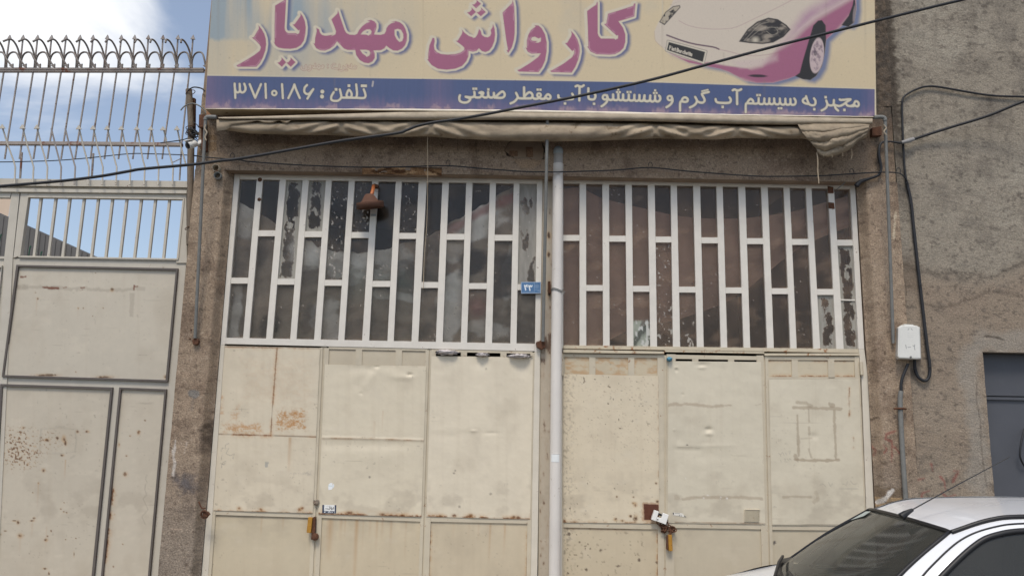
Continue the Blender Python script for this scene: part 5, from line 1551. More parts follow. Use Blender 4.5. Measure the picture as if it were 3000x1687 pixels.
    # dirt, drips and the pale edge
    for x0, v0, l_, w_ in ((720, -20, 160, 5), (1085, 150, 90, 4), (1240, -60, 300, 3), (1466, 60, 160, 4), (1700, -40, 240, 5), (1940, 40, 200, 4), (2120, 150, 90, 4), (2420, -40, 220, 5), (2535, -20, 240, 6), (640, -60, 280, 6), (2240, 230, 90, 6), (1860, 236, 80, 5), (980, 226, 80, 5)):
        mk = np.clip(1 - np.abs(U - x0 - 3 * (vs - .5)) / w_, 0, 1) * sstep(v0, v0 + 8, V) * np.clip(1 - (V - v0) / l_, 0, 1)
        blend(C, mk * .26, lin(134, 118, 100))
    g = fbm(U, V, 5, 5, 99, 2)
    blend(C, sstep(.83, .9, g) * .25, lin(120, 104, 92))
    blend(C, sstep(4, 0, 2567 - U) * .4, lin(216, 206, 186))
    return C
def sign_label(U, V):
    t, s, cb = sign_sd(U, V)
    lab = np.zeros(U.shape, int)
    lab[cb < 0] = 4
    lab[t < 0] = 2
    low = V > band_top(U)
    lab[low] = 1
    lab[low & (s < 0) & (U < 1180)] = 3
    lab[low & (s < 0) & (U >= 1180)] = 5
    return lab

sx = SP(1580, 330)
board = thing('billboard', (sx.x, 6.8, SZ), 'long billboard over the doors with pink lettering and a printed car above a blue band', 'sign')
M['print'] = mat_attr('sun_faded_print', .5, bump=.05, bscale=60, bdist=.003, var=.03, vscale=60)
names = {0: 'panel_face', 1: 'blue_band', 2: 'title_lettering', 3: 'phone_lettering', 5: 'slogan_lettering', 4: 'printed_car'}
for k, me in sheet([(630, -140), (2560, -140), (2567, 341), (601, 317)], 1.7, sign_surf(), sign_paint, lambda U, V: .0035 * (fbm(U, V, 180, 300, 5, 3) - .5) + .002 * np.exp(-((U - 1240) / 4.0) ** 2) + .002 * np.exp(-((U - 1940) / 4.0) ** 2), sign_label):
    link(names[k], me, M['print'], board)
# box of the sign: rear and returns
M['sign_edge'] = mat_plain('pale_sign_edge', (196, 180, 152), .6, var=.12, vscale=9, rust=.05)
def sign_box(mb, quad, f, b):
    fr = [SP(u, v, -f) for u, v in quad]
    bk = [p + Vector((0, b, 0)) for p in fr]
    fs = [(0, 1, 2, 3), (7, 6, 5, 4)] + [(i, i + 4, (i + 1) % 4 + 4, (i + 1) % 4) for i in range(4)]
    mb.add(fr + bk, fs)
mb = MB()
sign_box(mb, [(629.5, -141), (2560.5, -141), (2567.5, 341.5), (600.5, 317.5)], .004, .16)
mb.build('box', M['sign_edge'], board)
# folded lip along the lower edge, a little ragged
mb = MB()
top = interp([(602, 318), (1200, 319.5), (1500, 322), (1780, 327), (1900, 330), (2200, 336), (2560, 341.5)])
thk = interp([(602, 2), (900, 3.5), (1150, 6), (1300, 8), (1500, 8), (1780, 8), (1790, 13), (1900, 12), (1930, 6), (2200, 5), (2560, 3)])
rows = []
us = np.linspace(602, 2560, 120)
for k in range(6):
    a = k / 5 * math.pi
    rows.append([tuple(SP(u, float(top(u) + thk(u) * (1 - math.cos(a)) / 2 + 1.2 * (vnoise(np.array(u / 23.0), np.array(k * 1.0)) - .5)), .004 + .012 * math.sin(a))) for u in us])
mb.grid(rows)
mb.build('lower_lip', mat_plain('white_lip', (222, 212, 192), .5, var=.1, vscale=12), board)
for x in (-2.0, -.6, .8, 2.2):
    MB().box((x, 6.73, SZ + .12), (x + .05, 6.88, SZ + .17)).build('bracket', M['rust'], board)

# ---------------------------------------------------------------- rolled awning under the sign
M['canvas'] = mat_plain('dirty_canvas', (166, 151, 130), .9, var=.45, vscale=6, bump=.35, bscale=30, rust=.24, rust_rgb=(122, 106, 86), rscale=5, spec=.1, stretch=(.6, 1, 1.6))
M['canvas_edge'] = mat_plain('canvas_hem', (168, 155, 135), .8, var=.26, vscale=8, bump=.15)
AY = 6.70
aw = thing('awning', (P(1590, 380, AY).x, AY, P(1590, 380, AY).z), 'grubby cream awning rolled up beneath the billboard, its cloth sagging at the right end', 'awning')
def loft(top, bot, us, Yc, dep, nn, fold, close=True):
    rows = []
    for k in range(nn):
        a = 2 * math.pi * k / nn
        row = []
        for u in us:
            t0, b0 = float(top(u)), float(bot(u))
            vm = (t0 + b0) / 2 - math.cos(a) * (b0 - t0) / 2
            p = P(u, vm, Yc - dep * math.sin(a) * (1 + fold(u, a)))
            row.append(tuple(p))
        rows.append(row)
    rows.append(rows[0])
    return rows
us = np.linspace(640, 2556, 150)
ft = interp([(632, 344), (800, 340), (1160, 329), (1300, 328), (1600, 331), (1900, 334), (2200, 340), (2570, 348)])
fb = interp([(632, 349), (660, 351), (1160, 353), (1600, 352), (1900, 356), (2200, 365), (2300, 366), (2552, 366)])
G = loft(ft, fb, us, AY - .06, .045, 12, lambda u, a: .15 * (vnoise(np.array(u / 40.0), np.array(a * 2)) - .5))
mb = MB().grid(G, flip=True)
mb.build('front_bar', M['canvas_edge'], aw)
us = np.concatenate([np.linspace(648, 1200, 110), np.linspace(1203, 1500, 110), np.linspace(1504, 1800, 50), np.linspace(1803, 2100, 110), np.linspace(2104, 2540, 90)])
rt = interp([(640, 352), (900, 352), (1300, 353), (1600, 356), (1900, 359), (2160, 367), (2540, 368)])
rb = interp([(640, 374), (667, 383), (734, 392), (833, 395), (957, 396), (1057, 400), (1160, 402), (1249, 400), (1348, 407), (1473, 413), (1597, 415), (1724, 414), (1848, 409), (1923, 406), (2000, 408), (2097, 410), (2160, 405), (2259, 407), (2349, 406), (2420, 416), (2503, 416), (2545, 402)])
def roll_fold(u, a):
    f = 0.22 * (float(fbm(np.array(u * 1.0 + 60 * a), np.array(a * 40.0), 150, 30, 5, 3)) - .5)
    # gathers where the ties hold the roll: creases fan out from them
    for c, s in ((1262, 1), (1920, -1), (2160, 1), (1000, -1)):
        d = (u - c)
        w = math.exp(-(d / 120.0) ** 2)
        f += w * 0.24 * math.sin(abs(d) / 13.0 - a * 4.5) * (1 - math.exp(-(d / 14.0) ** 2)) - .28 * math.exp(-(d / 9.0) ** 2)
    return f
G = loft(rt, rb, us, AY + .02, .105, 36, roll_fold)
mb = MB().grid(G, flip=True)
mb.add([G[k][0] for k in range(36)], [tuple(range(36))])
mb.add([G[k][-1] for k in range(36)], [tuple(range(35, -1, -1))])
mb.build('rolled_cloth', M['canvas'], aw)
# torn outer layer at the left, lifted away from the roll
z = zz(560, 320, 1160, 2415)
edge = z([(300, 260), (420, 240), (480, 200), (560, 185), (700, 160), (780, 140), (860, 165), (960, 165), (1040, 140), (1120, 180), (1180, 135)])
mb = MB()
rows = []
for k in range(5):
    rows.append([tuple(P(u, 351.5 + (v - 351.5) * k / 4, AY - .075 - .02 * math.sin(k / 4 * 3.0))) for u, v in catmull(edge, 4)])
mb.grid(rows)
mb.build('torn_layer', M['canvas'], aw)
# loose end sagging at the right
us_ = np.linspace(0, 1, 90); ts = np.linspace(0, 1, 80)
left_e = interp([(0, 2336), (.3, 2350), (.6, 2372), (.85, 2391), (1, 2396)])
bot_e = interp([(0, 447), (.08, 455), (.2, 459), (.34, 456), (.45, 450), (.58, 444), (.70, 434), (.80, 418), (.9, 408), (1, 396)])
rows = []
for t in ts:
    row = []
    for s in us_:
        u0 = float(left_e(t)); u1 = 2548 - 10 * t
        u = u0 + (u1 - u0) * s
        v = 364 + (float(bot_e(s)) - 364) * t
        # creases radiate from the tie at the upper right and swag down to the lower left
        dx, dy = (u - 2556) / 210.0, (v - 362) / 95.0
        ang = math.atan2(dy, -dx + 1e-6)
        rr_ = math.hypot(dx, dy)
        nz = float(fbm(np.array(u * 1.0), np.array(v * 1.0), 26, 20, 4, 4)) - .5
        fold = .026 * abs(math.sin(math.pi * (3.7 * t + .55 * nz + .35 * s))) ** .8 * min(1, t * 5) * (.45 + .55 * math.sin(math.pi * min(1, .15 + s * .8))) + .03 * nz
        sag = .075 * math.sin(math.pi * min(1, t * .9 + .1)) * math.sin(math.pi * (.12 + .8 * s))
        row.append(tuple(P(u, v, AY - .075 - fold - sag)))
    rows.append(row)
mb = MB().grid(rows)
fl = mb.build('sagging_cloth', mat_plain('grey_canvas', (156, 142, 122), .9, var=.3, vscale=7, bump=.3, bscale=30, rust=.14, rust_rgb=(112, 98, 82), rscale=6, spec=.1), aw)
so = fl.modifiers.new('thick', 'SOLIDIFY'); so.thickness = .004
# frayed threads along its hem
for (u, v, l) in ((2412, 458, 4), (2437, 457, 6), (2468, 452, 6), (2495, 440, 26)):
    MB().tube([P(u, v - 4, AY - .12), P(u + 1.5, v + l * .5, AY - .122), P(u - .5, v + l, AY - .12)], .0016, 5).build('frayed_thread', M['cord'], fl)
# steel arms: from the ends (and middle) of the front bar down to eyes on the wall
for (b, t_, w, yt, yb) in (((571.5, 990), (602, 352), 9.5, 6.64, 6.845), ((1590.5, 1000), (1604, 346), 10, 6.645, 6.93), ((2617, 1005), (2593, 352), 9.5, 6.64, 6.845)):
    p0, p1 = P(*b, yb), P(*t_, yt)
    o = MB().tube([p0, p1], mx(w, 6.75) / 2, 12).build('arm', M['galv'], aw)
    if b[0] < 2600 and b[0] < 1000 or b[0] > 2600:
        s = -1 if b[0] < 1000 else 1
        if s < 0:
            q = [P(602, 352, yt), P(604, 346, yt), P(612, 343, yt), P(634, 344, yt)]
        else:
            q = [P(2593, 354, yt), P(2591, 347, yt), P(2582, 343.5, yt), P(2560, 344, yt)]
        MB().tube(catmull([tuple(x) for x in q], 4), mx(13, 6.6) / 2, 12).build('elbow', M['galv'], o)
    if b[0] < 1000:
        mb = MB()
        mb.prism([(562, 996), (568, 990), (576, 990), (582, 996), (580, 1006), (574, 1011), (564, 1008)], YW - .035, .04)
        mb.build('wall_eye', M['rust'], o, .006)
        for q in ((560, 966), (557, 992)):
            MB().lathe(P(*q, YW), (0, -1, 0), [(-.01, .008), (.003, .007), (.004, .0003)], 8).build('bolt', M['rust'], o)
# cloth tape binding on the two end arms
for (pts, y) in (([(603, 366), (600, 378), (606, 388), (601, 402), (604, 412)], 6.655), ([(2588, 366), (2596, 376), (2590, 386), (2596, 396)], 6.655)):
    cable(pts, y - .03, 5).build('binding', M['canvas_edge'], aw)

# ---------------------------------------------------------------- the yard gate on the left
YGATE = 7.06
M['gate'] = mat_plain('gate_paint', (196, 189, 175), .5, var=.07, vscale=6, rust=.05, rscale=14, bump=.05, bscale=30)
M['gate_trim'] = mat_plain('dark_grey_trim', (98, 91, 86), .5, var=.12, vscale=12, rust=.05, rscale=14)
gate = thing('yard_gate', (P(230, 1500, YGATE).x, YGATE, 0), 'pale grey steel yard gate with dark panel mouldings and an open barred top', 'gate')
VBg = 1872
ge = ln((552, 717), (467, 1687))         # right edge
seamx = ln((59, 563), (38, 760))          # joint with the next leaf
mb = MB()
Q = lambda pts: pts
# header beam over the leaves
mb.prism([(-260, 519), (549, 531), (548, 549), (-260, 541)], YGATE - .03, .10)
mb.prism([(-260, 541.5), (548, 549.5), (547, 557), (-260, 549)], YGATE + .0, .08)
mb.prism([(-260, 549.5), (547, 557.5), (546.5, 567), (-260, 559)], YGATE - .022, .09)
mb.build('header_beam', M['gate'], gate)
def leaf_frame():
    mb = MB()
    st = YGATE
    # stiles left/right of the opening, rails above and below it
    mb.prism([(61, 563), (82.6, 563.4), (59, 749), (39.5, 755)], st, .05)
    mb.prism([(536, 570), (545.5, 567), (ge(770), 770), (516, 770)], st, .05)
    mb.prism([(82.9, 563.4), (535.7, 570), (536, 584), (82.6, 578)], st, .05)
    mb.prism([(59, 749), (519, 757), (518, 764.5), (57.5, 757)], st + .001, .05)
    # lower field between the mouldings
    mb.prism([(39, 757.4), (ge(764.5) - 2, 764.5), (ge(VBg) - 2, VBg), (-14, VBg)], st + .012, .04)
    return mb
gl = leaf_frame().build('leaf', M['gate'], gate)
bt = [119.4, 163, 204, 246, 287.5, 329, 371, 413.6, 455, 496]
bb_ = [98.5, 141, 182.6, 224.6, 266.7, 308.7, 350.7, 392.8, 435.4, 478]
for i, (a, b) in enumerate(zip(bt, bb_)):
    f = i / 9
    MB().bar((a, 576 + 6 * f), (b, 752 + 5 * f), 7, YGATE + .012, .022).build('bar', M['gate'], gl)
# inner rim of the barred opening
mb = MB()
mb.prism([(78.5, 574), (540, 580.5), (540, 584), (78, 578)], YGATE - .008, .02)
mb.prism([(54, 749.5), (522, 757.5), (521.5, 761.5), (53.5, 753.5)], YGATE - .008, .02)
mb.prism([(78.5, 578.2), (82.6, 578.2), (59, 749), (54.5, 749)], YGATE - .008, .02)
mb.prism([(536, 584.2), (540, 584.2), (523, 757), (519, 757)], YGATE - .008, .02)
mb.build('grille_rim', M['gate'], gl)
def moulding(outer, w, name, panel_paint, seed):
    (ax, ay), (bx, by), (cx, cy), (dx, dy) = outer
    mb = MB()
    mb.prism([(ax, ay), (bx, by), (bx - w, by + w), (ax + w, ay + w)], YGATE - .012, .03)
    mb.prism([(bx, by), (cx, cy), (cx - w, cy - w), (bx - w, by + w)], YGATE - .012, .03)
    mb.prism([(cx, cy), (dx, dy), (dx + w, dy - w), (cx - w, cy - w)], YGATE - .012, .03)
    mb.prism([(dx, dy), (ax, ay), (ax + w, ay + w), (dx + w, dy - w)], YGATE - .012, .03)
    q = [(ax + w - 1, ay + w - 1), (bx - w + 1, by + w - 1), (cx - w + 1, cy - w + 1), (dx + w - 1, dy - w + 1)]
    for k, me in sheet(q, 2.4, plane_at(YGATE + .009), panel_paint, lambda U, V: .0015 * (fbm(U, V, 150, 120, seed, 2) - .5)):
        link('panel', me, M['sheet'], gl)
    mb.build('moulding', M['gate_trim'], gl)
GC = (198, 191, 177)
def gp_up(U, V):
    C = base_paint(U, V, 401, GC, .2)
    z = zz(0, 740, 700, 2205)
    n = fbm(U, V, 9, 6, 403, 3)
    tape = lin(160, 150, 134)
    blend(C, cover(sd_line(U, V, z([(150, 318), (265, 318), (500, 325), (780, 335), (1000, 345), (1230, 342)]), 9) + 12 * (n - .5), 2.5) * .45, tape)
    blend(C, cover(sd_poly(U, V, z([(1260, 305), (1340, 320), (1338, 352), (1250, 345)])) + 4 * (n - .5), 2) * .4, tape)
    blend(C, cover(sd_poly(U, V, z([(1200, 370), (1245, 370), (1228, 595), (1190, 595)])) + 5 * (n - .5), 2) * .45, tape)
    blend(C, cover(sd_poly(U, V, z([(150, 292), (265, 292), (262, 345), (150, 345)])) + 3 * (n - .5), 2) * .4, tape)
    for st, w in (([(395, 318), (430, 322), (470, 326), (535, 328)], 5.5), ([(195, 228), (240, 220)], 5), ([(585, 322), (610, 318)], 3), ([(740, 328), (780, 322)], 2.5), ([(1235, 345), (1240, 300)], 3.5), ([(1245, 314), (1270, 312)], 3), ([(735, 347), (760, 345)], 1.5)):
        blend(C, cover(sd_line(U, V, z(st), w) + 5 * (n - .5), 2) * .9, lin(112, 62, 40))
    for x, y, r in ((348, 425, 3), (722, 512, 2.4), (770, 512, 2), (952, 511, 1.8), (1035, 342, 5), (328, 368, 1.6), (882, 188, 1.5), (700, 1100, 2), (855, 587, 1.4)):
        p = z([(x, y)])[0]
        blob(C, U, V, p, r, r, (100, 66, 46), .85, 7, .5)
    drips(C, U, V, [(108, 877, 50, 3, .35), (229, 905, 40, 3, .2)])
    for c, a, b in (((135, 1099), 28, 4), ((307, 1105), 22, 4), ((485, 1104), 5, 5)):
        blob(C, U, V, c, a, b, (104, 74, 56), .9, 3, .8)
    blend(C, sstep(5, 0, 1100 - V + U * .03) * sstep(.4, .6, n) * .5, lin(226, 222, 212))
    return C
def gp_ll(U, V):
    C = base_paint(U, V, 411, (194, 186, 171), .3)
    z = zz(0, 1180, 700, 2001)
    n = fbm(U, V, 4.2, 4.2, 413, 4)
    dens = np.exp(-((U - 50) / 52.0) ** 2 - ((V - 1302) / 42.0) ** 2) + .55 * np.exp(-((U - 60) / 45.0) ** 2 - ((V - 1345) / 30.0) ** 2) + .35 * np.exp(-((U - 140) / 40.0) ** 2 - ((V - 1290) / 35.0) ** 2)
    blend(C, sstep(.50, .78, n + .16 * dens - .08) * np.clip(dens * 2, 0, 1) * .6, lin(176, 130, 76))
    blend(C, sstep(.66, .74, n + .15 * dens - .06) * np.clip(dens * 2, 0, 1) * .85, lin(92, 58, 34))
    for x, y, a, b in ((480, 293, 4, 4), (535, 300, 5, 8), (548, 335, 4, 7), (395, 312, 6, 4), (195, 208, 3.4, 3.4), (230, 518, 3, 2.6), (522, 438, 5, 3), (365, 562, 5, 5), (322, 670, 2.6, 2.6), (120, 985, 6, 2), (150, 1000, 4, 5), (270, 985, 7, 2.4), (286, 963, 4, 3), (385, 1145, 5, 4), (398, 1114, 2.4, 2.2), (510, 886, 2.2, 2), (535, 910, 2.4, 2), (558, 917, 2.2, 2), (375, 1385, 5, 2.5), (410, 1425, 2, 5), (428, 1070, 2, 3), (45, 1070, 4, 2), (4, 1098, 2.5, 2.5), (168, 1110, 7, 6), (550, 1142, 1.8, 1.8), (635, 1132, 1.8, 1.8), (275, 750, 1.8, 1.8), (538, 835, 1.6, 1.6), (730, 238, 5, 3), (648, 240, 4, 4), (620, 1265, 1.2, 7)):
        blob(C, U, V, z([(x, y)])[0], a, b, (92, 60, 44), .9, 7, .8)
    drips(C, U, V, [(192, 1345, 60, 3, .5), (95, 1530, 45, 4, .35), (113, 1416, 90, 3, .25), (60, 1565, 60, 4, .3), (137, 1540, 80, 3, .2)])
    tape = lin(158, 150, 136)
    for st, w in (([(345, 215), (520, 212), (650, 222)], 2.2), ([(470, 200), (535, 200)], 4.5), ([(345, 220), (340, 300), (332, 400)], 5), ([(630, 240), (640, 300), (628, 410)], 4.5), ([(310, 420), (500, 423), (640, 405)], 2), ([(590, 462), (618, 445)], 6)):
        blend(C, cover(sd_line(U, V, z(st), w) + 3 * (n - .5), 2) * .4, tape)
    return C
def gp_lr(U, V):
    C = base_paint(U, V, 421, (197, 189, 174), .2)
    z = zz(0, 1180, 700, 2001)
    n = fbm(U, V, 6, 6, 423, 3)
    for x, y, a, b in ((998, 350, 3, 5), (1165, 240, 4, 3), (1090, 275, 2.4, 2), (1060, 442, 3, 2.4), (1215, 146, 2.4, 2.2), (1048, 596, 6, 6), (950, 1368, 2.4, 2.4), (1028, 1180, 2, 2), (1160, 250, 4, 6), (960, 932, 1.8, 1.8)):
        blob(C, U, V, z([(x, y)])[0], a, b, (120, 80, 54), .75, 7, .9)
    for st in ([(1230, 600), (1218, 635), (1232, 665)], [(1218, 680), (1212, 720), (1228, 768), (1198, 800), (1240, 890), (1188, 950), (1218, 1018)]):
        blend(C, cover(sd_line(U, V, z(st), 1.3), 1.8) * .5, lin(112, 100, 88))
    # rust creeping along the moulding foot
    rust_line(C, U, V, [(332, 1430), (318, 1560), (303, 1690)], 9, .9, 93, 30)
    rust_line(C, U, V, [(446, 1630), (440, 1690)], 6, .7, 94, 20)
    return C
moulding([(47.6, 775.6), (520.7, 786), (490.5, 1118), (4.8, 1103.5)], 5.6, 'a', gp_up, 1)
ll_r = ln((323.6, 1180), (274.6, 1687))
moulding([(0.5, 1124), (329.6, 1134), (ll_r(VBg - 40), VBg - 40), (-40, VBg - 50)], 6.6, 'b', gp_ll, 2)
moulding([(349, 1134), (487.4, 1139.4), (ln((484.5, 1180), (439, 1687))(VBg - 40), VBg - 40), (ln((351.6, 1180), (297, 1687))(VBg - 40), VBg - 40)], 5.6, 'c', gp_lr, 3)
# the neighbouring leaf, mostly outside the picture
mb = MB()
mb.prism([(34, 563), (57.5, 563.4), (37, 757), (-15, VBg), (-45, VBg), (12, 757)], YGATE + .001, .05)
mb.prism([(-240, 560), (33.5, 563), (29, 579), (-240, 575)], YGATE + .001, .05)
mb.prism([(-240, 748), (13, 751), (12, 758), (-240, 755)], YGATE + .001, .05)
mb.prism([(-240, 758.5), (12, 758.5), (-45, VBg), (-300, VBg)], YGATE + .014, .04)
mb.prism([(-240, 773), (5, 777), (4, 783), (-240, 779)], YGATE - .010, .03)
mb.prism([(5, 777.5), (5, 785), (-30, 1110), (-37, 1110)], YGATE - .010, .03)
gl2 = mb.build('leaf', M['gate'], gate)
for i in range(5):
    MB().bar((-10 - 42 * i, 577), (-30 - 42 * i, 752), 7, YGATE + .012, .022).build('bar', M['gate'], gl2)
MB().box((P(ge(1000), 1000, YGATE).x - .03, YGATE + .03, 0), (P(ge(1000), 1000, YGATE).x + .02, YGATE + .12, P(549, 545, YGATE).z)).build('gate_post', M['gate'], gate)

# ---------------------------------------------------------------- spiked railing standing over the gate
M['rail'] = mat_plain('rusting_railing_paint', (164, 156, 150), .6, var=.12, vscale=14, rust=.30, rust_rgb=(112, 84, 66), rscale=16)
M['rail_rust'] = mat_plain('railing_rail', (160, 150, 142), .65, var=.15, vscale=10, rust=.40, rust_rgb=(126, 78, 56), rscale=9)
YF = 7.08
M['hook'] = mat_plain('weathered_hook_steel', (132, 124, 117), .6, var=.2, vscale=14, rust=.3, rust_rgb=(112, 84, 66), rscale=16)
fence = thing('spiked_railing', (P(250, 530, YF).x, YF, P(250, 530, YF).z), 'rusty white spiked railing with looped tips standing on top of the grey yard gate', 'railing')
mb = MB()
mb.prism([(-260, 198), (596, 199), (596, 204.5), (-260, 204)], YF - .02, .04).prism([(-260, 204), (596, 204.5), (596, 210.5), (-260, 210)], YF - .015, .03)
mb.build('rail', M['rail_rust'], fence)
mb = MB().prism([(-260, 413), (250, 415), (532, 418), (532, 427), (250, 424), (-260, 422)], YF - .02, .04)
mb.build('rail', M['rail_rust'], fence)
xs = [-28, 11, 54, 97, 138, 179, 219, 260, 301, 342, 383, 425, 468, 511, 554.5]
RR = mx(5.4) / 2
tipx = {11: 28.6, 54: 68, 97: 110.5, 138: 151.5, 179: 194, 219: 235, 260: 273, 301: 315, 342: 356, 383: 395, 425: 435, 468: 478, 511: 522, 554.5: 566, -28: -12}
def arrow(mb, tip, base, w, y):
    """flat spear head: tip and base midpoint in pixels"""
    dx, dy = base[0] - tip[0], base[1] - tip[1]
    l = math.hypot(dx, dy)
    nx, ny = -dy / l * w / 2, dx / l * w / 2
    mb.prism([tip, (base[0] + nx, base[1] + ny), (base[0] + dx * .02, base[1] + dy * .02), (base[0] - nx, base[1] - ny)], y - .006, .012)
for i, x in enumerate(xs):
    b = x - 32 + (3 if x > 300 else 0)
    foot = x - 40 + (4 if x > 300 else 0)
    tx = tipx[x]
    mb = MB().tube([P(tx - 1, 116, YF - .01), P(x + 4, 199, YF), P(x, 211, YF), P(b, 412, YF), P(foot, 466, YF)] if x < 540 else [P(tx - 1, 116, YF - .01), P(x + 4, 199, YF), P(x, 211, YF), P(533, 412, YF), P(526, 528, YF)], RR, 8)
    arrow(mb, (tx, 102), (tx - 1.5, 115), 13, YF - .03)
    mb.build('spike_bar', M['rail'], fence)
# loops: a tall hook bent over each bar, and a low hook rolling forward to a barb
for i, x in enumerate(xs):
    s = .24845
    X0 = x + 4                     # bar at the rail
    k = min(1.0, max(0.0, x / 560))
    rise = [(X0, 199, 0), (X0 + 1, 172, -.02), (X0 - 6, 143, -.05), (X0 - 17, 123, -.09), (X0 - 28 + 2 * k, 115.5 + k * 1, -.13), (X0 - 40 + 12 * k, 118 + 1.5 * k, -.16), (X0 - 52 + 24 * k, 122 + 4 * k, -.17)]
    p3 = [tuple(P(u, v, YF + y)) for u, v, y in rise]
    MB().tube(catmull(p3, 5), RR * 1.12, 8).build('hook', M['hook'], fence)
    nb = X0 + 42                   # next bar
    low = [(X0 + 4, 199, -.01), (X0 + 5, 176, -.02), (X0 + 12, 160, -.04), (X0 + 23, 153.5, -.08), (X0 + 34, 157, -.11), (nb + 1 - 3 * k, 174, -.13), (nb + 17 - 15 * k, 196, -.12)]
    p3 = [tuple(P(u, v, YF + y)) for u, v, y in low]
    mb = MB().tube(catmull(p3, 5), RR * 1.05, 8)
    arrow(mb, (nb + 19.5 - 15 * k, 200), (nb + 14 - 14 * k, 190), 14, YF - .14)
    mb.build('hook', M['hook'], fence)
# cranked spikes fixed to the gate head, leaning out
bx = [-10, 43.5, 97, 137.7, 178, 219, 259.4, 300, 340.6, 381, 423, 464, 506]
tx2 = [-38, 5.8, 65, 107, 149, 190, 230, 272, 313, 354.6, 400, 441, 477]
for i, (b, t) in enumerate(zip(bx, tx2)):
    has = i not in (4, 5)
    y0 = 531 + b * .008
    p3 = [P(b - 1, y0 + 8, YF - .09), P(b, y0 - 12, YF - .08), P(b + 1.5, 490, YF - .08), P(b - 4, 470, YF - .085), P(t + (b - t) * .45, 425, YF - .10), P(t + 1.5, 374 if has else 377, YF - .13)]
    mb = MB().tube(p3, RR * .92, 8)
    if has:
        arrow(mb, (t, 363 + i * .6), (t, 375.5 + i * .5), 17, YF - .15)
    mb.build('cranked_spike', M['gate'] if has else M['rail'], fence)
mb = MB().tube([P(518, 370, YF - .13), P(530, 430, YF - .1), P(545, 485, YF - .085)], RR * .92, 8)
arrow(mb, (518, 369), (518, 381), 17, YF - .15)
mb.build('cranked_spike', M['gate'], fence)
for a, b in (((64, 447), (59, 522)), ((273.5, 450), (269, 518))):
    MB().tube([P(*a, YF - .03), P(*b, YF - .03)], RR * 1.2, 8).build('stub', M['rail_rust'], fence)
mb = MB().tube([P(506, 476, YF - .1), P(532, 464, YF - .05)], RR * .6, 6).build('tie_rod', M['rail'], fence)

# ---------------------------------------------------------------- timber pole with a scrap of dark steel beside it
pole = thing('wooden_pole', (P(557, 700, 6.97).x, 6.97, P(556, 717, 6.97).z), 'weathered timber pole lashed upright between the yard gate and the shop corner', 'pole')
mb = MB()
p3 = [P(555.5, 717, 6.96), P(557, 640, 6.965), P(558.5, 500, 6.97), P(559.5, 380, 6.97), P(556, 300, 6.97), P(553, 263, 6.97)]
mb.tube(catmull([tuple(p) for p in p3], 6), [mx(18 + 3 * vnoise(np.array(i * .5), np.array(2.0))) / 2 for i in range(31)], 12)
mb.build('shaft', M['wood'], pole)
MB().prism([(563, 286), (571, 288), (570, 402), (560, 402)], 7.0, .03).build('steel_strip', M['rust'], pole)
for (v, a) in ((272, 2), (668, 1.5), (386, 2.5), (398, -3), (374, 1)):
    mb = MB()
    c = P(558 - (v > 500) * 2, v, 6.97)
    r = mx(13)
    mb.tube([c + Vector((r * math.cos(t), r * math.sin(t), .01 * a * math.cos(t))) for t in np.linspace(0, 2 * math.pi, 16)], .0035, 5)
    mb.build('lashing_wire', M['rust'], pole)
# clump of wire tied round the pole head
mb = MB()
rs = np.random.RandomState(4)
for k in range(9):
    c = P(570 + rs.uniform(-6, 6), 398 + rs.uniform(-10, 12), 6.93)
    pts = [c + Vector((.045 * math.cos(t * 1.0 + k), .03 * math.sin(t + k * 2), .035 * math.sin(t * 1.0 + k * .7) + .01 * t)) for t in np.linspace(0, 5.5, 14)]
    mb.tube(pts, .004, 5)
mb.build('wire_coil', M['black_rubber'], pole)

# ---------------------------------------------------------------- security camera
M['white_plastic'] = mat_plain('white_plastic', (224, 222, 216), .35, var=.04, vscale=9)
M['black_plastic'] = mat_plain('black_plastic', (30, 30, 32), .3, var=.05)
camo = thing('security_camera', P(576, 432, 6.84), 'small white security camera pointing left from the shop corner under the billboard', 'camera')
ax = (P(536, 431, 6.70) - P(572, 421, 6.80)).normalized()
o0 = P(572, 421, 6.80)
mb = MB().lathe(o0, ax, [(-.012, .001), (-.01, .022), (0, .03), (.05, .033), (.085, .034), (.086, .031), (.084, .0005)], 20)
body = mb.build('housing', M['white_plastic'], camo)
MB().lathe(o0 + ax * .0865, ax, [(-.02, .030), (.0, .030), (.004, .024), (.006, .0005)], 18).build('lens', M['black_plastic'], camo)
mb = MB()
c1 = o0 + ax * .02 + Vector((0, 0, .03)); c2 = o0 + ax * .12 + Vector((0, 0, .038))
mb.grid([[tuple(c + Vector((0, .04 * math.cos(t), .014 * math.sin(t) - .006))) for t in np.linspace(0, math.pi, 9)] for c in (c1, (c1 + c2) / 2, c2)])
h = mb.build('sun_hood', M['white_plastic'], camo)
sm = h.modifiers.new('t', 'SOLIDIFY'); sm.thickness = .004
mb = MB().tube(catmull([tuple(p) for p in (o0 + Vector((0, 0, .0)), P(580, 424, 6.83), P(588, 420, 6.86), P(590, 419, 6.885))], 4), .014, 10)
mb.lathe(P(589, 420, 6.88), (0, -1, .0), [(-.01, .03), (.008, .03), (.012, .02), (.013, .0005)], 16)
mb.build('mount_arm', M['white_plastic'], camo)

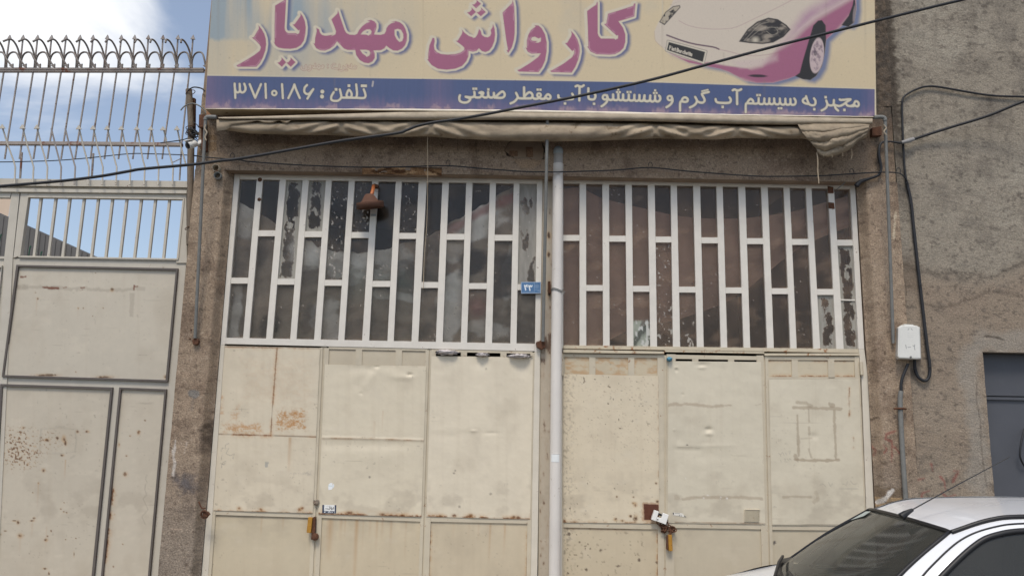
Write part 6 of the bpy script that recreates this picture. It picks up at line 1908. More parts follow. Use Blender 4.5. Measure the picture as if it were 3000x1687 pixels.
# ---------------------------------------------------------------- things seen through the gate bars
M['shed'] = mat_plain('grey_corrugated_sheet', (104, 102, 100), .7, var=.2, vscale=1.5)
Ysh = 13.0
shed = thing('corrugated_shed', (P(60, 760, Ysh).x, Ysh, 0), 'grey corrugated shed roof sloping down to the right behind the yard gate', 'shed')
mb = MB()
a, b = (-220, 528), (268, 748)
n = 64
top_e = []
for i in range(n):
    f0, f1 = i / n, (i + 1) / n
    x0 = a[0] + (b[0] - a[0]) * f0; x1 = a[0] + (b[0] - a[0]) * f1
    y = a[1] + (b[1] - a[1]) * f0
    top_e += [(x0, y), (x1 - 2.2, y), (x1 - .9, y + 1.6)]
mb.prism(top_e + [(275, 752), (275, 1100), (-220, 1100)], Ysh, .3)
shed_o = mb.build('corrugated_wall', M['shed'], shed)
mb = MB()
for i in range(0, n, 2):
    f0 = i / n
    x0 = a[0] + (b[0] - a[0]) * f0; y = a[1] + (b[1] - a[1]) * f0
    mb.prism([(x0 + .6, y + 2), (x0 + 2.6, y + 3), (x0 + 2.6 - .11 * (1000 - y), 1000), (x0 + .6 - .11 * (1000 - y), 1000)], Ysh - .012, .011)
mb.build('sheet_ribs', M['shed'], shed)
GREEN = mat_plain('green_paint', (40, 84, 62), .6)
for u, v0, v1, l in ((70, 735, 715, 6), (88, 740, 724, 5), (106, 745, 738, 4), (121, 746, 740, 3), (2, 700, 690, 5)):
    mb = MB().tube([P(u - l, v0 + 14, Ysh - .3), P(u, v1, Ysh - .3)], .010, 5)
    arrow(mb, (u + 2, v1 - 5), (u, v1), 5, Ysh - .3)
    mb.build('green_spike', GREEN, shed)
Yh = 24.0
hs = thing('beige_house', (P(-60, 640, Yh).x, Yh, 0), 'beige house gable far behind the left end of the yard gate', 'house')
p0, p1 = P(-260, 552, Yh), P(36, 552, Yh)
k6 = 1.27
vs = []
for z_ in (0.0, p1.z):
    vs += [(p0.x, Yh, z_), (p1.x, Yh, z_), (p1.x * k6, Yh + 6, z_), (p0.x * k6, Yh + 6, z_)]
MB().add(vs, [(0, 3, 2, 1), (4, 5, 6, 7), (0, 1, 5, 4), (1, 2, 6, 5), (2, 3, 7, 6), (3, 0, 4, 7)]).build('wall', mat_plain('beige_render', (204, 184, 164), .95, var=.1, vscale=1), hs)
vs = [(p0.x - .1, Yh - .1, p1.z), (p1.x + .04, Yh - .1, p1.z), (p1.x * k6 + .04, Yh + 6.1, p1.z), (p0.x * k6, Yh + 6.1, p1.z)]
MB().add(vs + [(x, y, z + .1) for x, y, z in vs], [(0, 3, 2, 1), (4, 5, 6, 7), (0, 1, 5, 4), (1, 2, 6, 5), (2, 3, 7, 6), (3, 0, 4, 7)]).build('parapet', M['concrete'], hs)

# ---------------------------------------------------------------- cables
def single(o, label, cat, group=None):
    recentre(o)
    return tag(o, label, cat, group)
def joinmb(*mbs):
    r = MB()
    for m_ in mbs:
        b = len(r.v)
        r.v += m_.v
        r.f += [tuple(i + b for i in q) for q in m_.f]
        r.sm += m_.sm
    return r
main = [(-400, 585), (-150, 561), (0, 546), (174, 531), (290, 517), (377, 502), (420, 495), (565, 482), (640, 472), (709, 464), (858, 438), (1007, 412), (1160, 391), (1190, 382), (1224, 369), (1274, 358.5), (1336, 350), (1423, 335), (1510, 318), (1700, 281), (1900, 236), (2056, 194), (2279, 134), (2419, 99), (2580, 58.7), (2734, 20.6), (2820, 0), (3000, -45), (3400, -150)]
o = cable(main, 6.05, 9.2, 6, 10).build('electric_cable', M['black_rubber'])
single(o, 'thick black overhead cable crossing the whole front from low left to high right', 'cable')
thin = [(566, 456), (622, 462.5), (700, 469), (734, 474), (858, 482.7), (1007, 489), (1100, 490.6), (1200, 488.5), (1311, 486), (1423, 495), (1535, 503), (1597, 504), (1642, 504), (1799, 499), (1905, 491.4), (2022, 502.6), (2200, 515.5), (2284, 517), (2408, 515), (2495, 509.5), (2582, 505), (2632, 507.6), (2649, 519), (2657, 534), (2664, 570), (2668, 600)]
mb = cable(thin, [6.83] * 23 + [6.86] * 3, 4.2, 5, 6)
for (u, v) in ((681, 462), (1313, 483), (1905, 489), (2495, 508), (2632, 505)):
    c = P(u, v, 6.84)
    mb.tube([c + Vector((.018 * math.cos(t), -.005, .03 * math.sin(t) + .012)) for t in np.linspace(-1.2, 3.4, 10)], .003, 5)
o = mb.build('electric_cable', M['black_rubber'])
single(o, 'thin black wire tied along the plaster just above both door heads', 'cable')
c1 = [(3150, 290), (3000, 284), (2893, 279), (2753, 255.6), (2715, 254), (2689.5, 260), (2658, 276), (2643.5, 295), (2643.5, 349), (2647, 440), (2651, 500), (2655.7, 531), (2669, 593), (2676, 660), (2691, 798), (2705, 918.7), (2715, 1005), (2724, 1074), (2720.6, 1105), (2708.5, 1115), (2691, 1105), (2681, 1081), (2679, 1050)]
mb = cable(c1[:12], 6.87, 6.5, 5, 8)
mb = joinmb(mb, cable(c1[11:], [6.87] * 11 + [6.85], 9.5, 5, 8))
for (u, v) in ((2695, 834), (2723, 1074), (2680, 1080), (2640, 299), (2656, 536)):
    c = P(u, v, 6.845)
    mb.tube([c + Vector((-.016, 0, 0)), c + Vector((.016, 0, .003))], .004, 5)
o = mb.build('electric_cable', M['black_rubber'])
single(o, 'black cable looping down the grey wall and up into the white meter box', 'cable')
c3 = [(3200, 226), (3000, 297), (2893, 340), (2766, 379), (2677, 408)]
o = cable(c3, [6.5, 6.65, 6.75, 6.82, 6.85], 9, 6, 8).build('electric_cable', M['black_rubber'])
single(o, 'stout black cable slanting across the grey wall to a taped splice at the billboard end', 'cable')
tail = [(2680, 407), (2660, 413), (2639, 419), (2622, 417), (2604, 415), (2585, 417), (2577, 428), (2574, 450), (2577, 470), (2581, 494), (2573, 513), (2545, 524), (2520, 533), (2509, 545)]
rad = [mx(w, 6.85) / 2 for w in (11, 12, 8, 6, 6, 7, 9, 10, 10, 9, 8, 9, 13, 15)]
p3 = [P(u, v, 6.84) for u, v in tail]
sm = catmull([tuple(p) for p in p3], 4)
rr = list(np.interp(np.linspace(0, 13, len(sm)), range(14), rad))
o = MB().tube(sm, rr, 8).build('electric_cable', M['black_rubber'])
MB().tube([P(2677, 408, 6.83), P(2664, 412, 6.83), P(2641, 418, 6.83)], [.018, .021, .014], 9).build('splice_tape', mat_plain('grey_tape', (150, 148, 146), .5, var=.2, vscale=40), None)
tape = bpy.data.objects['splice_tape']
single(o, 'black taped cable tail bending down the shop corner into the right door head', 'cable')
tape.parent = o
tape.data.transform(Matrix.Translation(-o.location))
for pts, y, lab in (([(549, 268), (560, 259), (572, 256), (591, 260), (600, 268)], 6.85, 'short stripped cable end arching from the timber pole head to the billboard'),
                    ([(529, 324), (540, 312), (552, 306), (567, 304), (585, 311), (598, 322), (607, 336)], 6.85, 'pale bare wire end arching past the timber pole below another stripped cable')):
    o = cable(pts, y, 4.5 if y else 4, 5, 6).build('electric_cable', M['black_rubber'] if '268' in str(pts[0]) else M['galv'])
    single(o, lab, 'cable')
o = cable([(-60, 474), (0, 475), (100, 473), (174, 470), (260, 463), (377, 451), (440, 451), (530, 454), (566, 456)], 7.0, 3.2, 5, 6).build('electric_cable', M['black_rubber'])
single(o, 'thin black wire sagging across the cranked spikes above the yard gate', 'cable')
o = cable([(470, 419), (510, 414), (540, 409), (562, 400)], 6.96, 3.5, 5, 6).build('electric_cable', M['black_rubber'])
single(o, 'short thin black lead running from the railing to the pole above the security camera', 'cable')
o = cable([(2496, 513), (2472, 538), (2450, 556)], 6.9, 2.6, 4, 6).build('stay_wire', M['galv'])
single(o, 'short bright wire slanting to the top corner of the right folding door', 'wire')
# cords hanging from the awning
o = cable([(1252, 368), (1253, 500), (1251, 640), (1243, 760), (1240, 846)], [6.66, 6.78, 6.9, 6.95, 6.96], 2.2, 4, 5).build('hanging_cord', M['cord'])
single(o, 'thin pale cord hanging down over the left door panes', 'cord')
o = cable([(2393, 446), (2396, 470), (2396, 500), (2399, 538)], 6.62, 3.4, 4, 6).build('hanging_cord', M['cord'])
single(o, 'short frayed cord hanging from the sagging right end of the awning', 'cord')

# ---------------------------------------------------------------- white drain pipe
M['pvc'] = mat_plain('white_drain_plastic', (220, 214, 206), .4, var=.10, vscale=4, rust=.10, rust_rgb=(176, 166, 150), rscale=20, stretch=(1, 1, .4))
M['pvc_grey'] = mat_plain('grey_drain_plastic', (168, 164, 160), .5, var=.06, vscale=12)
M['cap_blue'] = mat_plain('pale_blue_cap', (168, 180, 186), .45, var=.06, vscale=12)
YPp = 6.90
xp = P(1630.5, 1000, YPp).x
rp = mx(32, YPp) / 2
zt = P(1626, 482, YPp).z
pipe = thing('drain_pipe', (xp, YPp, 0), 'tall white plastic drain pipe with a grey capped top standing between the two folding doors', 'pipe')
MB().lathe((xp, YPp, 0.02), (0, 0, 1), [(0, rp), (zt - .02, rp)], 28).build('shaft', M['pvc'], pipe)
zc = P(1626, 453, YPp).z
MB().lathe((xp, YPp, zt), (0, 0, 1), [(0, rp * .97), (zc - zt, rp * .97)], 28).build('grey_sleeve', M['pvc_grey'], pipe)
ztop = P(1626, 428, YPp).z
h = ztop - zc
MB().lathe((xp, YPp, zc), (0, 0, 1), [(0, rp * 1.0), (h * .45, rp * 1.0), (h * .7, rp * .86), (h * .9, rp * .5), (h, .001)], 28).build('cap', M['cap_blue'], pipe)
z5 = P(1630, 504, YPp).z
mb = MB().lathe((xp, YPp, z5), (0, 0, 1), [(-.006, rp * 1.001), (-.005, rp * 1.05), (.07, rp * 1.05), (.075, rp * 1.001)], 28)
z6 = P(1630, 1328, YPp).z
mb.lathe((xp, YPp, z6), (0, 0, 1), [(-.004, rp * 1.001), (-.003, rp * 1.02), (.003, rp * 1.02), (.004, rp * 1.001)], 28)
mb.build('socket_ring', M['pvc'], pipe)
zl0, zl1 = P(1630, 1352, YPp).z, P(1630, 1328, YPp).z
G = [[(xp + (rp + .0015) * math.sin(t), YPp - (rp + .0015) * math.cos(t), z_) for t in np.linspace(-.85, .65, 12)] for z_ in np.linspace(zl0, zl1 - .006, 4)]
MB().grid(G, flip=True).build('blank_label', mat_plain('white_label', (232, 234, 232), .5, var=.03), pipe)
z8 = P(1630, 853, YPp).z
mb = MB()
for dz in (0, .012):
    mb.tube([(xp + (rp + .004) * math.cos(t), YPp + (rp + .004) * math.sin(t), z8 + dz + .01 * math.sin(2 * t)) for t in np.linspace(0, 2 * math.pi, 28)], .003, 5)
mb.tube([(xp + rp, YPp - rp * .6, z8), (xp + rp + .02, YPp - rp, z8 - .012), (xp + rp + .005, YPp - rp * 1.1, z8 - .03)], .003, 5)
mb.build('binding_wire', M['galv'], pipe)

# ---------------------------------------------------------------- house number plate
zG = zz(1500, 800, 1620, 2174)
YN = YD - .035
def plate_paint(U, V):
    C = np.ones(U.shape + (3,)) * lin(76, 116, 158)
    C *= (.93 + .14 * fbm(U, V, 12, 12, 501, 3))[..., None]
    pale = lin(170, 186, 204)
    e = sd_poly(U, V, zG([(482, 478), (1528, 468), (1520, 1068), (486, 1072)]))
    blend(C, sstep(-2.4, -1.2, e) * .75, pale)
    blend(C, cover(sd_line(U, V, zG([(1185, 510), (1190, 985)]), .9), 1.2) * .8, pale)
    blend(C, cover(sd_line(U, V, zG([(560, 975), (1190, 985)]), .7), 1.2) * .7, pale)
    W = lin(236, 240, 240)
    for st, w in (([(665, 650), (690, 740), (725, 890)], 3.2), ([(675, 645), (700, 690), (735, 690), (760, 640)], 2.6), ([(760, 690), (765, 640), (800, 625), (825, 650)], 2.2), ([(760, 690), (790, 725), (825, 715)], 2.4), ([(725, 890), (722, 800)], 2.6),
                  ([(895, 660), (920, 760), (952, 915)], 3.2), ([(900, 655), (925, 700), (965, 700), (985, 650)], 2.6), ([(985, 690), (1020, 725), (1050, 700), (1070, 655)], 2.8)):
        blend(C, cover(sd_line(U, V, catmull(zG(st), 4), w), 1.2), W)
    c = zG([(1325, 700)])[0]
    d = np.hypot(U - c[0], V - c[1])
    blend(C, cover(np.abs(d - 5.6) - .5, 1.2) * .5, pale)
    blend(C, cover(np.abs(d - 3.4) - .5, 1.2) * .45, pale)
    blend(C, cover(d - 1.6, 1.4) * .6, pale)
    blend(C, cover(sd_line(U, V, zG([(1235, 885), (1450, 880)]), 1.4), 1.2) * .5, pale)
    blend(C, cover(sd_line(U, V, zG([(1370, 955), (1450, 955)]), 1.8), 1.2) * .6, pale)
    return C
hp = thing('house_number_plate', P(1556, 860, YN), 'small blue enamel house number plate fixed to the right edge of the left door window', 'sign')
for k, me in sheet(zG([(480, 475), (1532, 465), (1524, 1072), (482, 1078)]), .7, plane_at(YN), plate_paint):
    link('plate_face', me, M['print'], hp)
MB().prism(zG([(478, 473), (1534, 463), (1526, 1074), (480, 1080)]), YN + .003, .03).build('plate_back', mat_plain('plate_edge', (150, 160, 172), .5), hp)

# ---------------------------------------------------------------- rusty lamp shade over the left door
M['rust_shade'] = mat_plain('rusted_lamp_shade', (100, 70, 56), .85, var=.22, vscale=14, bump=.25, bscale=60)
M['orange'] = mat_plain('orange_plastic', (196, 114, 66), .45, var=.08)
YLm = 6.86
top_ = P(1081, 568, YLm)
lamp = thing('wall_lamp', top_, 'rust brown enamel lamp shade on a short orange neck over the left door window', 'lamp')
axd = Vector((.13, .20, -1)).normalized()
k_ = mx(.93, YLm)
MB().lathe(top_, axd, [(0, .001), (.001, 10 * k_), (.006, 14 * k_), (.07, 29 * k_), (.076, 44 * k_), (.079, 44.5 * k_), (.128, 44 * k_), (.128, 42 * k_), (.084, 41.5 * k_), (.074, 27 * k_), (.02, 16 * k_), (.012, .001)], 32).build('shade', M['rust_shade'], lamp)
p0, p1 = P(1093, 548, YLm + .06), P(1088, 572, YLm)
MB().tube([P(1094, 545, 6.95), P(1093.5, 552, 6.90), P(1091, 562, YLm + .01), P(1088, 573, YLm)], mx(11, 6.88) / 2, 12).build('neck', M['orange'], lamp)
MB().prism([(1090, 540), (1098, 538), (1107, 541), (1106, 549), (1094, 548)], 6.95, .05).tube([P(1100, 560, 6.97), P(1107, 562, 6.97), P(1112, 558, 6.97)], .002, 5).build('bracket', M['rust'], lamp, .004)
o = MB().prism(zz(560, 320, 1160, 2415)([(2120, 1235), (2178, 1237), (2176, 1262), (2118, 1260)]), YD - .006, .004).build('scrap_tape', mat_plain('grey_tape_scrap', (172, 176, 178), .5), None)
single(o, 'small grey scrap of tape stuck on a window bar below the rusty lamp', 'sticker')

# ---------------------------------------------------------------- meter box and conduits on the right
zB2 = zz(2260, 660, 3000, 2145)
YB = 6.78
M['box_paint'] = mat_plain('white_box', (220, 219, 212), .4, var=.05, vscale=6)
box = thing('meter_box', P(2661, 1053, 6.84), 'white plastic junction box marked in ink on the right-hand wall, cables entering below', 'box')
fr = zB2([(1078, 868), (1100, 853), (1160, 850), (1230, 855), (1258, 872), (1268, 1130), (1240, 1134), (1085, 1128), (1072, 1110)])
mb = MB()
f3 = [P(u, v, YB) for u, v in fr]
bk = [P(u, v, YW + .005) for u, v in zB2([(1060, 872), (1095, 848), (1160, 846), (1232, 850), (1264, 868), (1272, 1140), (1240, 1144), (1062, 1138), (1052, 1115)])]
n = len(f3)
mb.add(f3 + bk, [tuple(range(n))] + [(i, i + n, (i + 1) % n + n, (i + 1) % n) for i in range(n)])
def box_paint(U, V):
    C = np.ones(U.shape + (3,)) * lin(222, 221, 214)
    C *= (.95 + .1 * fbm(U, V, 40, 50, 601, 3))[..., None]
    ink = lin(92, 92, 94)
    for st, w in (([(1160, 888), (1178, 862), (1196, 888)], 1.5), ([(1140, 1015), (1146, 1045)], 1.7), ([(1160, 1035), (1182, 1033)], 1.7), ([(1200, 1020), (1215, 1025), (1218, 1012)], 1.6), ([(1212, 1025), (1218, 1055)], 1.7)):
        blend(C, cover(sd_line(U, V, zB2(st), w), 1.5) * .8, ink)
    for y in (912, 930, 945):
        blend(C, cover(sd_line(U, V, zB2([(1155, y), (1180, y + 6), (1205, y)]), 1), 1.5) * .2, ink)
    return C
bo = mb.build('case', M['box_paint'], box, .006)
for k, me in sheet(zB2([(1092, 872), (1250, 876), (1260, 1122), (1086, 1120)]), 1.2, plane_at(YB - .002), box_paint):
    link('lid_face', me, M['print'], bo)
mb = MB().prism(zB2([(1130, 838), (1205, 842), (1210, 852), (1125, 849)]), YB + .02, .06)
mb.build('top_lug', M['box_paint'], box)
MB().lathe(P(*zB2([(1182, 1118)])[0], YB), (0, -1, 0), [(-.002, .01), (.006, .009), (.007, .0004)], 12).build('screw', M['galv'], box)
cd = thing('conduit', (P(2662, 1480, 6.84).x, 6.84, 0), 'grey steel conduit pipe running down the wall below the white meter box, behind the car', 'pipe')
p3 = [(2640, 1145), (2637, 1170), (2640, 1250), (2647, 1370), (2652, 1440), (2659, 1560), (2668, 1700), (2676, 1860)]
cable(p3, 6.84, 13.5, 5, 12).build('tube', M['galv'], cd)
cable([(2660, 1065), (2652, 1085), (2644, 1105), (2640, 1125), (2640, 1150)], [6.84] * 5, 9, 5, 8).build('flexible_sleeve', M['black_rubber'], cd)
c = P(2640, 1197, 6.83)
MB().tube([c + Vector((-.05, .02, 0)), c + Vector((-.02, -.012, .002)), c + Vector((.02, -.012, .002)), c + Vector((.05, .02, 0))], .009, 8).build('saddle_clip', M['rust'], cd)

# ---------------------------------------------------------------- locks, stickers, rags
M['brass'] = mat_plain('yellow_padlock_paint', (176, 128, 48), .55, var=.2, vscale=30, rust=.2, rscale=30)
def rbox(mb, c, w, h, d, ang, Y):
    """box standing proud of plane y=Y, centred at photo pixel c, size in px, rotated by ang"""
    o0 = P(*c, Y)
    ca, sa = math.cos(ang), math.sin(ang)
    W, H = mx(w, Y) / 2, mx(h, Y) / 2
    q = [(-W, H), (W, H), (W, -H), (-W, -H)]
    q = [(x * ca - z_ * sa, x * sa + z_ * ca) for x, z_ in q]
    fr = [o0 + Vector((x, -d, z_)) for x, z_ in q]
    bk = [o0 + Vector((x, 0, z_)) for x, z_ in q]
    return mb.add(fr + bk, [(0, 1, 2, 3), (7, 6, 5, 4)] + [(i, i + 4, (i + 1) % 4 + 4, (i + 1) % 4) for i in range(4)])
pl = thing('padlock', P(909, 1557, YD), 'yellow rectangular padlock on a rusty hasp, hanging at the left door', 'padlock', 'yellow padlocks')
rbox(MB(), (909, 1536), 12, 42, .03, -.05, YD - .02).build('body', M['brass'], pl, .003)
mb = MB().prism([(917, 1514), (924, 1513), (922, 1580), (911, 1580), (913, 1550)], YD - .03, .035)
mb.lathe(P(924, 1571, YD - .02), (0, -1, 0), [(0, mx(10)), (.02, mx(10)), (.025, mx(7)), (.026, .001)], 16)
mb.build('hasp', M['rust'], pl, .003)
pl = thing('padlock', P(1961, 1612, YD), 'yellow rectangular padlock hanging below the rusty chain on the right door', 'padlock', 'yellow padlocks')
rbox(MB(), (1962, 1588), 11, 44, .03, .03, YD - .02).build('body', M['brass'], pl, .003)
MB().prism([(1954, 1568), (1958, 1568), (1957, 1612), (1953, 1608)], YD - .05, .035).tube([P(1962, 1567, YD - .035), P(1963, 1556, YD - .035), P(1966, 1548, YD - .03)], .008, 8).build('shackle', M['rust'], pl)
# rusty chain bunched at the hasp
ch = thing('rusty_chain', P(1958, 1560, YD), 'bunch of rusty chain links wound through the right door between white and yellow padlocks', 'chain')
rs = np.random.RandomState(11)
for i, (u, v) in enumerate(((1938, 1536), (1946, 1541), (1954, 1536), (1962, 1542), (1968, 1550), (1964, 1556), (1956, 1550), (1948, 1548), (1944, 1556), (1972, 1545), (1930, 1532), (1976, 1553))):
    c = P(u, v, YD - .03 - .004 * (i % 4))
    a = rs.uniform(0, 3.1); R2 = mx(5.5)
    d1v = Vector((math.cos(a), .3 * math.sin(a * 2), math.sin(a))).normalized()
    d2v = Vector((-math.sin(a), .5, math.cos(a))).normalized()
    MB().tube([c + d1v * R2 * 1.25 * math.cos(t) + d2v * R2 * .7 * math.sin(t) for t in np.linspace(0, 2 * math.pi, 15)], .0045, 6).build('chain_link', M['rust'], ch)
mb = MB().lathe(P(1968, 1549, YD - .01), (0, -1, 0), [(-.006, mx(9)), (.02, mx(9)), (.02, mx(4)), (.0, mx(4)), (-.001, .0005)], 16)
mb.prism([(1934, 1538), (1950, 1534), (1958, 1545), (1950, 1560), (1940, 1556)], YD - .02, .02)
mb.build('hasp', M['rust'], ch)
wl = thing('padlock', P(1930, 1524, YD), 'chunky white padlock tilted over the rusty square hole in the right door', 'padlock')
mb = MB()
rbox(mb, (1917, 1508), 13, 28, .045, -.33, YD - .02)
rbox(mb, (1944, 1517), 17, 28, .045, -.33, YD - .02)
rbox(mb, (1929, 1520.5), 15, 12, .0445, -.33, YD - .02)
mb.build('body', mat_plain('white_lock_enamel', (236, 235, 230), .3, var=.03), wl, .004)
a0, a1 = P(1921, 1502, YD - .04), P(1938, 1508, YD - .04)
MB().tube([a0, a1], .010, 10).build('shackle', M['black_plastic'], wl)
MB().lathe(P(1927, 1521, YD - .065), (0, -1, 0), [(-.001, .006), (.002, .005), (.0022, .0003)], 8).build('keyhole', M['black_plastic'], wl)
# ring and hook on the left jamb
hk = thing('door_hook', P(600, 1520, YW), 'rusty ring and bent hook at the left edge of the left door frame', 'hook')
c = P(599, 1506, YW - .02)
mb = MB().tube([c + Vector((.028 * math.cos(t), -.012 * math.sin(t), .03 * math.sin(t))) for t in np.linspace(0, 2 * math.pi, 18)], .009, 8)
mb.prism([(594, 1498), (608, 1498), (614, 1506), (606, 1514), (594, 1512)], YW - .025, .03)
mb.build('ring', M['rust'], hk, .003)
cable([(582, 1468), (586, 1478), (592, 1488), (602, 1487)], YW - .02, 4, 4, 6).build('hook_wire', M['rust'], hk)
# bolt between leaves one and two
bl = MB()
for dx in (-6, 0, 6):
    bl.tube([P(927 + dx, 1464, YD - .02), P(927 + dx * .8, 1474, YD - .02)], .007, 6)
bl.lathe(P(927, 1472, YD), (0, -1, 0), [(0, .022), (.02, .02), (.024, .001)], 10)
o = bl.build('door_knob', mat_plain('pale_rusted_knob', (150, 138, 124), .7, var=.3, vscale=60, rust=.3))
o.data.transform(Matrix.Translation(-base_of(doorL))); o.parent = doorL
# stickers
def sticker_obj(name, poly, paint, label, cat, Y=YD - .0075, step=.8):
    x0 = min(p[0] for p in poly); x1 = max(p[0] for p in poly); y0 = min(p[1] for p in poly); y1 = max(p[1] for p in poly)
    t = thing(name, P((x0 + x1) / 2, y1, Y), label, cat)
    for k, me in sheet(poly, step, plane_at(Y), paint):
        link('printed_face', me, M['print'], t)
    MB().prism(poly, Y + .0012, .004).build('backing', mat_plain('sticker_paper', (228, 228, 224), .6), t)
    return t
zS = zz(560, 1360, 1160, 2576)
def st1(U, V):
    C = np.ones(U.shape + (3,)) * lin(232, 232, 228)
    navy = lin(52, 62, 84)
    n = fbm(U, V, 2.2, 2.2, 701, 2)
    p = lambda pts: zS(pts)
    blend(C, cover(sd_poly(U, V, p([(1645, 500), (1672, 500), (1672, 620), (1645, 620)])), 1.2), navy)
    blend(C, cover(sd_poly(U, V, p([(1806, 500), (1832, 500), (1832, 620), (1806, 620)])), 1.2), navy)
    blend(C, cover(sd_poly(U, V, p([(1640, 580), (1832, 584), (1832, 620), (1640, 620)])), 1.2), navy)
    blend(C, cover(sd_poly(U, V, p([(1672, 582), (1806, 584), (1806, 606), (1672, 604)])), 1.2) * sstep(.5, .6, n), lin(220, 222, 224))
    blend(C, cover(sd_poly(U, V, p([(1676, 514), (1802, 518), (1802, 530), (1676, 526)])), 1.2) * sstep(.5, .62, n) * .6, lin(110, 112, 118))
    blk = lin(40, 40, 44)
    for st, w in (([(1690, 555), (1705, 555)], 1.6), ([(1712, 556), (1740, 560), (1752, 545), (1742, 535)], 2), ([(1765, 538), (1764, 562)], 2), ([(1778, 548), (1776, 560), (1770, 568)], 1.8), ([(1792, 536), (1794, 560)], 2)):
        blend(C, cover(sd_line(U, V, p(st), w), 1.2), blk)
    blend(C, cover(sd_poly(U, V, p([(1672, 606), (1806, 608), (1806, 616), (1672, 614)])), 1.2) * sstep(.5, .6, fbm(U, V, 3, 9, 3, 2)), lin(90, 130, 150))
    return C
sticker_obj('sticker', zS([(1650, 505), (1826, 509), (1822, 612), (1648, 608)]), st1, 'small white locksmith style sticker with a dark blue border low on the left door', 'sticker')
zT = zz(1640, 1360, 2300, 2576)
def st2(U, V):
    C = np.ones(U.shape + (3,)) * lin(224, 220, 210)
    blk = lin(48, 46, 46)
    n = fbm(U, V, 2.4, 2.4, 711, 2)
    blend(C, cover(sd_poly(U, V, zT([(1292, 548), (1306, 550), (1304, 575), (1292, 568)])), 1.2), blk)
    blend(C, cover(sd_poly(U, V, zT([(1420, 570), (1448, 572), (1446, 602), (1425, 596)])) + 2 * (n - .5), 1.2), blk)
    for st in ([(1318, 556), (1370, 560)], [(1350, 584), (1352, 586)], [(1372, 574), (1366, 588)], [(1385, 575), (1392, 590)], [(1364, 592), (1368, 578)]):
        blend(C, cover(sd_line(U, V, zT(st), 1.3), 1.2) * .8, blk)
    return C
sticker_obj('sticker', zT([(1290, 546), (1400, 556), (1450, 570), (1445, 604), (1320, 588), (1292, 572)][:2] + [(1448, 603), (1292, 576)]), st2, 'torn white paper strip with black marks beside the white padlock', 'sticker')
def st3(U, V):
    C = np.ones(U.shape + (3,)) * lin(236, 238, 238)
    blend(C, cover(sd_line(U, V, zS([(1722, 266), (1770, 270), (1800, 260)]), 1.6), 1.6) * .7, lin(150, 190, 200))
    return C
sticker_obj('sticker', zS([(1722, 230), (1778, 232), (1772, 312), (1726, 320)]), st3, 'torn white scrap of a sticker above the blue-bordered sticker on the left door', 'sticker')
MB().prism(zS([(1778, 236), (1800, 250), (1795, 285), (1774, 305)]), YD - .0070, .004).build('torn_corner', mat_plain('paper_scrap', (230, 234, 236), .6), bpy.data.objects['sticker.002'] if 'sticker.002' in bpy.data.objects else None)
# plastic bags stuffed in the slots
M['bag'] = mat_plain('crumpled_plastic', (206, 198, 196), .3, var=.3, vscale=40, bump=.5, bscale=50)
def rag(c, w, h, d, seed, mat, label, cat='bag', group='plastic bags stuffed in the door slots', name='plastic_bag'):
    rows = []
    for i in range(15):
        th = math.pi * i / 14
        row = []
        for j in range(30):
            ph = 2 * math.pi * j / 30
            dx, dy, dz = math.sin(th) * math.cos(ph), math.sin(th) * math.sin(ph), math.cos(th)
            r = 1 + 1.3 * (float(fbm(np.array(abs(ph - math.pi) * 3 + seed), np.array(th * 6.0 + seed), 1.0, 1.0, seed, 4)) - .5)
            row.append((dz * r * mx(w) / 2, dy * r * d, dx * r * mx(h) / 2))
        rows.append(row)
    o0 = P(*c, YD - .012)
    G = np.array(rows) + np.array(o0)
    o = MB().grid(G, closed=True).build(name, mat)
    recentre(o)
    return tag(o, label, cat, group)
rag((1311, 1032), 60, 15, .045, 3, M['bag'], 'crumpled whitish plastic bag stuffed in the leftmost slot over the left door')
rag((1413, 1039), 32, 11, .04, 14, M['bag'], 'small knotted clear plastic bag stuffed in the middle slot over the left door')
rag((1522, 1043), 56, 12, .05, 25, M['bag'], 'flattened white plastic bag stuffed in the rightmost slot over the left door')
rag((1961, 1052), 14, 13, .04, 36, mat_plain('blue_plastic', (86, 150, 178), .35, var=.2, vscale=40, bump=.4), 'scrap of blue plastic plugging the narrow slot over the right door', 'bag', None)

# ---------------------------------------------------------------- white parked car, nose to the left
PSI = math.radians(5.0)
CR0 = Vector((2.092, 4.33, .03))
E_R = Vector((math.cos(PSI), -math.sin(PSI), 0))     # towards the tail
E_L = Vector((math.sin(PSI), math.cos(PSI), 0))      # towards the wall
def K(s, t, z):
    return CR0 + E_R * s + E_L * t + Vector((0, 0, z))
car = thing('parked_car', K(.6, 0, 0), 'white parked saloon car with a roof aerial, facing left in the lower right corner', 'car')
mt, nt, b = new_mat('white_car_paint')
b.inputs['Base Color'].default_value = (.80, .81, .82, 1)
b.inputs['Roughness'].default_value = .28
b.inputs['Coat Weight'].default_value = .6
b.inputs['Coat Roughness'].default_value = .06
n_ = noise_node(nt, 3, 5, .6)
nt.links.new(ramp(nt, n_.outputs['Fac'], .3, .7, .24, .36), b.inputs['Roughness'])
M['car'] = mt
M['trim'] = mat_plain('black_trim', (34, 34, 36), .45, var=.1)
M['cabin'] = mat_plain('dark_cabin', (84, 82, 78), .85, var=.15, vscale=6)
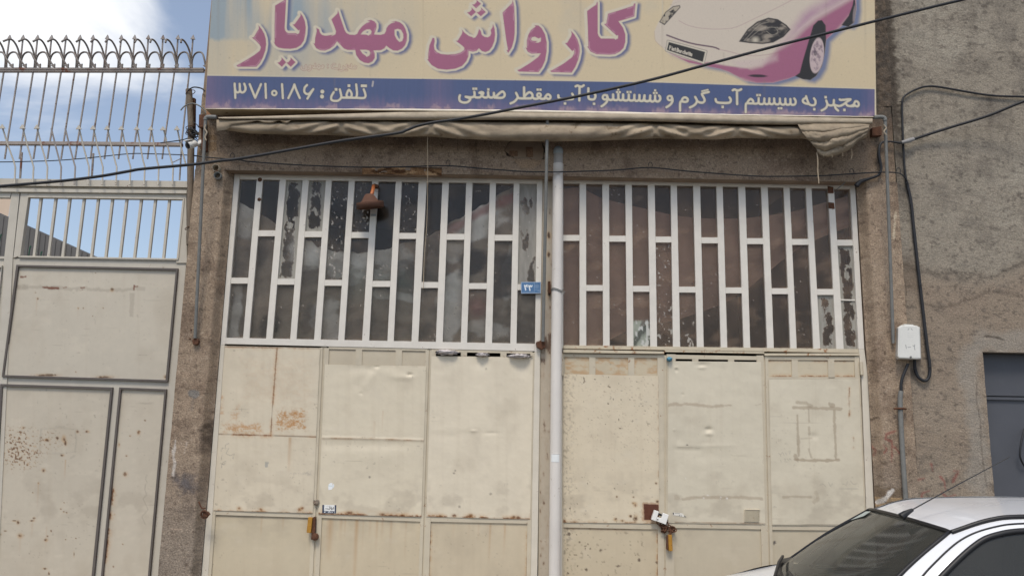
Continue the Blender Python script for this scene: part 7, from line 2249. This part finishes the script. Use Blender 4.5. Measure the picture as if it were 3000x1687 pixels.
def car_glass(name, tint, rough=.08):
    mt, nt, b = new_mat(name)
    out = nt.nodes['Material Output']
    tr = nd(nt, 'ShaderNodeBsdfTransparent'); tr.inputs['Color'].default_value = (*tint, 1)
    gl = nd(nt, 'ShaderNodeBsdfGlossy'); gl.inputs['Roughness'].default_value = rough; gl.inputs['Color'].default_value = (.8, .8, .8, 1)
    fr = nd(nt, 'ShaderNodeFresnel'); fr.inputs['IOR'].default_value = 1.5
    m1 = nd(nt, 'ShaderNodeMixShader')
    nt.links.new(fr.outputs[0], m1.inputs[0]); nt.links.new(tr.outputs[0], m1.inputs[1]); nt.links.new(gl.outputs[0], m1.inputs[2])
    df = nd(nt, 'ShaderNodeBsdfDiffuse'); df.inputs['Color'].default_value = (.24, .24, .21, 1)
    m2 = nd(nt, 'ShaderNodeMixShader'); m2.inputs[0].default_value = .16
    nt.links.new(m1.outputs[0], m2.inputs[1]); nt.links.new(df.outputs[0], m2.inputs[2])
    nt.links.new(m2.outputs[0], out.inputs['Surface'])
    return mt
M['wind'] = car_glass('windscreen_glass', (.62, .64, .57))
M['side_glass'] = car_glass('tinted_side_glass', (.10, .11, .12))
def surf(rows, nu=24, nv=14):
    """smooth surface through rows of control points"""
    R1 = [catmull(r, max(1, nu // (len(r) - 1))) for r in rows]
    cols = list(zip(*R1))
    out = [catmull(c, max(1, nv // (len(c) - 1))) if len(c) > 2 else [tuple(np.array(c[0]) * (1 - f) + np.array(c[1]) * f) for f in np.linspace(0, 1, 7)] for c in cols]
    return [[tuple(K(*p)) for p in c] for c in out]
def both(fn):
    for sg in (1, -1): fn(sg)
# curves
drip = [(-.44, .68, .966), (-.29, .63, 1.085), (-.15, .573, 1.195), (0, .52, 1.29), (.17, .53, 1.35), (.33, .54, 1.37), (.8, .56, 1.385), (1.3, .55, 1.37), (1.65, .53, 1.32), (2.0, .57, 1.12), (2.3, .63, .96)]
wtop = [(-.30, .735, .925), (-.20, .70, 1.03), (-.12, .665, 1.11), (.04, .625, 1.236), (.15, .615, 1.292), (.33, .61, 1.318), (.8, .615, 1.33), (1.3, .61, 1.31), (1.6, .62, 1.25), (1.85, .67, 1.06), (1.97, .735, .925)]
def mir(pts, sg): return [(s, t * sg, z) for s, t, z in pts]
mb = MB()
# roof
rows = []
for (s, ze, te, zc, so) in ((0, 1.285, .52, 1.300, -.05), (.06, 1.309, .523, 1.325, -.02), (.17, 1.344, .53, 1.355, -.01), (.33, 1.365, .54, 1.376, 0), (.8, 1.380, .56, 1.400, 0), (1.3, 1.365, .55, 1.388, 0), (1.65, 1.315, .53, 1.350, .03)):
    rows.append([(s + so * (1 - (f ** 2)), te * f, ze + (zc - ze) * (1 - abs(f) ** 2.2)) for f in (-1, -.8, -.45, 0, .45, .8, 1)])
mb.grid(surf(rows, 24, 42), flip=True)
roof = mb.build('roof', M['car'], car)
# body: bonnet, wings, sides, boot, ends in one shell
mb = MB()
rows = []
for (s, zc, ze, te) in ((-.64, .950, .945, .70), (-.9, .905, .868, .70), (-1.25, .83, .79, .68), (-1.5, .75, .70, .64), (-1.62, .66, .62, .60)):
    rows.append([(s + .16 * f * f if s > -.7 else s + .10 * f * f, te * f, ze + (zc - ze) * (1 - f * f)) for f in (-1, -.7, -.3, 0, .3, .7, 1)])
mb.grid(surf(rows, 24, 24))
def prof_tz(t0, z0, w):
    return [(t0, z0), (t0 + .6 * (w - t0), z0 - .03), (w, z0 - .14 * z0 / .92), (w + .01, z0 * .60), (w - .01, z0 * .38), (w - .06, .2)]
STN = [(-1.52, .60, .62, .70), (-1.40, .64, .70, .76), (-1.15, .68, .79, .815), (-.80, .70, .868, .83), (-.48, .70, .945, .835), (0, .735, .93, .84), (.8, .74, .925, .845), (1.5, .74, .925, .84), (2.1, .70, .93, .83), (2.55, .66, .90, .79), (2.75, .60, .84, .72)]
def side(sg):
    rows = [[(s, t * sg, z) for t, z in prof_tz(t0, z0, w)] for s, t0, z0, w in STN]
    mb.grid(surf(rows, 20, 60), flip=(sg < 0))
both(side)
rows = [[(s, te * f, z + .02 * (1 - f * f)) for f in (-1, -.5, 0, .5, 1)] for s, z, te in ((2.28, .955, .66), (2.5, .92, .66), (2.75, .84, .60))]
mb.grid(surf(rows, 20, 12), flip=True)
def nose(s, f, b): return s - (.10 + b) * (1 - f * f) if s < 0 else s + (.03 + b) * (1 - f * f)
for (s, t0, z0, w), crown in ((STN[0], .04), (STN[-1], .02)):
    rows = [[(nose(s, f, b), t * f, z + (crown * (1 - f * f) if i == 0 else 0)) for f in (-1, -.75, -.4, 0, .4, .75, 1)] for i, ((t, z), b) in enumerate(zip(prof_tz(t0, z0, w), (0, .02, .05, .07, .06, .0)))]
    mb.grid(surf(rows, 24, 20), flip=(s < 0))
mb.build('body', M['car'], car)
# pillars and the painted band over the side windows
def band(sg):
    m_ = MB()
    G = surf([mir(drip, sg), [((a[0] + b_[0]) / 2, (a[1] + b_[1]) / 2 * sg + .012 * sg, (a[2] + b_[2]) / 2) for a, b_ in zip(drip, wtop)], mir(wtop, sg)], 60, 8)
    m_.grid(G, flip=(sg > 0))
    o = m_.build('window_surround', M['car'], car)
    m_ = MB()
    pts = [tuple(K(s, (t + .010) * sg, z - (.012 if sg > 0 else -.002))) for s, t, z in catmull(drip[3:9], 8)]
    m_.tube(pts, .011, 8)
    m_.build('drip_rail', M['trim'], o)
    # thin shut line along the door frame
    mid = [((a[0] * .55 + b_[0] * .45), (a[1] * .55 + b_[1] * .45) * sg + .014 * sg, (a[2] * .55 + b_[2] * .45)) for a, b_ in zip(drip, wtop)]
    MB().tube([tuple(K(*p)) for p in catmull(mid[:9], 8)], .0045, 6).build('shut_line', M['trim'], o)
    m_ = MB()
    m_.tube([tuple(K(*p)) for p in catmull(mir(wtop, sg), 8)], .014, 8)
    m_.tube([tuple(K(s, .74 * sg, .922)) for s in np.linspace(-.3, 1.97, 10)], .012, 6)
    m_.build('window_seal', M['trim'], o)
    low = [(max(-.28, s), .738 * sg, .925) for s, t, z in wtop]
    g = MB().grid(surf([mir(wtop, sg), low], 60, 8), flip=(sg > 0)).build('side_window', M['side_glass'], car)
    MB().tube([tuple(K(.86, .63 * sg, 1.32)), tuple(K(.84, .748 * sg, .925))], .03, 6).build('door_pillar', M['trim'], car)
both(band)
# windscreen
wb = [(-.44, -.68, .966), (-.55, -.45, .956), (-.61, 0, .95), (-.55, .45, .956), (-.44, .68, .966)]
wm = [(-.23, -.60, 1.135), (-.31, -.4, 1.138), (-.355, 0, 1.142), (-.31, .4, 1.138), (-.23, .60, 1.135)]
wt = [(0, -.52, 1.289), (-.035, -.32, 1.303), (-.05, 0, 1.309), (-.035, .32, 1.303), (0, .52, 1.289)]
ws = MB().grid(surf([wb, wm, wt], 28, 16)).build('windscreen', M['wind'], car)
mb = MB()
loop = catmull(wb, 6) + catmull([wb[4], wm[4], wt[4]], 6)[1:] + catmull(wt[::-1], 6)[1:] + catmull([wt[0], wm[0], wb[0]], 6)[1:]
mb.tube([tuple(K(s - .004, t, z + .004)) for s, t, z in loop], .010, 8)
mb.build('windscreen_seal', M['trim'], ws)
# dark band along the near and top edge of the glass, and the inspection sticker
rows = [catmull([(s - .006, t, z + .002) for s, t, z in wt], 6), catmull([(s * .93 + w2[0] * .07 - .006, t * .93 + w2[1] * .07, z * .93 + w2[2] * .07 + .002) for (s, t, z), w2 in zip(wt, wm)], 6)]
sq = [(-.10, .43, 1.225), (-.06, .44, 1.253), (-.075, .30, 1.262), (-.115, .29, 1.235)]
def on_screen(t, h):
    """point on the windscreen: lateral t, height fraction h"""
    f = lambda c: np.array([np.interp(t, [p[1] for p in c], [p[0] for p in c]), t, np.interp(t, [p[1] for p in c], [p[2] for p in c])])
    a, b_, c = f(wb), f(wm), f(wt)
    return (a * (1 - 2 * h) + b_ * 2 * h) if h < .5 else (b_ * (2 - 2 * h) + c * (2 * h - 1))
q = [on_screen(.50, .80), on_screen(.50, .97), on_screen(.36, .98), on_screen(.33, .90)]
q = [(p[0] - .012, p[1], p[2] + .004) for p in q]
MB().add([tuple(K(*p)) for p in q], [(0, 1, 2, 3)]).build('windscreen_sticker', mat_plain('pale_sticker', (176, 186, 180), .5), ws)
# cowl and wipers at the foot of the glass
mb = MB()
rows = [[(s + .0, t, z) for s, t, z in wb], [(s - .025, t * .985, z - .014) for s, t, z in wb], [(s - .05, t * .97, z - .035) for s, t, z in wb]]
mb.grid(surf(rows, 28, 8), flip=True)
cw = mb.build('cowl_panel', M['trim'], car)
for a, b_ in (((-.66, .10, .965), (-.49, .62, 1.0)), ((-.66, -.45, .965), (-.59, .08, .995))):
    m_ = MB().tube([tuple(K(*a)), tuple(K(*[(x + y) / 2 + (0, 0, .02)[i] for i, (x, y) in enumerate(zip(a, b_))])), tuple(K(*b_))], .009, 6)
    m_.build('wiper', M['trim'], car)
MB().add([tuple(K(-.51, .50, .975)), tuple(K(-.49, .70, .970)), tuple(K(-.43, .69, .988)), tuple(K(-.45, .52, .998)), tuple(K(-.52, .50, .93)), tuple(K(-.50, .70, .92)), tuple(K(-.44, .69, .92)), tuple(K(-.46, .52, .93))], [(0, 1, 2, 3), (4, 7, 6, 5), (0, 4, 5, 1), (1, 5, 6, 2), (2, 6, 7, 3), (3, 7, 4, 0)]).build('cowl_corner', M['trim'], car)
# rear window
rb_ = [(2.28, -.60, .965), (2.33, 0, .965), (2.28, .60, .965)]
rt_ = [(1.66, -.50, 1.325), (1.69, 0, 1.36), (1.66, .50, 1.325)]
MB().grid(surf([rt_, [((a[0] + c[0]) / 2, (a[1] + c[1]) / 2, (a[2] + c[2]) / 2 + .03) for a, c in zip(rt_, rb_)], rb_], 20, 10), flip=True).build('rear_window', M['side_glass'], car)
# cabin
mb = MB()
c8 = lambda s0, s1, t0, t1, z0, z1: mb.add([tuple(K(s, t, z)) for s in (s0, s1) for t in (t0, t1) for z in (z0, z1)], [(0, 1, 3, 2), (4, 6, 7, 5), (0, 4, 5, 1), (2, 3, 7, 6), (0, 2, 6, 4), (1, 5, 7, 3)])
c8(-.45, 2.2, -.70, .70, .28, .32)
c8(-.42, -.02, -.64, .64, .66, .905)
mb.build('dashboard', M['cabin'], car)
for t in (-.36, .36):
    mb = MB()
    c8(.35, .85, t - .24, t + .24, .38, .56)
    c8(.80, .98, t - .23, t + .23, .56, 1.04)
    c8(.86, .96, t - .12, t + .12, 1.06, 1.22)
    mb.build('seat', M['cabin'], car, .03)
mb = MB()
c8(1.5, 1.9, -.60, .60, .40, .58); c8(1.75, 1.95, -.60, .60, .58, 1.0)
mb.build('seat', M['cabin'], car, .03)
cs = np.array((.12, -.36, .93))
MB().tube([tuple(K(cs[0] + .10 * math.cos(a) * .35, cs[1] + .19 * math.sin(a), cs[2] + .19 * math.cos(a))) for a in np.linspace(0, 2 * math.pi, 26)], .015, 8).build('steering_wheel', M['trim'], car)
# aerial
mb = MB().tube([P(2641, 1513, 4.12), P(2652, 1504, 4.12), P(2674, 1492, 4.12)], [.021, .016, .008], 10)
ab = mb.build('aerial_base', M['trim'], car)
MB().tube([P(2660, 1499, 4.12), P(2800, 1422, 4.10), P(2958, 1338, 4.08)], [.0034, .003, .0022], 6).build('aerial_rod', M['trim'], ab)
# wheels, lamps, mirrors, handles
for s in (-.98, 1.75):
    for sg in (1, -1):
        c = K(s, .80 * sg, .262)
        ax = E_L * sg
        w = MB().lathe(c, ax, [(-.14, .02), (-.14, .26), (-.12, .29), (.03, .29), (.05, .27), (.052, .19)], 28).build('wheel', M['black_rubber'], car)
        MB().lathe(c, ax, [(.0, .19), (.052, .19), (.04, .16), (.03, .05), (.05, .03), (.051, .0005)], 20).build('rim', mat_plain('wheel_trim', (170, 170, 168), .4, metal=.3) if 'wheel_trim' not in bpy.data.materials else bpy.data.materials['wheel_trim'], w)
        MB().lathe(c - ax * .03, ax, [(.0, .335), (.075, .33), (.076, .29)], 28).build('wheel_arch', M['trim'], w)
for sg in (1, -1):
    P0, P1 = prof_tz(*STN[0][1:]), prof_tz(*STN[-1][1:])
    rows = [[(nose(-1.52, f, bb) - .012, P0[k][0] * f * sg, P0[k][1] - dz) for f in (.42, .65, .88)] for k, bb, dz in ((1, .02, .0), (2, .045, -.05), (2, .05, .0))]
    MB().grid(surf(rows, 10, 8), flip=(sg > 0)).build('headlight', mat_plain('lamp_glass', (190, 192, 194), .15, metal=.2) if 'lamp_glass' not in bpy.data.materials else bpy.data.materials['lamp_glass'], car)
    rows = [[(nose(2.75, f, bb) + .012, P1[k][0] * f * sg, P1[k][1] - dz) for f in (.45, .7, .95)] for k, bb, dz in ((1, .02, .0), (2, .045, -.05), (2, .05, .02))]
    MB().grid(surf(rows, 10, 8), flip=(sg < 0)).build('tail_light', mat_plain('tail_red', (140, 22, 20), .2) if 'tail_red' not in bpy.data.materials else bpy.data.materials['tail_red'], car)
    mb = MB()
    c8(-.24, -.12, min(.78 * sg, .94 * sg), max(.78 * sg, .94 * sg), .92, 1.03)
    mb.build('wing_mirror', M['trim'], car, .02)
    mb = MB()
    c8(.62, .78, min(.845 * sg, .865 * sg), max(.845 * sg, .865 * sg), .76, .79)
    mb.build('door_handle', M['trim'], car, .006)
